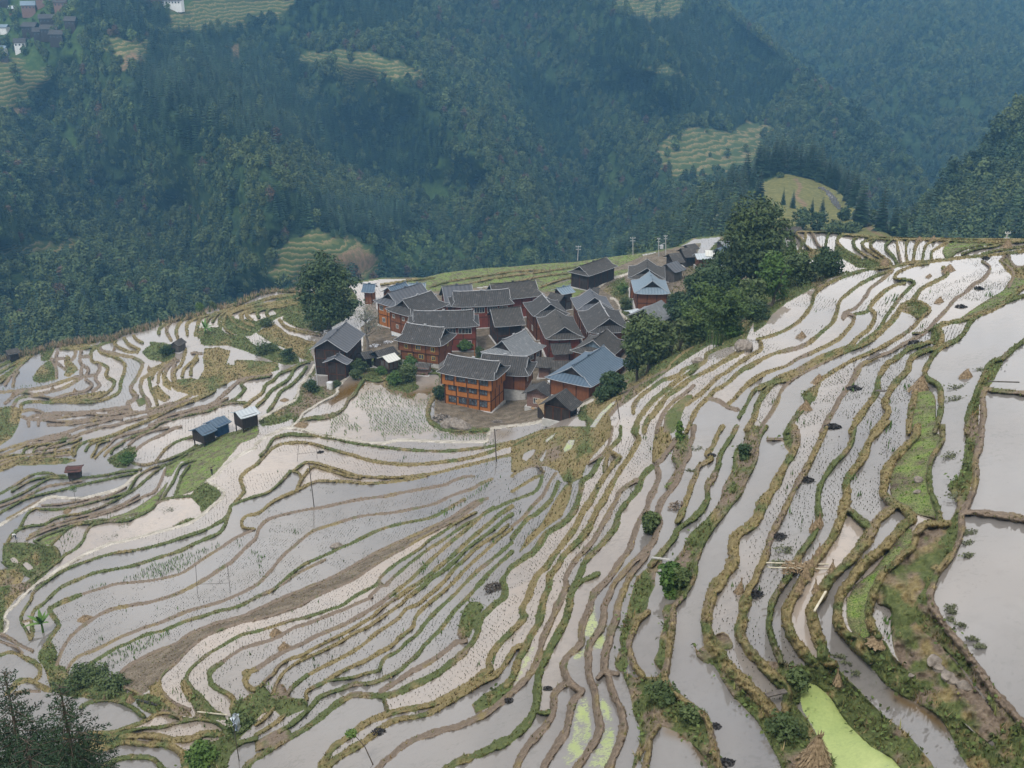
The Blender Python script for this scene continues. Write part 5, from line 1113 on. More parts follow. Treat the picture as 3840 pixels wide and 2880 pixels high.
house('timber_house', 'long tiled house with a row of wide windows, in the middle of the back row', rp('R5', 1185, 352, 1935, 316), 8.4, 9.4, 6.4, e=1.1, wall=M_RED, storeys=2, posts=3.2, wins=[('f', -4.4, 4.3, 2.8, 1.6), ('f', -.9, 4.3, 2.8, 1.6), ('f', 2.6, 4.3, 2.8, 1.6), ('f', 5.6, 4.3, 2.2, 1.6)])
house('timber_house', 'long tiled house at the right end of the back row', rp('R5', 1700, 245, 2300, 188), 9.6, 9.0, 5.8, e=1.4, wall=M_RED, roof=M_TILEOLD, storeys=2)
house('timber_house', 'old dark unpainted house with a rough roof, in the centre of the village', rp('R5', 1690, 590, 2110, 556), 10.0, 8.6, 5.4, kind='g', roof=M_TILEOLD, wall=M_DARKW, storeys=2, posts=2.6, wins=[('f', 3.6, 4.0, .9, .9)], up=0)
house('timber_house', 'house with a pale lichen-grey roof, in front of the old dark house', rp('R1', 1335, 640, 1475, 577), 10.2, 8.4, 4.6, e=2.0, roof=M_TILEPALE, wall=M_BROWN, base=.8, storeys=1, wins=[('f', 1.5, 2.6, 1.8, 1.1), ('f', 4.2, 2.6, 1.4, 1.1)])
house('timber_house', 'brown house with a white-streaked roof, directly behind the orange three-storey house', rp('R8', 590, 212, 1040, 248), 8.8, 9.6, 6.6, e=1.4, wall=M_BROWN, base=3.0, storeys=1, posts=2.6, wins=[('r', -1.6, 4.6, .8, 1.0), ('r', 1.6, 4.6, .8, 1.0)])
house('timber_house', 'house with a large blue-grey sheet-metal roof and white base', rp('R8', 1512, 345, 1835, 136), 11.0, 8.4, 5.4, e=1.9, roof=M_BLUEMET, wall=M_BROWN, base=1.6, basemat=M_WHITEW, storeys=1, posts=2.8, wins=[], up=.2)
house('timber_house', 'tiled house with gable towards us, behind the red gabled house', rp('R6', 492, 385, 605, 515), 9.6, 9.4, 6.6, e=1.8, wall=M_BROWN, storeys=2, wins=[('f', 1.0, 1.4, 1.6, 1.4)])
house('timber_house', 'red tiled house with gable towards us and a small white window', rp('R6', 680, 592, 800, 830), 9.4, 9.0, 6.2, e=1.4, roof=M_TILEOLD, wall=M_RED, storeys=2, wins=[('r', .6, 3.4, 1.0, 1.1), ('r', -1.0, 3.2, .9, 1.0)])
house('timber_house', 'house under a smooth grey metal gable roof, second row from the gardens', rp('R6', 1150, 312, 1215, 422), 9.8, 8.8, 5.8, e=1.8, roof=M_SLATE, wall=M_BROWN, storeys=2, up=.2)
house('timber_house', 'large dark-tiled house with gable towards us, beside the leafy trees', rp('R6', 1287, 490, 1420, 712), 10.6, 9.4, 6.2, e=1.6, wall=M_BROWN, storeys=2, wins=[('f', 3.5, 3.6, 1.0, 1.2), ('f', .5, 3.6, 1.0, 1.2)])
house('timber_house', 'brownish tiled house just behind the blue-grey roof', rp('R6', 1200, 1015, 1385, 868), 10.0, 8.6, 5.6, e=1.8, roof=M_TILEOLD, wall=M_BROWN, storeys=2, gable=M_PALEMET)
house('brick_shed', 'low brick shed with striped tile roof in the lane', rp('R6', 600, 1062, 880, 1045), 6.4, 4.8, 3.0, kind='g', roof=M_TILEOLD, wall=M_BRICK, storeys=1, posts=0, cat='shed', trim=False)
house('brick_shed', 'small tiled roof beside the white-streaked roof, over a pale lean-to', rp('R6', 405, 1243, 650, 1255), 5.8, 4.6, 3.0, kind='g', roof=M_TILEOLD, wall=M_BRICK, storeys=1, posts=0, cat='shed', trim=False)
house('brick_shed', 'small pale-tiled shed against the left end of the blue-grey roof', rp('R6', 625, 1296, 880, 1300), 5.2, 4.6, 3.2, kind='g', roof=M_TILEOLD, wall=M_BRICK, storeys=1, posts=0, cat='shed', trim=False)
house('timber_house', 'house under a light blue-grey hipped roof, nearest the path through the gardens', rp('U3', 592, 150, 620, 232), 9.6, 8.6, 5.4, e=1.9, roof=M_PALEMET, wall=M_BROWN, storeys=2, up=.3)
house('timber_house', 'tiled gabled house right behind the light blue-grey roof', rp('U3', 570, 30, 570, 112), 10.5, 9.0, 6.0, e=1.6, roof=M_TILEOLD, wall=M_BROWN, storeys=2)
house('timber_house', 'grey tiled roof half under the trees in front of the light blue-grey roof', rp('U3', 530, 500, 705, 412), 9.0, 7.4, 4.8, kind='g', roof=M_TILEPALE, wall=M_DARKW, storeys=1, trim=False)
house('metal_shed', 'flat striped pale metal roof at the edge of the trees', rp('U3', 395, 520, 520, 500), 4.5, 3.4, 2.8, kind='g', roof=M_WHITEMET, wall=M_GREYW, storeys=1, posts=0, trim=False, cat='shed')
house('timber_barn', 'dark wooden barn standing alone among the terraces behind the village', rp('R1', 1830, 168, 1995, 112), 8.0, 7.0, 4.8, e=.9, roof=M_TILEOLD, wall=M_DARKW, storeys=1, cat='barn', up=.1)
house('metal_shed', 'small blue roof on posts beside the vegetable terraces', rp('R6', 690, 300, 880, 262), 5.4, 6.4, 5.2, kind='g', roof=M_PALEMET, wall=M_GREYW, storeys=2, cat='shed', posts=2)
house('timber_shed', 'old shed with a cluttered tile roof under the small blue roof', rp('R6', 610, 350, 800, 395), 5.4, 5.2, 3.6, kind='g', roof=M_TILEOLD, wall=M_DARKW, storeys=1, cat='shed', trim=False)
house('timber_shed', 'little tiled roof on the slope behind the smooth grey gable roof', rp('R6', 1190, 285, 1290, 290), 5.4, 4.2, 3.0, kind='g', roof=M_TILEOLD, wall=M_GREYW, storeys=1, cat='shed', trim=False)
# behind, by the conifers
for lab, rd, W_, rf, wl in (('dark tiled house with a wooden upper floor in the far right cluster', rp('Z6', 165, 232, 232, 226), 8, M_TILEOLD, M_DARKW), ('taller dark wooden house in the middle of the far right cluster', rp('Z6', 235, 200, 315, 195), 8, M_TILEOLD, M_DARKW), ('house with a pale metal roof in the far right cluster', rp('Z6', 315, 232, 445, 226), 5, M_WHITEMET, M_BROWN),
                          ('shed with a rusty striped roof at the right of the far cluster', rp('Z6', 375, 212, 455, 214), 5, M_RUSTMET, M_GREYW), ('small grey-roofed house farthest back by the conifers', rp('Z6', 262, 182, 318, 172), 5, M_TILEOLD, M_GREYW), ('shed with a blue roof at the foot of the tall leafy tree', rp('Z6', 445, 200, 505, 183), 4, M_BLUEMET, M_GREYW), ('tiny pale-roofed house above the blue shed', rp('Z6', 455, 160, 510, 150), 5, M_TILEPALE, M_GREYW),
                          ('low grey metal roof in front of the far right cluster', rp('Z6', 150, 292, 215, 272), 7, M_SLATE, M_GREYW), ('tiny white metal roof in front of the far right cluster', rp('Z6', 168, 318, 232, 296), 4, M_WHITEMET, M_GREYW), ('white sheet-roofed shelter showing through the trees', rp('Z6', 460, 300, 560, 296), 5, M_WHITEMET, M_GREYW)):
    house('timber_house' if W_ > 6 else 'timber_shed', lab, rd, W_, 5.6 if W_ > 6 else 4.0, 3.6 if W_ > 6 else 2.8, kind='g', roof=rf, wall=wl, storeys=1, posts=0, cat='house' if W_ > 6 else 'shed', trim=False)
house('timber_shed', 'old plank hut with a terrace-edge view beside the knoll', rp('U4', 308, 22, 436, 20), 4, 3.4, 2.4, kind='g', roof=M_TILEOLD, wall=M_GREYW, storeys=1, posts=0, cat='shed', trim=False)
# in front
house('brick_shed', 'small brick house with a window, between the white-based house and the orange one', rp('R8', 1135, 575, 1215, 490), 6.6, 4.8, 3.2, kind='g', roof=M_TILE, wall=M_BRICK, storeys=1, posts=0, cat='house', trim=False, wins=[('l', .2, 1.0, 1.5, 1.3)])
house('timber_shed', 'ramshackle dark wooden hut at the near right corner of the village', rp('R8', 1335, 655, 1448, 566), 7.0, 5.4, 3.0, kind='g', roof=M_TILE, wall=M_DARKW, storeys=1, posts=2, cat='shed', trim=False)
dk = house('timber_house', 'tall dark wooden house with a grey shingle gable roof standing alone left of the village', rp('R7', 470, 352, 738, 100), 9.4, 9.4, 6.6, kind='g', roof=M_SLATE, wall=M_DARKW, storeys=3, posts=2.6, curve=1.12, ov=1.0)
house('timber_annex', 'dark wooden front annex with a small grey gable roof, joined to the tall dark house', rp('R7', 568, 602, 640, 535), 6.2, 7.2, 5.8, kind='g', roof=M_SLATE, wall=M_DARKW, storeys=2, posts=2, zg=dk.location.z-.9, cat='house')
house('timber_shed', 'low tiled shed right behind the dark house', rp('R7', 925, 525, 1085, 490), 4.4, 3.9, 2.8, kind='g', roof=M_TILE, wall=M_DARKW, storeys=1, posts=0, cat='shed', trim=False)
house('timber_shed', 'tiled shed between the low shed and the yellow-windowed house', rp('R7', 1120, 505, 1380, 430), 5.2, 4.6, 3.2, kind='g', roof=M_TILE, wall=M_DARKW, storeys=1, posts=0, cat='shed', trim=False)
house('timber_granary', 'little granary on stilts with a rusty white metal roof', rp('R7', 1230, 575, 1400, 522), 4.4, 4.4, 3.3, kind='g', roof=M_RUSTMET, wall=M_GREYW, base=1.2, basemat=M_DARKW, storeys=1, posts=1.6, cat='shed', trim=False, ov=.6)
house('brick_shed', 'low brick outhouse below the yellow-windowed house', rp('R7', 1690, 660, 1900, 675), 4.0, 2.6, 1.7, kind='g', roof=M_TILEOLD, wall=M_BRICK, storeys=1, posts=0, cat='shed', trim=False, ov=.4)
# huts out on the terraces
def stilt_hut(label, ridge, W, Hr, He, roof, wall, legs=1.0, name='field_hut', kind='g', ov=.5, wall2=None, dz=0):
    r = house(name, label, ridge, W, Hr, He, kind=kind, roof=roof, wall=wall, base=legs, basemat=M_DARKW, storeys=1, posts=0, cat='hut', trim=False, ov=ov, dz=dz)
    f = [c for c in r.children if c.name.startswith('foundation')][0]; me = f.data; xs = [v.co.x for v in me.vertices]; ys = [v.co.y for v in me.vertices]; bpy.data.objects.remove(f)
    for sx in (min(xs)+.1, max(xs)-.1):
        for sy in (min(ys)+.1, max(ys)-.1):
            m = MB(); m.box(sx-.1, sx+.1, sy-.1, sy+.1, -1.5, legs); m.build('leg', M_DARKW, r)
    return r
stilt_hut('hut with a bright white metal roof on stilts by the terrace path', rp('R2', 1500, 925, 1625, 888), 4.6, 4.6, 3.6, M_WHITEMET, M_DARKW, 1.0)
stilt_hut('hut with blue walls and blue-grey roof, upper of the joined pair', rp('R2', 1335, 990, 1430, 948), 4.4, 3.9, 2.9, M_BLUEMET, M_BLUEP, .6)
stilt_hut('dark plank hut with blue-grey roof, lower of the joined pair', rp('R2', 1245, 1035, 1340, 995), 4.6, 4.2, 3.1, M_BLUEMET, M_DARKW, 1.0)
stilt_hut('small dark hut with a dull red roof standing in the paddies at left', rp('T5', 565, 350, 710, 340), 3.2, 2.7, 2.2, mottled('dull_rusted_roof', (.05, .022, .018), (.095, .045, .036), 2), M_DARKW, .5)
house('stone_shed', 'grey stone shed with a striped roof amid the left terraces', rp('U2', 275, 685, 370, 632), 3.2, 3.2, 2.0, kind='g', roof=M_TILEOLD, wall=M_GREYW, storeys=1, posts=0, cat='shed', trim=False, ov=.3)
stilt_hut('dark open hut on the left rim of the terraces, against the forest', rp('U1', 60, 780, 200, 748), 4.2, 3.6, 2.6, M_TILEOLD, M_DARKW, .6)
# ------------------------------------------------------------------ trees and shrubs one can tell apart
M_LEAF = leaf_material('dark_glossy_leaves', (.014, .030, .012), (.032, .056, .020), (.078, .105, .036), .5, .15)
M_LEAF2 = leaf_material('olive_leaves', (.026, .044, .015), (.055, .080, .026), (.115, .140, .048), .5, .15)
M_LEAF3 = leaf_material('fresh_green_leaves', (.025, .055, .012), (.06, .11, .022), (.12, .18, .04), .6, .15)
M_BAMBOO = leaf_material('bamboo_leaves', (.024, .045, .012), (.065, .105, .026), (.14, .18, .05), .35, .15)
M_DRYTWIG = leaf_material('thin_dry_leaves', (.06, .065, .05), (.10, .11, .075), (.16, .16, .11), .6, .1)
M_NEEDLE = leaf_material('fir_needles', (.010, .024, .013), (.022, .046, .022), (.045, .075, .032), .5, .2)
M_CONIFER = leaf_material('conifer_needles', (.008, .020, .011), (.017, .038, .019), (.034, .062, .028), .3, .35)
M_BANANA = leaf_material('banana_leaves', (.035, .075, .014), (.07, .135, .024), (.15, .22, .05), .8, .1, .45)
def trunk_mb(h, r, rng, forks=4, spread=.3, sides=7):
    parts = []; p = [(0, 0, -.6)]; x = y = 0
    for k in range(1, 6): x += rng.uniform(-.03, .03)*h; y += rng.uniform(-.03, .03)*h; p.append((x, y, h*.62*k/5))
    parts.append(tube(p, [r*1.25, r, r*.85, r*.7, r*.55, r*.42], sides))
    for i in range(forks):
        a = rng.uniform(0, 6.28); j = rng.integers(2, 5); q = np.array(p[j]); L = h*rng.uniform(.25, .42)
        e1 = q+np.array([math.cos(a)*L*spread*1.2, math.sin(a)*L*spread*1.2, L*.55]); e2 = e1+np.array([math.cos(a)*L*spread*.9, math.sin(a)*L*spread*.9, L*.5])
        parts.append(tube([q, e1, e2], [r*.5, r*.33, r*.12], 5))
    return merge(parts)
def tree(name, label, loc, h, rad, n, size, mat, seed, cat='tree', group=None, lobes=12, base=.15, r=None, sx=1.0):
    rng = np.random.default_rng(seed); t = thing(name, loc, rng.uniform(0, 6), label, cat, group)
    v, f = round_crown(rng, rad, h, n, size, lobes, base)
    new_obj('crown', np_mesh('crown', v, f), mat, t); v, f = trunk_mb(h, r or h*.026, rng)
    new_obj('trunk', np_mesh('trunk', v, f, True), M_BARK, t); return t
def at_base(u, v, lift=0.0): p = surf(u, v, 4); p.z += lift; return p
def on_knob(u, v):
    d = (kA-u)**2+(kB-v)**2; i, j = np.unravel_index(np.argmin(d), d.shape); return Vector(knob['P'][i, j])
tree('broadleaf_tree', 'big dense dark evergreen tree left of the village, above the tall dark house', at_base(1236, 1232), 20.0, 9.0, 13000, .40, M_LEAF, 101, lobes=22, base=.08, r=.55)
tree('broadleaf_tree', 'tallest leafy tree right of the village, on the slope under the knoll', at_base(2830, 1085), 21.5, 8.8, 11000, .42, M_LEAF2, 102, lobes=24, base=.08, r=.5)
tree('broadleaf_tree', 'dark round tree at the left foot of the tallest leafy tree', at_base(2650, 1185), 12.0, 6.2, 6000, .38, M_LEAF, 103, lobes=16, base=.1)
tree('broadleaf_tree', 'light olive slender tree on the rim just right of the tallest tree', at_base(2892, 1150), 11.0, 3.4, 2600, .34, M_LEAF3, 104, lobes=12, base=.12)
tree('broadleaf_tree', 'wide olive-crowned tree beside the blue-grey roof', at_base(2425, 1400), 11.5, 6.4, 6500, .34, M_LEAF2, 105, lobes=18, base=.12)
tree('broadleaf_tree', 'dark leafy tree with a pale visible trunk right of the blue-grey roof', at_base(2390, 1425), 10.0, 3.6, 3400, .32, M_LEAF, 106, lobes=12, base=.25)
tree('broadleaf_tree', 'dark small tree between the bamboo and the olive-crowned tree', at_base(2590, 1300), 7.5, 3.6, 2600, .34, M_LEAF2, 107, lobes=10, base=.05)
tree('broadleaf_tree', 'dark tree standing between the bamboo clump and the slender olive tree', at_base(2800, 1195), 8.0, 4.2, 3000, .36, M_LEAF2, 108, lobes=12, base=.05)
tree('broadleaf_tree', 'blue-green rounded bush tree at the right end of the grove', at_base(3095, 1045), 6.0, 3.6, 2200, .34, M_LEAF, 109, lobes=10, base=.0)
tree('broadleaf_tree', 'greyish green tree in the grove, left of the rounded bush tree', at_base(2990, 1075), 7.0, 4.2, 2200, .36, M_LEAF2, 110, lobes=10, base=.0)
tree('broadleaf_tree', 'dark tree leaning over the light blue-grey roof', at_base(2545, 1225), 8.5, 4.0, 3000, .36, M_LEAF, 111, lobes=12, base=.1)
tree('broadleaf_tree', 'shady tree behind the bamboo clump', at_base(2720, 1120), 12.5, 5.6, 4000, .38, M_LEAF, 116, lobes=14, base=.1)
def bamboo(label, loc, h, rad, culms, seed):
    rng = np.random.default_rng(seed); t = thing('bamboo_clump', loc, 0, label, 'bamboo'); lv, tr = [], []
    for k in range(culms):
        a, q = rng.uniform(0, 6.28), rad*.45*rng.uniform(0, 1)**.5; L = h*rng.uniform(.65, 1.05); out = rad*rng.uniform(.25, .75); p0 = np.array([q*math.cos(a), q*math.sin(a), -.4])
        path = [p0+np.array([math.cos(a)*out*s*s*s, math.sin(a)*out*s*s*s, L*(s-.18*s**4)]) for s in np.linspace(0, 1, 7)]; tr.append(tube(path, np.linspace(.06, .015, 7), 4))
        n = 130; s = rng.uniform(.28, 1, n)**.8; pp = np.array(path); c = np.stack([np.interp(s, np.linspace(0, 1, 7), pp[:, i]) for i in range(3)], 1)+rng.normal(0, 1, (n, 3))*np.array([.62, .62, .45])*(1.15-.6*s)[:, None]
        lv.append(leaf_quads(c, np.tile([math.cos(a)*.5, math.sin(a)*.5, .8], (n, 1)), .40, rng, .34, .6))
    v, f = merge(lv); new_obj('leaves', np_mesh('leaves', v, f), M_BAMBOO, t); v, f = merge(tr); new_obj('culms', np_mesh('culms', v, f, True), M_LEAF3, t)
bamboo('tall yellow-green bamboo clump in the middle of the grove', at_base(2705, 1285), 12.5, 5.5, 34, 120)
bamboo('smaller bamboo clump left of the tall one', at_base(2620, 1290), 9.0, 4.0, 20, 121)
bamboo('feathery bamboo behind the slender olive tree', at_base(2960, 1075), 9.5, 4.0, 18, 122)
def shrub(label, loc, h, rad, n, seed, mat=None, size=.2, name='shrub', group=None, cat='shrub', twigs=True):
    rng = np.random.default_rng(seed); t = thing(name, loc, rng.uniform(0, 6), label, cat, group); v, f = round_crown(rng, rad, h, n, size, 8, -.05)
    new_obj('leaves', np_mesh('leaves', v, f), mat or M_LEAF2, t)
    if twigs:
        parts = [tube([(0, 0, -.2), (rng.uniform(-.2, .2)*rad, rng.uniform(-.2, .2)*rad, h*.4), (rng.uniform(-.6, .6)*rad, rng.uniform(-.6, .6)*rad, h*.75)], [h*.03, h*.02, h*.008], 4) for _ in range(4)]
        v, f = merge(parts); new_obj('stems', np_mesh('stems', v, f), M_BARK, t)
    return t
SHRUBS = [('dark glossy bush at the right front corner of the blue-grey roofed house', 2290, 1495, 5.2, 3.0, 2200, M_LEAF), ('smaller dark bush below the glossy corner bush', 2258, 1512, 3.4, 2.0, 1200, M_LEAF), ('light green shrub on the path bank under the bamboo', 2598, 1292, 2.6, 1.6, 900, M_LEAF3), ('green shrubs heaped on the bank right of the bamboo', 2740, 1268, 3.0, 2.6, 1300, M_LEAF3), ('dark shrub on the bank under the slender olive tree', 2830, 1205, 3.6, 2.8, 1300, M_LEAF),
          ('grey-green bush alone on a dike between paddies at centre right', 2440, 2003, 2.2, 1.15, 900, M_LEAF2), ('fresh green bush beside the flooded strip, nearer of the pair', 2512, 2225, 2.7, 1.1, 1100, M_LEAF3), ('darker twin of the fresh green bush, just to its right', 2556, 2205, 1.8, .85, 600, M_LEAF2), ('small bush on the broad grassy dike above the pair of bushes', 2790, 1722, 1.5, .9, 500, M_LEAF), ('slim shrub near the top of the dikes at centre', 2545, 1650, 2.3, .7, 400, M_LEAF3),
          ('round bush on the islet in the village pond', 1535, 1432, 4.6, 2.5, 1500, M_LEAF2), ('bright leafy vegetable bush beside the round bush on the islet', 1480, 1442, 2.6, 2.4, 1200, M_LEAF3), ('bush at the corner of the dark annex', 1345, 1395, 3.6, 2.4, 1400, M_LEAF2), ('bush in the garden below the dark annex bush', 1335, 1425, 2.8, 1.7, 900, M_LEAF2), ('garden bush before the stilted granary', 1430, 1405, 2.2, 1.6, 800, M_LEAF3), ('leafy shrub beside the yellow-windowed house wall', 1540, 1385, 3.4, 2.3, 1200, M_LEAF3),
          ('shrub in the yard right of the yellow-windowed house', 1742, 1318, 3.4, 2.3, 1200, M_LEAF3), ('dark shrub next to the scaffold pole in the yard', 1800, 1340, 3.0, 1.4, 700, M_LEAF2), ('dark bush left of the dark house, over the path', 1172, 1470, 3.0, 2.2, 1200, M_LEAF), ('bush at the foot of the dark annex beside the path', 1262, 1452, 1.8, 1.3, 600, M_LEAF2), ('dark bush at the left corner of the orange three-storey house', 1650, 1500, 3.4, 2.0, 1200, M_LEAF), ('climbing shrub between village gardens and the grey gable roof', 2335, 1100, 3.2, 2.0, 900, M_LEAF3), ('bush in the gardens below the light blue-grey roof', 2345, 1160, 3.4, 2.4, 1000, M_LEAF2), ('green bush by the red-roofed hut in the left paddies', 480, 1735, 2.2, 2.4, 900, M_LEAF3),
          ('dense bush on the left bank above the brown tussocks', 1080, 1352, 3.2, 2.6, 1200, M_LEAF), ('long low thicket on the bank above the brown tussocks', 1000, 1325, 3.0, 3.4, 1400, M_LEAF2), ('thicket left of the stone shed', 628, 1335, 3.0, 2.4, 1100, M_LEAF), ('pale shrub on the left rim against the forest', 752, 1170, 3.2, 1.6, 700, M_LEAF3), ('second pale shrub along the left rim', 800, 1158, 2.4, 1.6, 500, M_LEAF2), ('dense thicket on the bank under the lone dark trees', 1000, 1225, 2.4, 2.6, 1000, M_LEAF2),
          ('dark brambles in the gully left of the brown stubble field', 330, 2560, 1.8, 3.0, 1900, M_LEAF2), ('brambles below the stubble field, right of the dark gully brambles', 430, 2590, 1.5, 2.6, 1400, M_LEAF2), ('bushy bank plant beside the torn white bag', 905, 2740, 1.8, 1.6, 900, M_LEAF2), ('leafy bush in the lower left corner of the terraces', 760, 2870, 2.4, 2.0, 1200, M_LEAF3), ('weedy bush at the head of the green pond', 2985, 2560, .8, 1.1, 500, M_LEAF2), ('weedy bush on the bank left of the green pond', 2940, 2745, .9, 1.3, 600, M_LEAF2), ('bushy growth on the bank below the trapezoid paddy', 2480, 2620, .8, 1.3, 600, M_LEAF2), ('bushy growth hanging over the small brown pool', 2590, 2690, .7, 1.1, 500, M_LEAF2)]
for i, (lab, u, v, h, r_, n, mt) in enumerate(SHRUBS): shrub(lab, at_base(u, v), h, r_, int(n*1.4), 200+i, mt, .11+.03*h)
# slim trees
def bare_tree():
    rng = np.random.default_rng(31); t = thing('bare_tree', at_base(1378, 1312), .4, 'half-bare grey tree with forked trunk behind the tall dark house', 'tree'); parts = [tube([(0, 0, -.5), (.2, 0, 2), (-.3, .3, 4.5), (.1, .4, 8), (-.2, .6, 11.5)], [.42, .36, .3, .2, .06], 7)]; tips = []
    for k in range(13):
        a = rng.uniform(0, 6.28); z0 = rng.uniform(3, 10); L = rng.uniform(2.2, 4.6)*(1.15-z0/16); p0 = np.array([0, .3, z0]); p1 = p0+np.array([math.cos(a)*L*.55, math.sin(a)*L*.55, L*.4]); p2 = p1+np.array([math.cos(a+.5)*L*.45, math.sin(a+.5)*L*.45, L*.5])
        parts.append(tube([p0, p1, p2], [.15, .09, .03], 5)); tips += [p1, p2, (p1+p2)/2]
    v, f = merge(parts); new_obj('trunk', np_mesh('trunk', v, f, True), mottled('pale_grey_bark', (.12, .105, .09), (.24, .215, .19), 3), t)
    tips = np.array(tips); c = tips[rng.integers(0, len(tips), 900)]+rng.normal(0, .75, (900, 3)); c = c[c[:, 2] > 4]; v, f = leaf_quads(c, np.tile([0, 0, 1.0], (len(c), 1)), .2, rng); new_obj('crown', np_mesh('crown', v, f), M_DRYTWIG, t)
bare_tree()
def dry_bush(label, loc, h, seed):
    rng = np.random.default_rng(seed); parts = []
    for k in range(26):
        a = rng.uniform(0, 6.28); L = h*rng.uniform(.6, 1.1); o = rng.uniform(.1, .5)*h; parts.append(tube([(0, 0, -.2), (math.cos(a)*o*.4, math.sin(a)*o*.4, L*.5), (math.cos(a)*o, math.sin(a)*o, L)], [.045, .03, .012], 3))
    v, f = merge(parts); o = new_obj('dry_bush', np_mesh('dry_bush', v, f), mottled('dry_brown_twigs', (.08, .06, .05), (.16, .125, .105), 3), None, label, 'shrub'); o.location = loc
dry_bush('leafless brown bush beside the banana plant on the grove bank', at_base(2545, 1318), 4.2, 1); dry_bush('smaller leafless bush left of the larger leafless one', at_base(2515, 1330), 3.4, 2)
def banana(label, loc, h, n, seed, lean=0):
    rng = np.random.default_rng(seed); t = thing('banana_plant', loc, 0, label, 'banana plant'); v, f = tube([(0, 0, -.3), (0, 0, h*.45)], [h*.05, h*.035], 6); new_obj('stem', np_mesh('stem', v, f), M_LEAF3, t)
    for k in range(n):
        a = 6.28*k/n+rng.uniform(-.3, .3); L = h*rng.uniform(.5, .75); el = rng.uniform(.35, 1.35); V, Fc = [], []
        for i in range(7):
            s = i/6; r0 = L*(math.cos(el)*s+.25*s*s); z = h*.42+L*(math.sin(el)*s-.55*s*s*(1.4-el)); w = h*.085*math.sin(math.pi*min(1, .12+s*.9))**.7; c, s_ = math.cos(a), math.sin(a)
            V += [(c*r0-s_*w, s_*r0+c*w, z-.18*w), (c*r0, s_*r0, z+.12*w), (c*r0+s_*w, s_*r0-c*w, z-.18*w)]
        for i in range(6): Fc += [(3*i, 3*i+1, 3*i+4, 3*i+3), (3*i+1, 3*i+2, 3*i+5, 3*i+4)]
        new_obj('leaf', np_mesh('leaf', np.array(V), np.array(Fc), True), M_BANANA, t)
banana('banana plant with big upright leaves on the grove bank by the upper path', at_base(2452, 1362), 5.6, 8, 41)
banana('banana plant in the gully at the lower left of the terraces', at_base(162, 2372), 3.6, 9, 42)
banana('banana clump on the bank by the stone shed in the left terraces', at_base(772, 1252), 4.2, 11, 43)
def sapling(label, loc, h, rad, seed, bend=0.0):
    rng = np.random.default_rng(seed); t = thing('sapling', loc, 0, label, 'tree'); v, f = tube([(0, 0, -.2), (-bend*.4, 0, h*.5), (-bend, 0, h*.9)], [.05, .04, .02], 5); new_obj('trunk', np_mesh('trunk', v, f), M_BARK, t)
    p, nn = crown_points([(-bend, 0, h*.86, rad, rad, rad*.8)], 160, rng, .2); v, f = leaf_quads(p, nn, .13, rng); new_obj('crown', np_mesh('crown', v, f), M_LEAF3, t)
sapling('thin leaning sapling at the edge of a near paddy, lower centre', at_base(1402, 2868), 3.4, .42, 51, 1.5)
sapling('little round tree standing beside the white path in the left paddies', at_base(284, 1878), 3.2, 1.0, 52, .1)
# conifers on and below the knoll, every one an object sharing a few meshes
def fir_parts(seed, h, rad, tiers, per):
    rng = np.random.default_rng(seed); c = np_mesh('crown', *fir_crown(rng, rad, h, tiers, per, 1.45, .04)); c.materials.append(M_CONIFER); t = np_mesh('trunk', *tube([(0, 0, -.8), (0, 0, h*.5), (0, 0, h*.92)], [h*.016, h*.011, .02], 5)); t.materials.append(M_BARK); return c, t
FIRS = [fir_parts(300+i, 13.0, 2.8, 18, 13) for i in range(5)]
def conifer(loc, k, rng, label, group):
    r = thing('conifer_tree', loc, rng.uniform(0, 6.28), label, 'conifer', group); r.scale = (k*rng.uniform(.85, 1.15),)*2+(k,)
    c, t = FIRS[int(rng.integers(0, 5))]
    for nm, me_ in (('crown', c), ('trunk', t)): o = bpy.data.objects.new(nm, me_); C.objects.link(o); o.parent = r
kr = np.random.default_rng(77)
def scatter_px(poly, n, mind, seed):
    g = np.random.default_rng(seed); p = P_(poly); out = []
    for _ in range(n*40):
        u, v = g.uniform(p[:, 0].min(), p[:, 0].max()), g.uniform(p[:, 1].min(), p[:, 1].max())
        if polymask(np.array([[u]]), np.array([[v]]), p)[0, 0] and all((u-a)**2+((v-b)*1.6)**2 > mind**2 for a, b in out): out.append((u, v))
        if len(out) >= n: break
    return out
for u, v in scatter_px("2690,760 2760,712 2830,700 2845,760 2800,830 2735,900 2640,935 2560,945 2500,930 2560,880", 62, 15, 1): conifer(on_knob(u, v), kr.uniform(.9, 1.4), kr, 'dark conifer in the stand covering the left flank of the grassy knoll', 'conifers on the knoll flank')
for u, v in scatter_px("2300,985 2350,940 2420,895 2500,845 2580,795 2640,765 2630,840 2560,885 2500,935 2440,950 2330,990", 70, 14, 2): conifer(on_knob(u, v), kr.uniform(.75, 1.15), kr, 'conifer in the low plantation running down left from the knoll', 'conifers of the low plantation')
ktop = P_("2780,708 2860,672 2950,652 3050,675 3150,722 3190,770 3260,830")
for i in range(74):
    s = kr.uniform(0, 1)**.8; u = 2790+s*420; v = np.interp(u, ktop[:, 0], ktop[:, 1]); p = on_knob(u, v+2); bk = kr.uniform(4, 38); q = Vector((p.x, p.y, 0)).normalized(); pt = p+q*bk; pt.z -= .35*bk*.55
    conifer(pt, kr.uniform(1.1, 1.7)*(1.15 if u < 3080 else .85), kr, 'tall conifer in the row along the back of the grassy knoll', 'conifers behind the knoll')
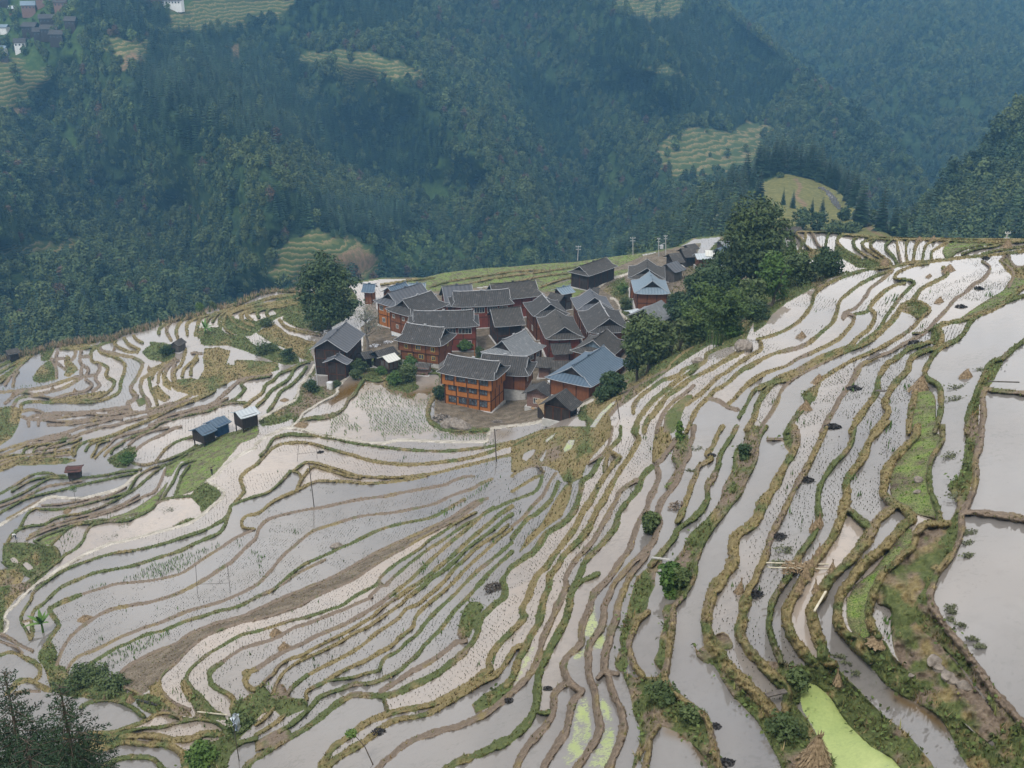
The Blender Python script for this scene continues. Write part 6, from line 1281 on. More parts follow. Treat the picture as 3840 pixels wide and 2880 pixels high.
for lab, u, v, k in (('lone small conifer on the knoll face, left of the other', 2938, 770, .62), ('lone small conifer on the knoll face, right of the first', 2974, 778, .66), ('young conifer low on the knoll among the dark bushes', 3046, 800, .55), ('conifer rising from the dark bushes low on the knoll', 3080, 830, .85), ('very tall dark conifer at the right shoulder of the knoll', 3222, 850, 1.75), ('broad tall conifer right of the very tall one', 3300, 865, 1.55), ('shorter dark conifer at the right end of the knoll', 3352, 885, 1.2), ('bushy conifer at the far right end of the knoll', 3385, 893, 1.0)): conifer(on_knob(u, v), k, kr, lab, None)
for i, (lab, u, v, h, r_, mt) in enumerate((('dark round tree low on the knoll', 3000, 858, 8.5, 4.6, M_LEAF), ('dark round tree on the knoll, next to the small conifers', 3060, 862, 7.5, 4.8, M_LEAF), ('dark tree at the right edge of the knoll grass', 3165, 830, 5.5, 3.2, M_LEAF), ('lone tree on the right shoulder of the knoll', 3265, 842, 6.0, 3.0, M_LEAF), ('low wide bush at the foot of the knoll', 3190, 868, 4.0, 6.0, M_LEAF2), ('second low bush at the foot of the knoll', 3120, 872, 3.6, 5.0, M_LEAF2), ('small bush high on the knoll', 2925, 668, 3.0, 2.2, M_LEAF2), ('greyish bare-looking tree below the knoll plantation', 2705, 880, 9.5, 4.4, M_DRYTWIG))):
    tree('broadleaf_tree', lab, on_knob(u, v), h, r_, 900, .55, mt, 400+i, lobes=9, base=-.02)
# firs close to the camera, standing on the slope below it
def near_fir(label, px_, slant, h, rad, seed):
    r = rays(px_[0], px_[1]); r = r/np.linalg.norm(r)*slant; rng = np.random.default_rng(seed); t = thing('fir_tree', (r[0], r[1], r[2]-h), rng.uniform(0, 6), label, 'fir tree'); br, lf = [tube([(0, 0, -2), (0, 0, h*.5), (0, 0, h)], [.2, .13, .02], 7)], []
    z = h*.985
    while z > h*.30:
        f = 1-z/h; R = rad*min(1, .10+f*1.55); m = int(5+3*min(1, f*3))
        for j in range(m):
            a = 6.283*(j+rng.uniform(-.3, .3))/m+z*5; L = R*rng.uniform(.6, 1.15); up = rng.uniform(.05, .35)*(1-f); e = np.array([math.cos(a)*L, math.sin(a)*L, L*(up-.22)]); p0 = np.array([0, 0, z]); br.append(tube([p0, p0+e*.55+np.array([0, 0, .05*L]), p0+e], [.025, .016, .006], 3))
            nt = max(3, int(L/.13))
            for s in np.linspace(.18, 1, nt):
                for sd in (-1, 1):
                    b = a+sd*rng.uniform(.65, 1.05); l2 = (.12+.34*L*(1.08-s))*rng.uniform(.6, 1.1); q0 = p0+e*s; q1 = q0+np.array([math.cos(b)*l2, math.sin(b)*l2, l2*rng.uniform(-.22, .12)]); k = max(2, int(l2/.055)); ss = np.linspace(.1, 1, k)[:, None]; lf.append(q0+(q1-q0)*ss)
            lf.append(p0+e*np.linspace(.9, 1.05, 3)[:, None])
        z -= h*rng.uniform(.030, .046)
    c = np.vstack(lf); v, f_ = leaf_quads(c, np.tile([0, 0, 1.0], (len(c), 1)), .075, rng, .36, .9); new_obj('crown', np_mesh('crown', v, f_), M_NEEDLE, t); v, f_ = merge(br); new_obj('trunk', np_mesh('trunk', v, f_, True), M_BARK, t)
near_fir('dark fir with a pointed top in the lower left corner, right of the other firs', (222, 2565), 46, 10.5, 2.9, 501)
near_fir('dark fir at the left edge of the picture, tallest of the corner firs', (15, 2520), 47, 11.5, 3.0, 502)
near_fir('low fir crown at the very bottom of the left corner', (95, 2770), 41, 8.5, 2.8, 503)
def foreground_slope():
    xs, ys = np.linspace(-90, 90, 60), np.linspace(1.5, 86, 40); X, Y = np.meshgrid(xs, ys); Z = -2.2-1.16*Y+1.2*box_blur(vnoise(X.shape, 4, 61), 1, 1)
    ix = np.arange(X.size).reshape(X.shape); q = np.stack([ix[:-1, :-1], ix[:-1, 1:], ix[1:, 1:], ix[1:, :-1]], -1).reshape(-1, 4)
    Z = np.maximum(Z, -2.2-1.16*58-(Y-58)*.5*(Y > 58)) if False else Z
    new_obj('foreground_slope', np_mesh('foreground_slope', np.stack([X, Y, Z], -1).reshape(-1, 3), q, True, {'grow': np.tile([.9, .2, 0], (X.size, 1)), 'crop': np.zeros(X.size), 'earth': np.zeros(X.size)}), M_LAND, kind='structure', label='steep grassy slope below the viewpoint', cat='terrain')
foreground_slope()
# ------------------------------------------------------------------ rice seedlings and the grass on the dikes: nobody could count these
def blades(cen, col, h, w, rng, per=3, lean=.35, twocol=None):
    """per triangular blades at every centre"""
    n = len(cen); a = rng.uniform(0, 6.283, (n, per)); ln = rng.uniform(.05, lean, (n, per))*h[:, None]; hh = h[:, None]*rng.uniform(.6, 1.15, (n, per)); ww = (w[:, None] if np.ndim(w) else w)*rng.uniform(.7, 1.2, (n, per))
    c, s = np.cos(a), np.sin(a); off = rng.normal(0, .35, (n, per, 2))*(w[:, None, None] if np.ndim(w) else w)*1.2
    b = np.repeat(cen[:, None], per, 1).copy(); b[..., :2] += off
    p0 = b+np.stack([-s*ww/2, c*ww/2, 0*s-.03], -1); p1 = b+np.stack([s*ww/2, -c*ww/2, 0*s-.03], -1); p2 = b+np.stack([c*ln, s*ln, hh], -1)
    V = np.stack([p0, p1, p2], 2).reshape(-1, 3); cc = np.repeat(np.repeat(col, per, 0)*rng.uniform(.75, 1.25, (n*per, 1)), 3, 0)
    return V, np.arange(len(V)).reshape(-1, 3), cc
M_BLADE, tb, bb = material('grass_and_rice_blades', .7, .15); tb.l.new(tb.attr('tint'), bb.inputs['Base Color'])
g = np.random.default_rng(2024)
RN = "T6 1000,550 T6 500,640 T8 1900,500 T8 700,900 T8 850,1000 T4 250,130 T4 500,120 U4 400,760 U4 900,520 U4 600,960 U4 1450,380 U4 1700,700 T7 1400,900 T7 1350,700 T3 900,900 T3 550,1300 T3 400,900 T3 1500,1250 T5 1400,750 T5 1250,1080 T6 150,300 U2 1350,1350"
norice = set(int(LAB[cell(u, v)]) for u, v in pts(RN)); norice = {k for k in norice if area_px[k] < 4500}; bare = np.zeros((NV, NU), bool)
for u_, v_ in pts(RN): bare |= ((UU-u_)/170)**2+((VV-v_)/42)**2 < 1+.3*vnoise((NV, NU), 9, 55)
P_IN = lambda u, v, m=60: (u > -m) & (u < 3840+m) & (v < 2880+m)
iy, ix_ = np.nonzero(WATER & P_IN(UU, VV)); labs = LAB[iy, ix_]; order = np.argsort(labs, kind='stable'); iy, ix_, labs = iy[order], ix_[order], labs[order]
starts = np.searchsorted(labs, np.arange(1, NL+2)); Nmask = isA('N'); Amask = isA('A') | isA('W'); seeds, scol, sh_ = [], [], []
pond_lab = int(LAB[cell(*px('R7', 1400, 1300))]); patchy = vnoise((NV, NU), 22, 71)+.6*vnoise((NV, NU), 7, 72)
for L in range(1, NL+1):
    a, b = starts[L-1], starts[L]; n = b-a
    if n < 30: continue
    has = g.uniform() < .93 and L not in norice; thick = g.choice([-1.6, -.5, .25], p=[.6, .25, .15]); tall = g.uniform(1.0, 2.2); ang = g.uniform(-.5, .5)
    if not has and not Nmask[iy[a:b], ix_[a:b]].any(): continue
    zl = LV[iy[a:b], ix_[a:b]]; bins = np.floor(zl/1.2) if zstd[L] > .5 else np.zeros(n)
    for bn in np.unique(bins):
        sel = np.flatnonzero(bins == bn)+a; q = GP[iy[sel], ix_[sel]]; d = float(np.median(DIST[iy[sel], ix_[sel]]))
        cs, sn = math.cos(ang), math.sin(ang); X = q[:, 0]*cs+q[:, 1]*sn; Y = -q[:, 0]*sn+q[:, 1]*cs; sp = max(.34, .0024*d)
        gx, gy = np.meshgrid(np.arange(math.floor(X.min()/sp)*sp, X.max(), sp*1.05), np.arange(math.floor(Y.min()/sp)*sp, Y.max(), sp)); gx, gy = gx.ravel(), gy.ravel()
        if len(gx) > 3000000 or not len(gx): continue
        gx = gx+g.normal(0, .04, len(gx)); gy = gy+g.normal(0, .04, len(gy))+.12*np.sin(gx*1.3); wx, wy = gx*cs-gy*sn, gx*sn+gy*cs; z = np.full(len(wx), float(zl[bins == bn].mean()))
        for _ in range(3): uu, vv = project(np.stack([wx, wy, z], -1)); i, j = cell(uu, vv); z = np.where(LAB[i, j] == L, LV[i, j], z)
        ok = (LAB[i, j] == L) & P_IN(uu, vv) & (BD[i, j] > 1.15) & ~Amask[i, j] & ~bare[i, j]; nm = Nmask[i, j]; pt = patchy[i, j]
        ok &= ~((uu > 3440) & (vv > 1420)) | (g.uniform(0, 1, len(uu)) < .42)
        if zstd[L] > .5: ok &= np.floor(z/1.2) == bn
        ok &= nm | (has & (pt > thick)); lush = nm | ((L == pond_lab) & (pt > -.3)); k = np.flatnonzero(ok)
        if not len(k): continue
        k = k[g.uniform(0, 1, len(k)) < np.clip(.80+.22*pt[k], .35, .97)]; lush = lush[k]; shoot = lush | (pt[k] > tall) & (g.uniform(0, 1, len(k)) < .5) | (g.uniform(0, 1, len(k)) < .006)
        seeds.append(np.stack([wx, wy, z], -1)[k]); tintc = np.where(shoot[:, None], np.array([.055, .105, .022]), np.where(g.uniform(0, 1, (len(k), 1)) < .4, np.array([.050, .068, .024]), np.array([.062, .058, .045]))); tintc = np.where((lush & (g.uniform(0, 1, len(k)) < .5))[:, None], np.array([.085, .16, .03]), tintc); scol.append(tintc)
        sh_.append(np.where(lush, .42, np.where(shoot, .46, .115*g.uniform(.6, 1.7, len(k))))*(1+.0012*d))
seeds, scol, sh_ = np.vstack(seeds), np.vstack(scol), np.concatenate(sh_); print('seedlings', len(seeds))
V, Fq, cc = blades(seeds, scol, sh_, np.where(sh_ > .3, .12, .085)*np.clip(sh_/sh_.mean(), .9, 1.25), g, 2, .4)
new_obj('rice_seedlings', np_mesh('rice_seedlings', V, Fq, False, {'tint': cc}), M_BLADE, kind='stuff', label='rows of young rice and old stubble standing in the flooded paddies', cat='rice')
# grass
cellw = (STEP*DIST/F)**2/np.clip(np.abs(RAY[..., 2])/np.linalg.norm(RAY, axis=-1), .2, 1)
dens = np.zeros((NV, NU)); dens[onb & (BS != 4)] = 9.0; dens[onb & (BS == 2)] = 2.0; m_ = ~onb
for k, d_ in (('G', 6.0), ('S', 5.0), ('L', 5.0), ('M', 1.6), ('Y', 1.0), ('D', 6.0)): dens[m_ & isA(k)] = d_
dens[(VV < VE[None]+2) | ~P_IN(UU, VV)] = 0; dens *= np.clip(1.25-DIST/420, .25, 1)
cnt = g.poisson(np.minimum(cellw*dens, 3)); ii, jj = np.repeat(np.argwhere(cnt > 0), cnt[cnt > 0], axis=0).T
u, v = UU[ii, jj]+g.uniform(-.5, .5, len(ii))*STEP, VV[ii, jj]+g.uniform(-.5, .5, len(ii))*STEP; r = rays(u, v); cen = r*(GZ[ii, jj]/r[:, 2])[:, None]
gs, ss = gcol[ii, jj, 0], gcol[ii, jj, 1]; x = g.uniform(0, 1, len(ii)); isg = x < np.clip(.20+.95*gs-.5*ss, .06, .95)
cg = np.array([.080, .096, .034])*g.uniform(.55, 1.5, (len(ii), 1))+np.array([.030, .014, .0])*g.uniform(0, 1, (len(ii), 1)); cs_ = np.where(g.uniform(0, 1, (len(ii), 1)) < .5, np.array([.150, .142, .050]), np.array([.235, .19, .10]))*g.uniform(.55, 1.25, (len(ii), 1)); cs_[g.uniform(0, 1, len(ii)) < .25] *= np.array([.62, .5, .42])
Lm = (isA('L') & ~onb)[ii, jj]; cg[Lm] = np.array([.10, .17, .028])*g.uniform(.6, 1.4, (int(Lm.sum()), 1)); isg |= Lm & (x < .8)
hh = np.where(isA('GS')[ii, jj] & m_[ii, jj], g.uniform(.16, .5, len(ii)), g.uniform(.07, .24, len(ii))); hh[Lm] *= .6; hh[isA('MYD')[ii, jj]] *= .6
V, Fq, cc = blades(cen, np.where(isg[:, None], cg, cs_), hh, .055+.0005*DIST[ii, jj], g, 4, .9); print('tufts', len(ii))
new_obj('dike_grass', np_mesh('dike_grass', V, Fq, False, {'tint': cc}), M_BLADE, kind='stuff', label='green and straw-coloured grass growing over dikes and banks', cat='grass')
# broad-leaved weeds thickening the green banks
wk = np.flatnonzero(isA('G')[ii, jj] & m_[ii, jj] & (g.uniform(0, 1, len(ii)) < .34) & (gs > .5)); c_ = np.repeat(cen[wk], 5, 0)+g.normal(0, 1, (len(wk)*5, 3))*np.array([.3, .3, .16])+np.array([0, 0, .22])
v, f = leaf_quads(c_, np.tile([0, 0, 1.0], (len(c_), 1)), .15+.0004*0, g, .6, .7); col = np.array([.052, .078, .024])*g.uniform(.5, 1.7, (len(c_), 1))+np.array([.02, .01, 0])*g.uniform(0, 1, (len(c_), 1))
new_obj('bank_weeds', np_mesh('bank_weeds', v, f, False, {'tint': np.repeat(col, 4, 0)}), M_BLADE, kind='stuff', label='low broad-leaved weeds covering the green banks', cat='weeds')
# reeds along the far rim
er = np.random.default_rng(9); eu = er.uniform(-20, 1150, 2600); eu = eu[(eu < 560) | (er.uniform(0, 1, 2600) < .35)]; evv = np.interp(eu, edge[:, 0], edge[:, 1])+er.uniform(0, 16, len(eu)); i, j = cell(eu, evv); r = rays(eu, evv); cen = r*(GZ[i, j]/r[:, 2])[:, None]
V, Fq, cc = blades(cen, np.where(er.uniform(0, 1, (len(eu), 1)) < .6, np.array([.28, .21, .14]), np.array([.08, .10, .04])), er.uniform(.6, 1.9, len(eu)), .22, er, 4, .5)
new_obj('rim_reeds', np_mesh('rim_reeds', V, Fq, False, {'tint': cc}), M_BLADE, kind='stuff', label='dry plumed reeds along the far left rim of the terraces', cat='reeds')
# floating weed mats
fw = []
for u, v, n in [px('T4', 1600, 80)+(70,), px('T4', 1600, 125)+(80,), px('T4', 1580, 185)+(40,), px('T4', 1680, 235)+(70,), px('T4', 1770, 355)+(70,), px('T4', 1840, 420)+(80,), px('T8', 1750, 910)+(120,), px('T8', 1735, 1000)+(60,), px('T8', 1740, 1110)+(90,), px('T4', 630, 510)+(60,), px('T4', 765, 650)+(60,), px('T4', 680, 565)+(40,), px('T8', 180, 1060)+(160,), px('T8', 120, 1180)+(140,), px('T5', 1100, 850)+(120,), px('T5', 1500, 720)+(200,), px('T5', 1000, 950)+(120,), px('U4', 1700, 1300)+(160,), px('U4', 1680, 1400)+(160,), px('U4', 1880, 1160)+(100,), px('T7', 1600, 200)+(120,), px('T7', 1560, 380)+(100,), px('T8', 1640, 600)+(120,), px('T8', 1600, 250)+(140,)]:
    n = n//2; s_ = 24 if n > 50 else 13; a = g.normal(0, 1, (n, 2))*np.array([s_, s_*.28]); uu, vv = u+a[:, 0], v+a[:, 1]; z = GZ[cell(u, v)]+.05; r = rays(uu, vv); fw.append(r*(z/r[:, 2:3].T[0])[:, None])
fw = np.vstack(fw); V, Fq, cc = blades(fw, np.tile([.10, .108, .062], (len(fw), 1)), np.full(len(fw), .07), .16, g, 3, 2.2)
new_obj('water_weeds', np_mesh('water_weeds', V, Fq, False, {'tint': cc}), M_BLADE, kind='stuff', label='loose patches of weed floating in the open paddies', cat='weeds')
# ------------------------------------------------------------------ straw stacks, sheaves, heaps
M_STRAW = mottled('bleached_rice_straw', (.11, .075, .042), (.30, .225, .14), 6, .95)
M_BLACK = mottled('black_wet_weeds', (.008, .008, .009), (.035, .032, .030), 6, .6)
M_MUD = mottled('drying_mud', (.10, .075, .055), (.22, .175, .135), 3, .9)
M_STONE = mottled('grey_brown_rock', (.10, .085, .07), (.26, .225, .195), 2, .9, bump=.2)
M_STEEL = mottled('grey_painted_steel', (.34, .35, .36), (.46, .47, .48), 2, .5)
M_POLE = mottled('weathered_pole_wood', (.04, .033, .028), (.10, .085, .07), 3, .9)
M_CPOLE = mottled('concrete_pole_grey', (.26, .255, .24), (.38, .37, .35), 2, .85)
M_BAMB = mottled('cut_bamboo_cane', (.34, .30, .22), (.52, .48, .38), 3, .6)
M_WIRE, tw, bw = material('dark_cable', .6, .3); bw.inputs['Base Color'].default_value = (.02, .02, .022, 1)
def straw_cone(h, r, rng, tiers=7, n=46, tuft=True):
    V, Fc, o = [], [], 0
    prof = lambda s: r*((1-s)**.85*.92+.06)
    for k in range(tiers):
        z1 = h*(k+1.25)/(tiers+.35); z0 = h*k/(tiers+.35)-.02; r1, r0 = prof(min(1, z1/h)), prof(max(0, z0/h))*1.10
        for j in range(n):
            a = 6.283*(j+rng.uniform(-.4, .4))/n; da = 6.283/n*.85; ra, rb = r1*rng.uniform(.8, 1.0), r0*rng.uniform(.85, 1.16); zb = z0+rng.uniform(-.06, .06)*h/tiers*2
            V += [(math.cos(a-da)*ra, math.sin(a-da)*ra, z1), (math.cos(a+da)*ra, math.sin(a+da)*ra, z1), (math.cos(a+da*.5)*rb, math.sin(a+da*.5)*rb, zb), (math.cos(a-da*.5)*rb*rng.uniform(.9, 1.06), math.sin(a-da*.5)*rb, zb)]; Fc.append((o, o+1, o+2, o+3)); o += 4
    if tuft:
        for j in range(14):
            a = rng.uniform(0, 6.283); w = .05*r; q = r*.12; V += [(math.cos(a)*q-w, math.sin(a)*q, h*.93), (math.cos(a)*q+w, math.sin(a)*q, h*.93), (math.cos(a)*q*2.2+w*.3, math.sin(a)*q*2.2, h*rng.uniform(1.02, 1.12)), (math.cos(a)*q*2.2-w*.3, math.sin(a)*q*2.2, h*1.05)]; Fc.append((o, o+1, o+2, o+3)); o += 4
    return np.array(V), np.array(Fc)
def stack(label, u, v, h, r, seed, group=None, name='straw_stack'):
    rng = np.random.default_rng(seed); o = new_obj(name, np_mesh(name, *straw_cone(h, r, rng, 8 if h > 2 else 5, 60 if h > 2 else 34)), M_STRAW, None, label, 'haystack', group); o.location = at_base(u, v, -.1); o.rotation_euler = (0, 0, rng.uniform(0, 6)); return o
for i, (lab, p, h, r) in enumerate((('big tiered cone of rice straw at the bottom right beside the green pond', px('T4', 408, 1450), 2.15, .95), ('low straw cone floating alone in the wide right-hand paddy', px('U4', 1752, 1222), .95, .72), ('thick straw stack at the head of the green strip', px('U4', 1382, 1330), 1.7, 1.0), ('straw stack on the dike end with a small grassy mound', px('U4', 575, 1262), 1.1, .8), ('straw cap on the lower mound of the same dike', px('U4', 470, 1478), 1.05, .7), ('grey straw mound in the long white paddy below the grove', px('U4', 438, 905), 1.1, .85),
      ('straw mound on the grassy neck at the top right paddies', px('U4', 1615, 378), 1.3, 1.15), ('straw stack among the fan of paddies under the knoll', px('U4', 1100, 328), 1.5, 1.0), ('dark straw stack near the skyline at far right', px('U4', 2078, 192), 1.7, 1.05), ('small straw stack on a skyline paddy, left of another', px('U4', 1375, 134), 1.0, .7), ('small straw stack on a skyline paddy, right of another', px('U4', 1488, 134), 1.1, .8), ('torn straw heap with a loose end in the upper right paddy', px('U4', 1538, 626), .9, .75), ('tiny dark stack in the uppermost wide paddy', px('U4', 1458, 420), .6, .6),
      ('round straw mound in the paddy at lower left', px('T1', 735, 195), .9, 1.1), ('straw mound in a paddy right of the stubble field, upper of two', px('T2', 170, 318), .95, .78), ('straw mound in a paddy right of the stubble field, lower of two', px('T2', 245, 447), .95, .82), ('small pointed straw stack on the gully edge, left of a twin', px('T1', 920, 878), 1.0, .55), ('small pointed straw stack on the gully edge, right twin', px('T1', 1130, 898), 1.0, .5), ('low pale straw heap in a left paddy under the footpath', px('T5', 588, 730), .6, .9), ('tiny stack in the blue pool on the far left terraces', px('U1', 1318, 775), 1.2, .6), ('tiny stack lower in the same blue pool', px('U1', 1717, 995), 1.2, .6), ('tiny stack in the far left paddies, in the striped strip', px('U1', 607, 1238), 1.1, .75), ('tiny stack in the broad bluish far left paddy', px('U1', 865, 1260), 1.1, .8), ('tiny stack at the left end of the far left paddies', px('U1', 155, 1295), 1.0, .7), ('thatched heap by the pond left of the orange house', px('R7', 2000, 1085), 2.0, 1.6), ('pale heap of straw at the end of the concrete dike', px('R7', 115, 1535), 1.0, 1.6), ('brown straw heap on the grass bank beside the mud field', px('T4', 970, 385), .45, .75), ('diamond-shaped straw pile in the blue paddy by the path', px('U2', 1555, 1355), .6, 1.1))): stack(lab, p[0], p[1], h, r, 600+i)
def sheaf(label, p, h, seed, lean=0.0):
    rng = np.random.default_rng(seed); V, Fc = straw_cone(h, h*.30, rng, 4, 18, True); s = V[:, 2]/h; V[:, :2] *= (1-.55*np.exp(-((s-.68)/.16)**2))[:, None]*.9+.1; V[:, 0] += lean*V[:, 2]
    o = new_obj('straw_sheaf', np_mesh('straw_sheaf', V, Fc), M_STRAW, None, label, 'sheaf', 'tied straw sheaves in the right paddies'); o.location = at_base(p[0], p[1], -.05)
for i, (lab, p, h) in enumerate((('left sheaf of the row of four on the dike end', px('T8', 385, 905), .95), ('second sheaf from the left in the dike-end row', px('T8', 408, 882), 1.0), ('third sheaf from the left in the dike-end row', px('T8', 430, 862), 1.0), ('right sheaf of the row of four on the dike end', px('T8', 450, 842), .95), ('lone sheaf halfway between the row of four and the drying rack', px('T8', 438, 1105), .9), ('sheaf just right above the drying rack', px('T8', 365, 1212), .95), ('sheaf leaning on the right end of the drying rack', px('T8', 330, 1300), 1.15), ('sheaf out in the water right of the drying rack', px('T8', 552, 1250), .95), ('sheaf below the drying rack, left one', px('T8', 262, 1420), .95), ('sheaf on the dike below the rack, right one', px('T8', 415, 1430), 1.0), ('second sheaf under the left one below the rack', px('T8', 285, 1380), .8), ('shaggy sheaf alone in a centre-right paddy', px('T7', 1962, 1430), 1.15), ('shaggy sheaf stuck on the bank over the green pond', px('T4', 605, 740), 1.0))): sheaf(lab, p, h, 700+i, .1*((i % 3)-1))
def heap(name, label, p, r, h, mat, seed, cat, n=130, group=None):
    rng = np.random.default_rng(seed); a = rng.uniform(0, 6.283, n); q = r*rng.uniform(0, 1, n)**.6; c = np.stack([np.cos(a)*q*1.25, np.sin(a)*q, h*(1-(q/r)**2)*rng.uniform(.3, 1, n)], 1); v, f = leaf_quads(c, np.tile([0, 0, 1.0], (n, 1)), r*(.26 if mat is M_BLACK else .20), rng, .55, .5)
    o = new_obj(name, np_mesh(name, v, f), mat, None, label, cat, group); o.location = at_base(p[0], p[1], .02)
for i, (lab, p, r) in enumerate((('black weed heap in the top paddy of the long blue-grey strip', px('T8', 560, 10), .85), ('black weed heap halfway down the blue-grey strip', px('T8', 340, 470), .75), ('black weed heap low in the blue-grey strip', px('T8', 110, 960), .7), ('black weed heap near the foot of the blue-grey strip', px('T7', 2110, 1455), .7), ('small black clump in the bare strip left of the grey mud dikes', px('T3', 310, 792), .4), ('black clump at the dike corner above the straw-mulched bank', px('T3', 1755, 1118), .42), ('black plastic-like heap at the bottom edge, centre right', px('T3', 1850, 1440), .6), ('black clump at the meeting of two ochre dikes, lower centre', px('T2', 1060, 1168), .65), ('black clump beside the broad straw end of the long dike', px('T2', 2185, 898), .45), ('black heap in the white paddy at upper right', px('U4', 860, 1320), .95), ('black heap at the foot of the same white paddy', px('U4', 690, 1630), .95), ('black heap in the shining paddy above the green terrace', px('U4', 1710, 665), .95), ('black heap by the muddy dike at upper right', px('U4', 1850, 520), .95), ('black heap at the top of the rippled paddy, far right', px('U4', 1910, 278), .9), ('black heap on the paddy under the grassy bend', px('U4', 1345, 950), .85), ('black clump on the dike in the upper centre fan', px('T7', 750, 540), .4), ('black clump where two dikes cross in the centre', px('T7', 1725, 250), .5), ('black weed clump in the ploughed water left of the pole', px('T6', 560, 222), .8))): heap('weed_heap', lab, p, r*.72, r*.42, M_BLACK, 800+i, 'weed heap')
def rock(label, p, r, seed, mat=None, flat=.7, name='boulder'):
    bm = bmesh.new(); bmesh.ops.create_icosphere(bm, subdivisions=3, radius=r); rng = np.random.default_rng(seed); k = rng.normal(0, 1, (6, 3))
    for v in bm.verts:
        d = v.co.normalized(); s = 1+.12*sum(math.sin(3*float(np.dot(k[i], d))+i) for i in range(6))/2; v.co = Vector((v.co.x*s*1.3, v.co.y*s, v.co.z*s*flat))
    me = bpy.data.meshes.new(name); bm.to_mesh(me); bm.free(); o = new_obj(name, me, mat or M_STONE, None, label, 'rock'); o.location = at_base(p[0], p[1], r*flat*.35); o.rotation_euler = (0, 0, rng.uniform(0, 6))
for i, a in enumerate((('left of the two big boulders before the orange house', px('R8', 238, 968), 1.7), ('right of the two big boulders before the orange house', px('R8', 350, 978), 1.7), ('dark boulder at the stony bend on the upper rim paddy', px('U3', 1490, 880), 1.5), ('small boulder beside the long pale rim paddy', px('U3', 1055, 1000), .8), ('pale boulder in the green strip paddy', px('T8', 1300, 470), .34), ('second pale boulder in the green strip paddy', px('T8', 1290, 570), .22), ('white stone on the mud field at right', px('T4', 1690, 775), .32), ('stone on the edge of the mud field', px('T4', 1242, 680), .16), ('leaning stone low in the mud field gully', px('T4', 1440, 570), .42), ('grey stone below the leaning stone', px('T4', 1485, 625), .36), ('grey slab stone farther down the gully', px('T4', 1550, 690), .36), ('lowest grey slab in the gully', px('T4', 1590, 735), .34), ('round stone at the dike end left of the dark heap on the bank', px('T6', 700, 1040), .7))): rock(a[0], a[1], a[2], 900+i)
heap('mud_clod', 'dug-out muddy stump in the pale paddy at centre right', px('T7', 1438, 700), .75, .6, M_MUD, 950, 'mud heap', 160)
heap('rubble_heap', 'heap of dark rubble by the left corner of the orange house', px('R8', 150, 880), 1.8, .7, M_STONE, 953, 'rubble', 220)
heap('rubble_heap', 'small scatter of rubble in the yard before the orange house', px('R8', 735, 920), 1.0, .4, M_STONE, 954, 'rubble', 120)
heap('sand_heap', 'pile of building sand beside the ramshackle hut', px('R8', 1150, 760), 1.7, .6, mottled('building_sand', (.30, .19, .10), (.42, .29, .17), 3), 955, 'sand heap', 220)
heap('hole_heap', 'dark heap standing in for a brownish hole in the bank at lower centre', px('T6', 2080, 1400), 1.0, .5, M_POLE, 956, 'bank hole', 260)  # heap added in place of a brownish hole in the bank
heap('tarpaulin', 'crumpled blue tarpaulin in the yard behind the tall dark house', px('R7', 1430, 285), 1.1, .6, mottled('blue_plastic_sheet', (.06, .22, .45), (.12, .34, .6), 1, .4), 957, 'tarpaulin', 70)
heap('plastic_sheet', 'crumpled white plastic sheet on the sandy yard', px('R7', 1130, 430), 1.3, .4, mottled('white_plastic_sheet', (.5, .5, .52), (.68, .68, .7), 1, .4), 958, 'plastic sheet', 80)
heap('plastic_sheet', 'white plastic sheet beside the yellow-windowed house', px('R7', 1310, 385), 1.2, .3, bpy.data.materials['white_plastic_sheet'], 959, 'plastic sheet', 80)
# ------------------------------------------------------------------ planks, poles, lamps
def bar(name, label, p, q, w, mat, cat, lift=.25, h=.1):
    a, b = at_base(*p, lift), at_base(*q, lift); d = b-a; m = MB(); L = d.length; m.box(0, L, -w/2, w/2, -h/2, h/2); o = m.build(name, mat, None, label=label, cat=cat); o.location = a; o.rotation_euler = d.to_track_quat('X', 'Z').to_euler(); return o
bar('plank_bridge', 'white plank laid between dikes above the fresh green bushes', px('T7', 1210, 1172), px('T7', 1365, 1195), .22, M_CPOLE, 'plank', .45)
bar('plank_bridge', 'narrow grey plank across the pale paddy at upper right', px('U4', 1035, 1356), px('U4', 1105, 1362), .5, M_GREYW, 'plank', .4)
bar('plank_bridge', 'weathered board lying along the stone dike at upper right', px('U4', 960, 1108), px('U4', 1055, 1060), .4, M_GREYW, 'plank', .4)
bar('plank_bridge', 'dark board dividing the little pool left of the green pond', px('T4', -20, 890), px('T4', 150, 850), .35, M_GREYW, 'plank', .35)
bar('bamboo_pole', 'pale bamboo pole leaning on the dike right of the sheaves', px('T4', 395, 160), px('T4', 495, -10), .13, M_BAMB, 'pole', .35)
bar('bamboo_pole', 'pale bamboo pole lying across the gully near the torn bag', px('T1', 1710, 1020), px('T1', 1965, 1048), .11, M_BAMB, 'pole', .45)
bar('hose', 'black pipe lying in the gully below the stubble field', px('T1', 1180, 895), px('T1', 1370, 945), .3, M_BLACK, 'pipe', .2)
bar('rail_pole', 'horizontal rail over the corner of the right paddies', px('U4', 1915, 1312), px('U4', 2165, 1320), .1, M_GREYW, 'pole', .7)
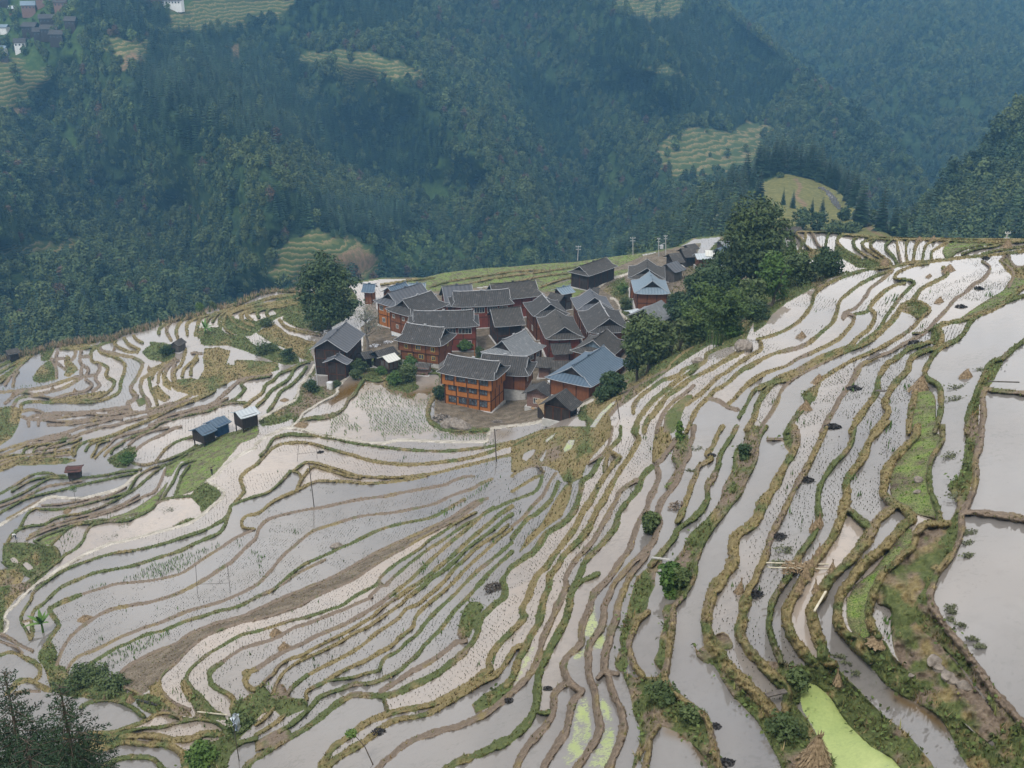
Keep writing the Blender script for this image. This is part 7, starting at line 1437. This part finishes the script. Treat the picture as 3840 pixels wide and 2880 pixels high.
def rack():
    p = at_base(*px('T8', 265, 1285)); t = thing('drying_rack', p, -.05, 'straw-covered drying rack with two long poles in the right paddies', 'rack')
    for y in (-.3, .3): m = MB(); m.tube([(-2.2, y, .75), (2.0, y, .75)], .05, 5); m.build('rail', M_BAMB, t)
    for x in (-1.0, 1.0): m = MB(); m.tube([(x, 0, -.2), (x, 0, .8)], .06, 5); m.build('post', M_POLE, t)
    rng = np.random.default_rng(5); c = np.stack([rng.uniform(-1.1, 1.2, 260), rng.uniform(-.45, .45, 260), rng.uniform(.35, .95, 260)], 1); v, f = leaf_quads(c, np.tile([0, -.6, .8], (260, 1)), .22, rng, .3, .4); new_obj('straw', np_mesh('straw', v, f), M_STRAW, t)
rack()
def pole(name, label, base, toppx, r, mat, cat='pole', group=None):
    """a pole standing at a pixel of the hillside and reaching up to another pixel"""
    b = at_base(*base) if len(base) == 2 else Vector(base[:3]); rt = rays(*toppx); d = math.hypot(b.x, b.y)/math.hypot(rt[0], rt[1]); top = Vector(rt*d)-b; m = MB(); m.tube([(0, 0, -.5), tuple(top)], [r, r*.75], 6); t = thing(name, b, 0, label, cat, group); m.build('shaft', mat, t); return t, top
pole('wooden_pole', 'dark pole at the corner of the concrete dike', px('T6', 2078, 300), px('T6', 2062, 20), .13, M_POLE)
pole('wooden_pole', 'tall thin leaning pole in the pink paddy left of centre', px('T6', 503, 692), px('T6', 456, 308), .09, M_POLE)
pole('wooden_pole', 'thin pole at the lower tip of the long pale rim paddy', px('U3', 318, 1540), px('U3', 282, 1345), .08, M_POLE)
pole('steel_pipe', 'white pipe up the left corner of the tall dark house', px('R7', 337, 980), px('R7', 290, 560), .09, M_STEEL, 'pipe')
pole('scaffold_pole', 'rusty orange pole in the yard by the pale lichen roof', px('R7', 2212-780, 1180) if False else px('R5', 1478, 1240), px('R5', 1465, 1050), .12, M_ORANGE)
def stick_frame(label, a, b, c, d):
    t = thing('stick_frame', at_base(*a), 0, label, 'stick frame'); o = Vector(t.location)
    for lo, hi in ((a, b), (c, d)):
        bs = at_base(*lo); rt = rays(*hi); k = math.hypot(bs.x, bs.y)/math.hypot(rt[0], rt[1]); m = MB(); m.tube([tuple(bs-o-Vector((0, 0, .3))), tuple(Vector(rt*k)-o)], .035, 4); m.build('stake', M_POLE, t)
    bs, be = at_base(*a), at_base(*c); m = MB(); m.tube([tuple(bs-o+Vector((0, 0, 1.5))), tuple(be-o+Vector((0, 0, 1.4)))], .03, 4); m.build('crossbar', M_POLE, t)
stick_frame('thin stake frame in the white paddy at left centre', px('T6', 355, 300), px('T6', 368, 155), px('T6', 527, 275), px('T6', 525, 190))
stick_frame('thin stake frame in the long pink paddy at left', px('T5', 1705, 1440), px('T5', 1690, 1195), px('T5', 1990, 1425), px('T5', 1965, 1200))
def bag_pole():
    t, top = pole('bag_pole', 'bent stick carrying a torn white and blue plastic bag, lower left', px('T1', 2068, 1415), px('T1', 2008, 1050), .045, M_POLE); rng = np.random.default_rng(3)
    V, Fc = [], []
    for i in range(8):
        for j in range(6): s = i/7; w = (.45+.25*math.sin(3.1*s))*(1-.25*s); V.append((top.x+.15+w*(j/5-.25)+.1*rng.normal(), top.y+.18*rng.normal(), top.z+.55-1.75*s+.12*rng.normal()))
    for i in range(7):
        for j in range(5): Fc.append((i*6+j, i*6+j+1, (i+1)*6+j+1, (i+1)*6+j))
    new_obj('bag', np_mesh('bag', np.array(V), np.array(Fc), True), mottled('torn_plastic_bag', (.50, .62, .78), (.82, .85, .88), 2.2, .4), t)
bag_pole()
def lamp(label, base, toppx, side=1):
    t, top = pole('street_lamp', label, base, toppx, .09, M_STEEL, 'street lamp', 'solar street lamps'); m = MB(); m.box(-.55, .55, -.35, .35, -.03, .03); o = m.build('solar_panel', bpy.data.materials['grey_painted_steel'], t); o.location = top+Vector((0, 0, .12)); o.rotation_euler = (.5, 0, .6); m = MB(); m.tube([tuple(top-Vector((0, 0, .7))), tuple(top+Vector((1.0*side, 0, -.35)))], .05, 4); m.build('arm', M_STEEL, t); m = MB(); m.box(.75*side-.3, .75*side+.3, -.14, .14, -.45, -.33); o = m.build('lamp_head', M_WHITEW, t); o.location = top
lamp('solar street lamp in front of the old dark house', px('R6', 183, 930), px('R6', 178, 805)); lamp('solar street lamp by the small brick house', px('R8', 1290, 660), px('R8', 1280, 500), -1); lamp('solar street lamp at the tiled lane shed', px('R6', 838, 1260), px('R6', 836, 1025), -1)
def utility(label, base, toppx, arm=.9):
    t, top = pole('utility_pole', label, base, toppx, .16, M_CPOLE, 'utility pole', None)
    for k in (0, -.9): m = MB(); m.box(-arm, arm, -.06, .06, -.06, .06); o = m.build('crossarm', M_STEEL, t); o.location = top+Vector((0, 0, k-.3))
    for x in (-arm*.85, 0, arm*.85): m = MB(); m.tube([(x, 0, 0), (x, 0, .3)], .06, 5); o = m.build('insulator', M_WHITEW, t); o.location = top+Vector((0, 0, -.25))
    return t.location+top
q1 = utility('concrete utility pole on the far rim, leftmost of the line', (2166, 972), px('Z8', 287, 1062)); q2 = utility('concrete utility pole on the far rim, middle of the line', (2374, 957), px('Z8', 522, 1025))
q3 = utility('left post of the transformer pair by the far right cluster', (2470, 962), px('Z8', 634, 1028), .5); q4 = utility('right post of the transformer pair by the far right cluster', (2497, 965), px('Z8', 664, 1016), .6)
tr = thing('transformer', (q3+q4)/2-Vector((0, 0, 3.4)), 0, 'grey transformer slung between the paired utility poles', 'transformer'); m = MB(); m.box(-.5, .5, -.4, .4, -.6, .5); m.build('tank', M_STEEL, tr); dv_ = (q4-q3); m = MB(); m.tube([tuple(-dv_/2+Vector((0, 0, .8))), tuple(dv_/2+Vector((0, 0, .8)))], .08, 4); m.build('crossbeam', M_STEEL, tr)
def wire(label, a, b, sag, n=14):
    m = MB(); m.tube([tuple(a.lerp(b, i/n)-Vector((0, 0, sag*4*(i/n)*(1-i/n)))) for i in range(n+1)], .028, 3); m.build('power_line', M_WIRE, None, label=label, cat='cable')
wire('power line strung from the leftmost to the middle utility pole', q1, q2, 1.2); wire('power line strung from the middle pole to the transformer pair', q2, q3, .8); 
q5 = utility('thin utility pole on the skyline terrace at far right', (3772, 893), px('U4', 2085, 62), .5); wire('upper power line crossing in front of the dark right hill', q5, Vector(rays(3000, 905)/np.linalg.norm(rays(3000, 905))*360), 2.0)
wire('power line leaving the skyline pole toward the right edge', q5, Vector(rays(4000, 862)/np.linalg.norm(rays(4000, 862))*230), .5)
t_ = thing('water_tank', at_base(*px('R7', 508, 1025)), 0, 'white ribbed water tank at the foot of the dark annex', 'water tank'); m = MB()
for k in range(5): m.tube([(0, 0, .34*k), (0, 0, .34*k+.30)], .72, 14)
m.build('barrel', M_WHITEW, t_); m = MB(); m.tube([(0, 0, 1.66), (0, 0, 1.74), (0, 0, 1.80)], [.70, .5, .05], 14); m.build('lid', M_STEEL, t_)
def thatch():
    p = at_base(*px('R8', 1262, 850)); t = thing('lean_to', p, .55, 'sagging thatch and plank lean-to at the left of the ramshackle hut', 'lean-to'); rng = np.random.default_rng(8)
    m = MB(); m.slab([[(-2.2+4.4*i/6, -1.6+3.2*j/4, 1.6+.42*j+.1*rng.normal()) for i in range(7)] for j in range(5)], .18); m.build('roof', M_STRAW, t)
    m = MB(); m.box(-1.8, 1.8, -1.2, 1.3, -.5, 1.65); m.build('wall', M_DARKW, t)
thatch()
# ------------------------------------------------------------------ people (each about eight pixels tall)
M_SKIN = mottled('skin', (.30, .17, .11), (.38, .23, .16), 8, .6); M_HAIR = mottled('black_hair', (.008, .007, .006), (.02, .018, .016), 8, .5)
def person(label, loc, rz, coat, legs_, pose='stand', hat=None):
    J = dict(pelvis=(0, 0, .92), chest=(0, .02, 1.30), neck=(0, .02, 1.46), head=(0, .05, 1.56), top=(0, .05, 1.70), ls=(-.19, 0, 1.38), le=(-.25, .04, 1.12), lh=(-.23, .14, .88), rs=(.19, 0, 1.38), re=(.26, .02, 1.12), rh=(.24, .12, .87), lp=(-.10, 0, .88), lk=(-.11, .05, .48), lf=(-.12, 0, .06), lt=(-.12, .17, .03), rp_=(.10, 0, .88), rk=(.12, .0, .48), rf=(.13, -.05, .06), rt=(.14, .12, .03))
    if pose == 'bend':
        for k, d in dict(chest=(0, .38, 1.02), neck=(0, .52, 1.0), head=(0, .62, .96), top=(0, .73, .93), ls=(-.19, .42, .98), le=(-.22, .46, .70), lh=(-.15, .55, .44), rs=(.19, .42, .98), re=(.22, .46, .70), rh=(.15, .58, .42), pelvis=(0, -.05, .88)).items(): J[k] = d
    E = [('pelvis', 'chest'), ('chest', 'neck'), ('neck', 'head'), ('head', 'top'), ('chest', 'ls'), ('ls', 'le'), ('le', 'lh'), ('chest', 'rs'), ('rs', 're'), ('re', 'rh'), ('pelvis', 'lp'), ('lp', 'lk'), ('lk', 'lf'), ('lf', 'lt'), ('pelvis', 'rp_'), ('rp_', 'rk'), ('rk', 'rf'), ('rf', 'rt')]
    R = dict(pelvis=.15, chest=.165, neck=.06, head=.10, top=.085, ls=.075, le=.052, lh=.04, rs=.075, re=.052, rh=.04, lp=.10, lk=.068, lf=.045, lt=.035, rp_=.10, rk=.068, rf=.045, rt=.035)
    names = list(J); me = bpy.data.meshes.new('person'); me.from_pydata([J[k] for k in names], [(names.index(a), names.index(b)) for a, b in E], []); o = new_obj('person', me, [coat, legs_, M_SKIN], None, label, 'person'); o.location = loc; o.rotation_euler = (0, 0, rz)
    o.modifiers.new('skin', 'SKIN'); 
    for i, k in enumerate(names): me.skin_vertices[0].data[i].radius = (R[k],)*2
    me.skin_vertices[0].data[0].use_root = True; o.modifiers.new('smooth', 'SUBSURF').levels = 1; o.modifiers['smooth'].render_levels = 1
    bpy.context.view_layer.update(); ev = o.evaluated_get(bpy.context.evaluated_depsgraph_get()); m2 = bpy.data.meshes.new_from_object(ev); o.modifiers.clear(); o.data = m2; m2.materials.clear()
    for mt in (coat, legs_, M_SKIN): m2.materials.append(mt)
    hd = Vector(J['head']); hands = [Vector(J['lh']), Vector(J['rh'])]
    for p in m2.polygons: c = p.center; p.material_index = 2 if (c-hd).length < .19 or min((c-h).length for h in hands) < .07 else (1 if c.z < .90 and (pose != 'bend' or c.y < .2) else 0); p.use_smooth = True
    tp = Vector(J['top']); m = MB(); m.tube([tuple(hd.lerp(tp, .35)), tuple(hd.lerp(tp, .8)), tuple(hd.lerp(tp, 1.15)), tuple(hd.lerp(tp, 1.35))], [.125, .13, .10, .02], 8); m.build('hat' if hat else 'hair', hat or M_HAIR, o, True); return o
cl = lambda n, a: mottled(n, tuple(x*.7 for x in a), tuple(x*1.2 for x in a), 6, .85)
K_BLACK, K_NAVY, K_WHITE, K_BLUE = cl('black_cloth', (.012, .012, .014)), cl('dark_blue_cloth', (.02, .03, .06)), cl('white_cloth', (.5, .5, .5)), cl('blue_cloth', (.05, .12, .25))
person('person in black standing at the bend of the white footpath', at_base(*px('T5', 1835, 428), .2), 2.6, K_BLACK, K_BLACK)
person('person in white and dark clothes bending over a dike at far left', at_base(*px('T5', 140, 975), .1), 1.8, K_WHITE, K_NAVY, 'bend', K_BLACK)
person('person in dark clothes walking near the half-bare tree', at_base(*px('R7', 1045, 245), .1), .6, K_BLACK, K_NAVY)
person('person in dark clothes standing in the village lane', at_base(*px('R6', 570, 1215), .1), 3.0, K_BLACK, K_NAVY)
person('person in blue bending by the sand pile', at_base(*px('R8', 1130, 752), .1), 2.2, K_BLUE, K_NAVY, 'bend')
person('person in dark clothes standing behind the sand pile', at_base(*px('R8', 1142, 735), .1), 2.8, K_NAVY, K_BLACK)
# ------------------------------------------------------------------ the other village, far up the opposite slope
def on_main(u, v): d = (main['A']-u)**2+(main['B']-v)**2; i, j = np.unravel_index(np.argmin(d), d.shape); return Vector(main['P'][i, j])
FH = [('far house with a blue-grey roof and brick front at the top left corner', 112, 52, 11, 8, M_PALEMET, M_BRICK), ('far small white-roofed house left of the blue-grey roof', 50, 52, 6, 5, M_WHITEMET, M_BRICK), ('far wooden house with the highest dark roof of the middle group', 185, 100, 12, 8, M_TILE, M_DARKW), ('far long dark house left in the middle group', 120, 132, 13, 8, M_TILE, M_DARKW), ('far dark house at the right of the middle group', 195, 142, 13, 8, M_TILE, M_DARKW), ('far dark house at the front right of the middle group', 225, 158, 11, 8, M_TILE, M_DARKW), ('far house with white lower wall in front of the middle group', 84, 188, 9, 7, M_TILE, M_WHITEW), ('far small grey house left of the middle group', 18, 124, 7, 6, M_PALEMET, M_WHITEW), ('far dark house cut by the left edge', 6, 170, 8, 7, M_TILE, M_DARKW), ('far pale-roofed house low at the left edge', 8, 205, 7, 6, M_PALEMET, M_WHITEW), ('far tiny house by the left terraces', 22, 228, 6, 5, M_TILE, M_GREYW), ('far long white-walled house at the top, left of the terraces', 655, 28, 17, 9, M_SLATE, M_WHITEW), ('far dark house alone right of the middle group', 275, 115, 9, 7, M_TILE, M_DARKW), ('far brick house at the top right of the far village', 232, 42, 10, 7, M_TILE, M_BRICK), ('far grey-roofed house at the top edge', 160, 18, 10, 7, M_PALEMET, M_BRICK), ('far little house left of the long white-walled one', 548, 34, 6, 5, M_TILE, M_GREYW), ('far house at the very top left corner', 12, 22, 10, 7, M_TILE, M_DARKW), ('far dark house in the heart of the middle group', 150, 155, 9, 7, M_TILE, M_DARKW), ('far dull house at the top edge right of the grey-roofed one', 205, 8, 11, 7, M_TILE, M_BRICK), ('far long low house at the top edge above the terraces', 580, 8, 13, 7, M_TILE, M_BRICK)]
hr = np.random.default_rng(4)
for lab, u, v, L, W_, rf, wl in FH:
    p = on_main(u, v); t = thing('far_house', p, hr.uniform(-.35, .35), lab, 'house', 'houses of the far village'); He, Hr_ = (6.0, 9.0) if L > 8 else (3.6, 5.6); m = MB(); m.box(-L/2+.6, L/2-.6, -W_/2+.6, W_/2-.6, -3, He+.1); m.build('wall', wl, t)
    if L > 8:
        for k in range(int(L/2.6)): x = -L/2+1.9+k*2.5; m = MB(); m.box(x-.55, x+.55, -W_/2+.5, -W_/2+.64, He-2.2, He-.9); m.build('window', M_GLASS, t)
    m = MB(); 
    for sg in (-1, 1): m.slab([[(x*(1+.03*(s == 1)), sg*W_/2*s, Hr_-(Hr_-He)*s**.85) for x in (-L/2, 0, L/2)] for s in (0, .5, 1)], .2)
    m.build('roof', rf, t)
# ------------------------------------------------------------------ camera, sky, sun
cam = bpy.data.objects.new('camera', bpy.data.cameras.new('camera')); C.objects.link(cam)
cam.data.sensor_width = 36.0; cam.data.lens = F/3840*36; cam.data.clip_end = 8000; cam.data.clip_start = .5
cam.rotation_euler = (math.radians(90)-PITCH, 0, 0); bpy.context.scene.camera = cam
SUN_EL, SUN_AZ = math.radians(58), math.radians(205)
w = bpy.data.worlds.new('World'); bpy.context.scene.world = w; w.use_nodes = True; t = NT(w); bg = t.n['Background']
sky = t.add('ShaderNodeTexSky', sky_type='NISHITA', sun_disc=False, sun_elevation=SUN_EL, sun_rotation=SUN_AZ)
dirv = t.add('ShaderNodeTexCoord').outputs['Generated']
nz = t.noise(dirv, 4.2, 5, .55)
cloud = t.ramp(nz, [(.34, (4.2, 4.6, 5.3)), (.47, (8.0, 8.0, 8.0)), (.62, (12.5, 12.2, 11.9))])
t.l.new(t.mix(.86, sky.outputs[0], cloud), bg.inputs[0]); bg.inputs[1].default_value = .10
sun = bpy.data.objects.new('sun', bpy.data.lights.new('sun', 'SUN')); C.objects.link(sun)
sun.data.energy = 1.5; sun.data.angle = math.radians(12); sun.data.color = (1, .97, .92)
sd = Vector((math.sin(SUN_AZ)*math.cos(SUN_EL), math.cos(SUN_AZ)*math.cos(SUN_EL), math.sin(SUN_EL)))
sun.rotation_euler = sd.to_track_quat('Z', 'Y').to_euler()
vs = bpy.context.scene.view_settings; vs.view_transform = 'Standard'; vs.look = 'None'; vs.exposure = .80; vs.gamma = 1
bpy.context.scene.display_settings.display_device = 'sRGB'
cy = bpy.context.scene.cycles; cy.max_bounces = 6; cy.diffuse_bounces = 2; cy.glossy_bounces = 2; cy.volume_bounces = 0; cy.use_denoising = True
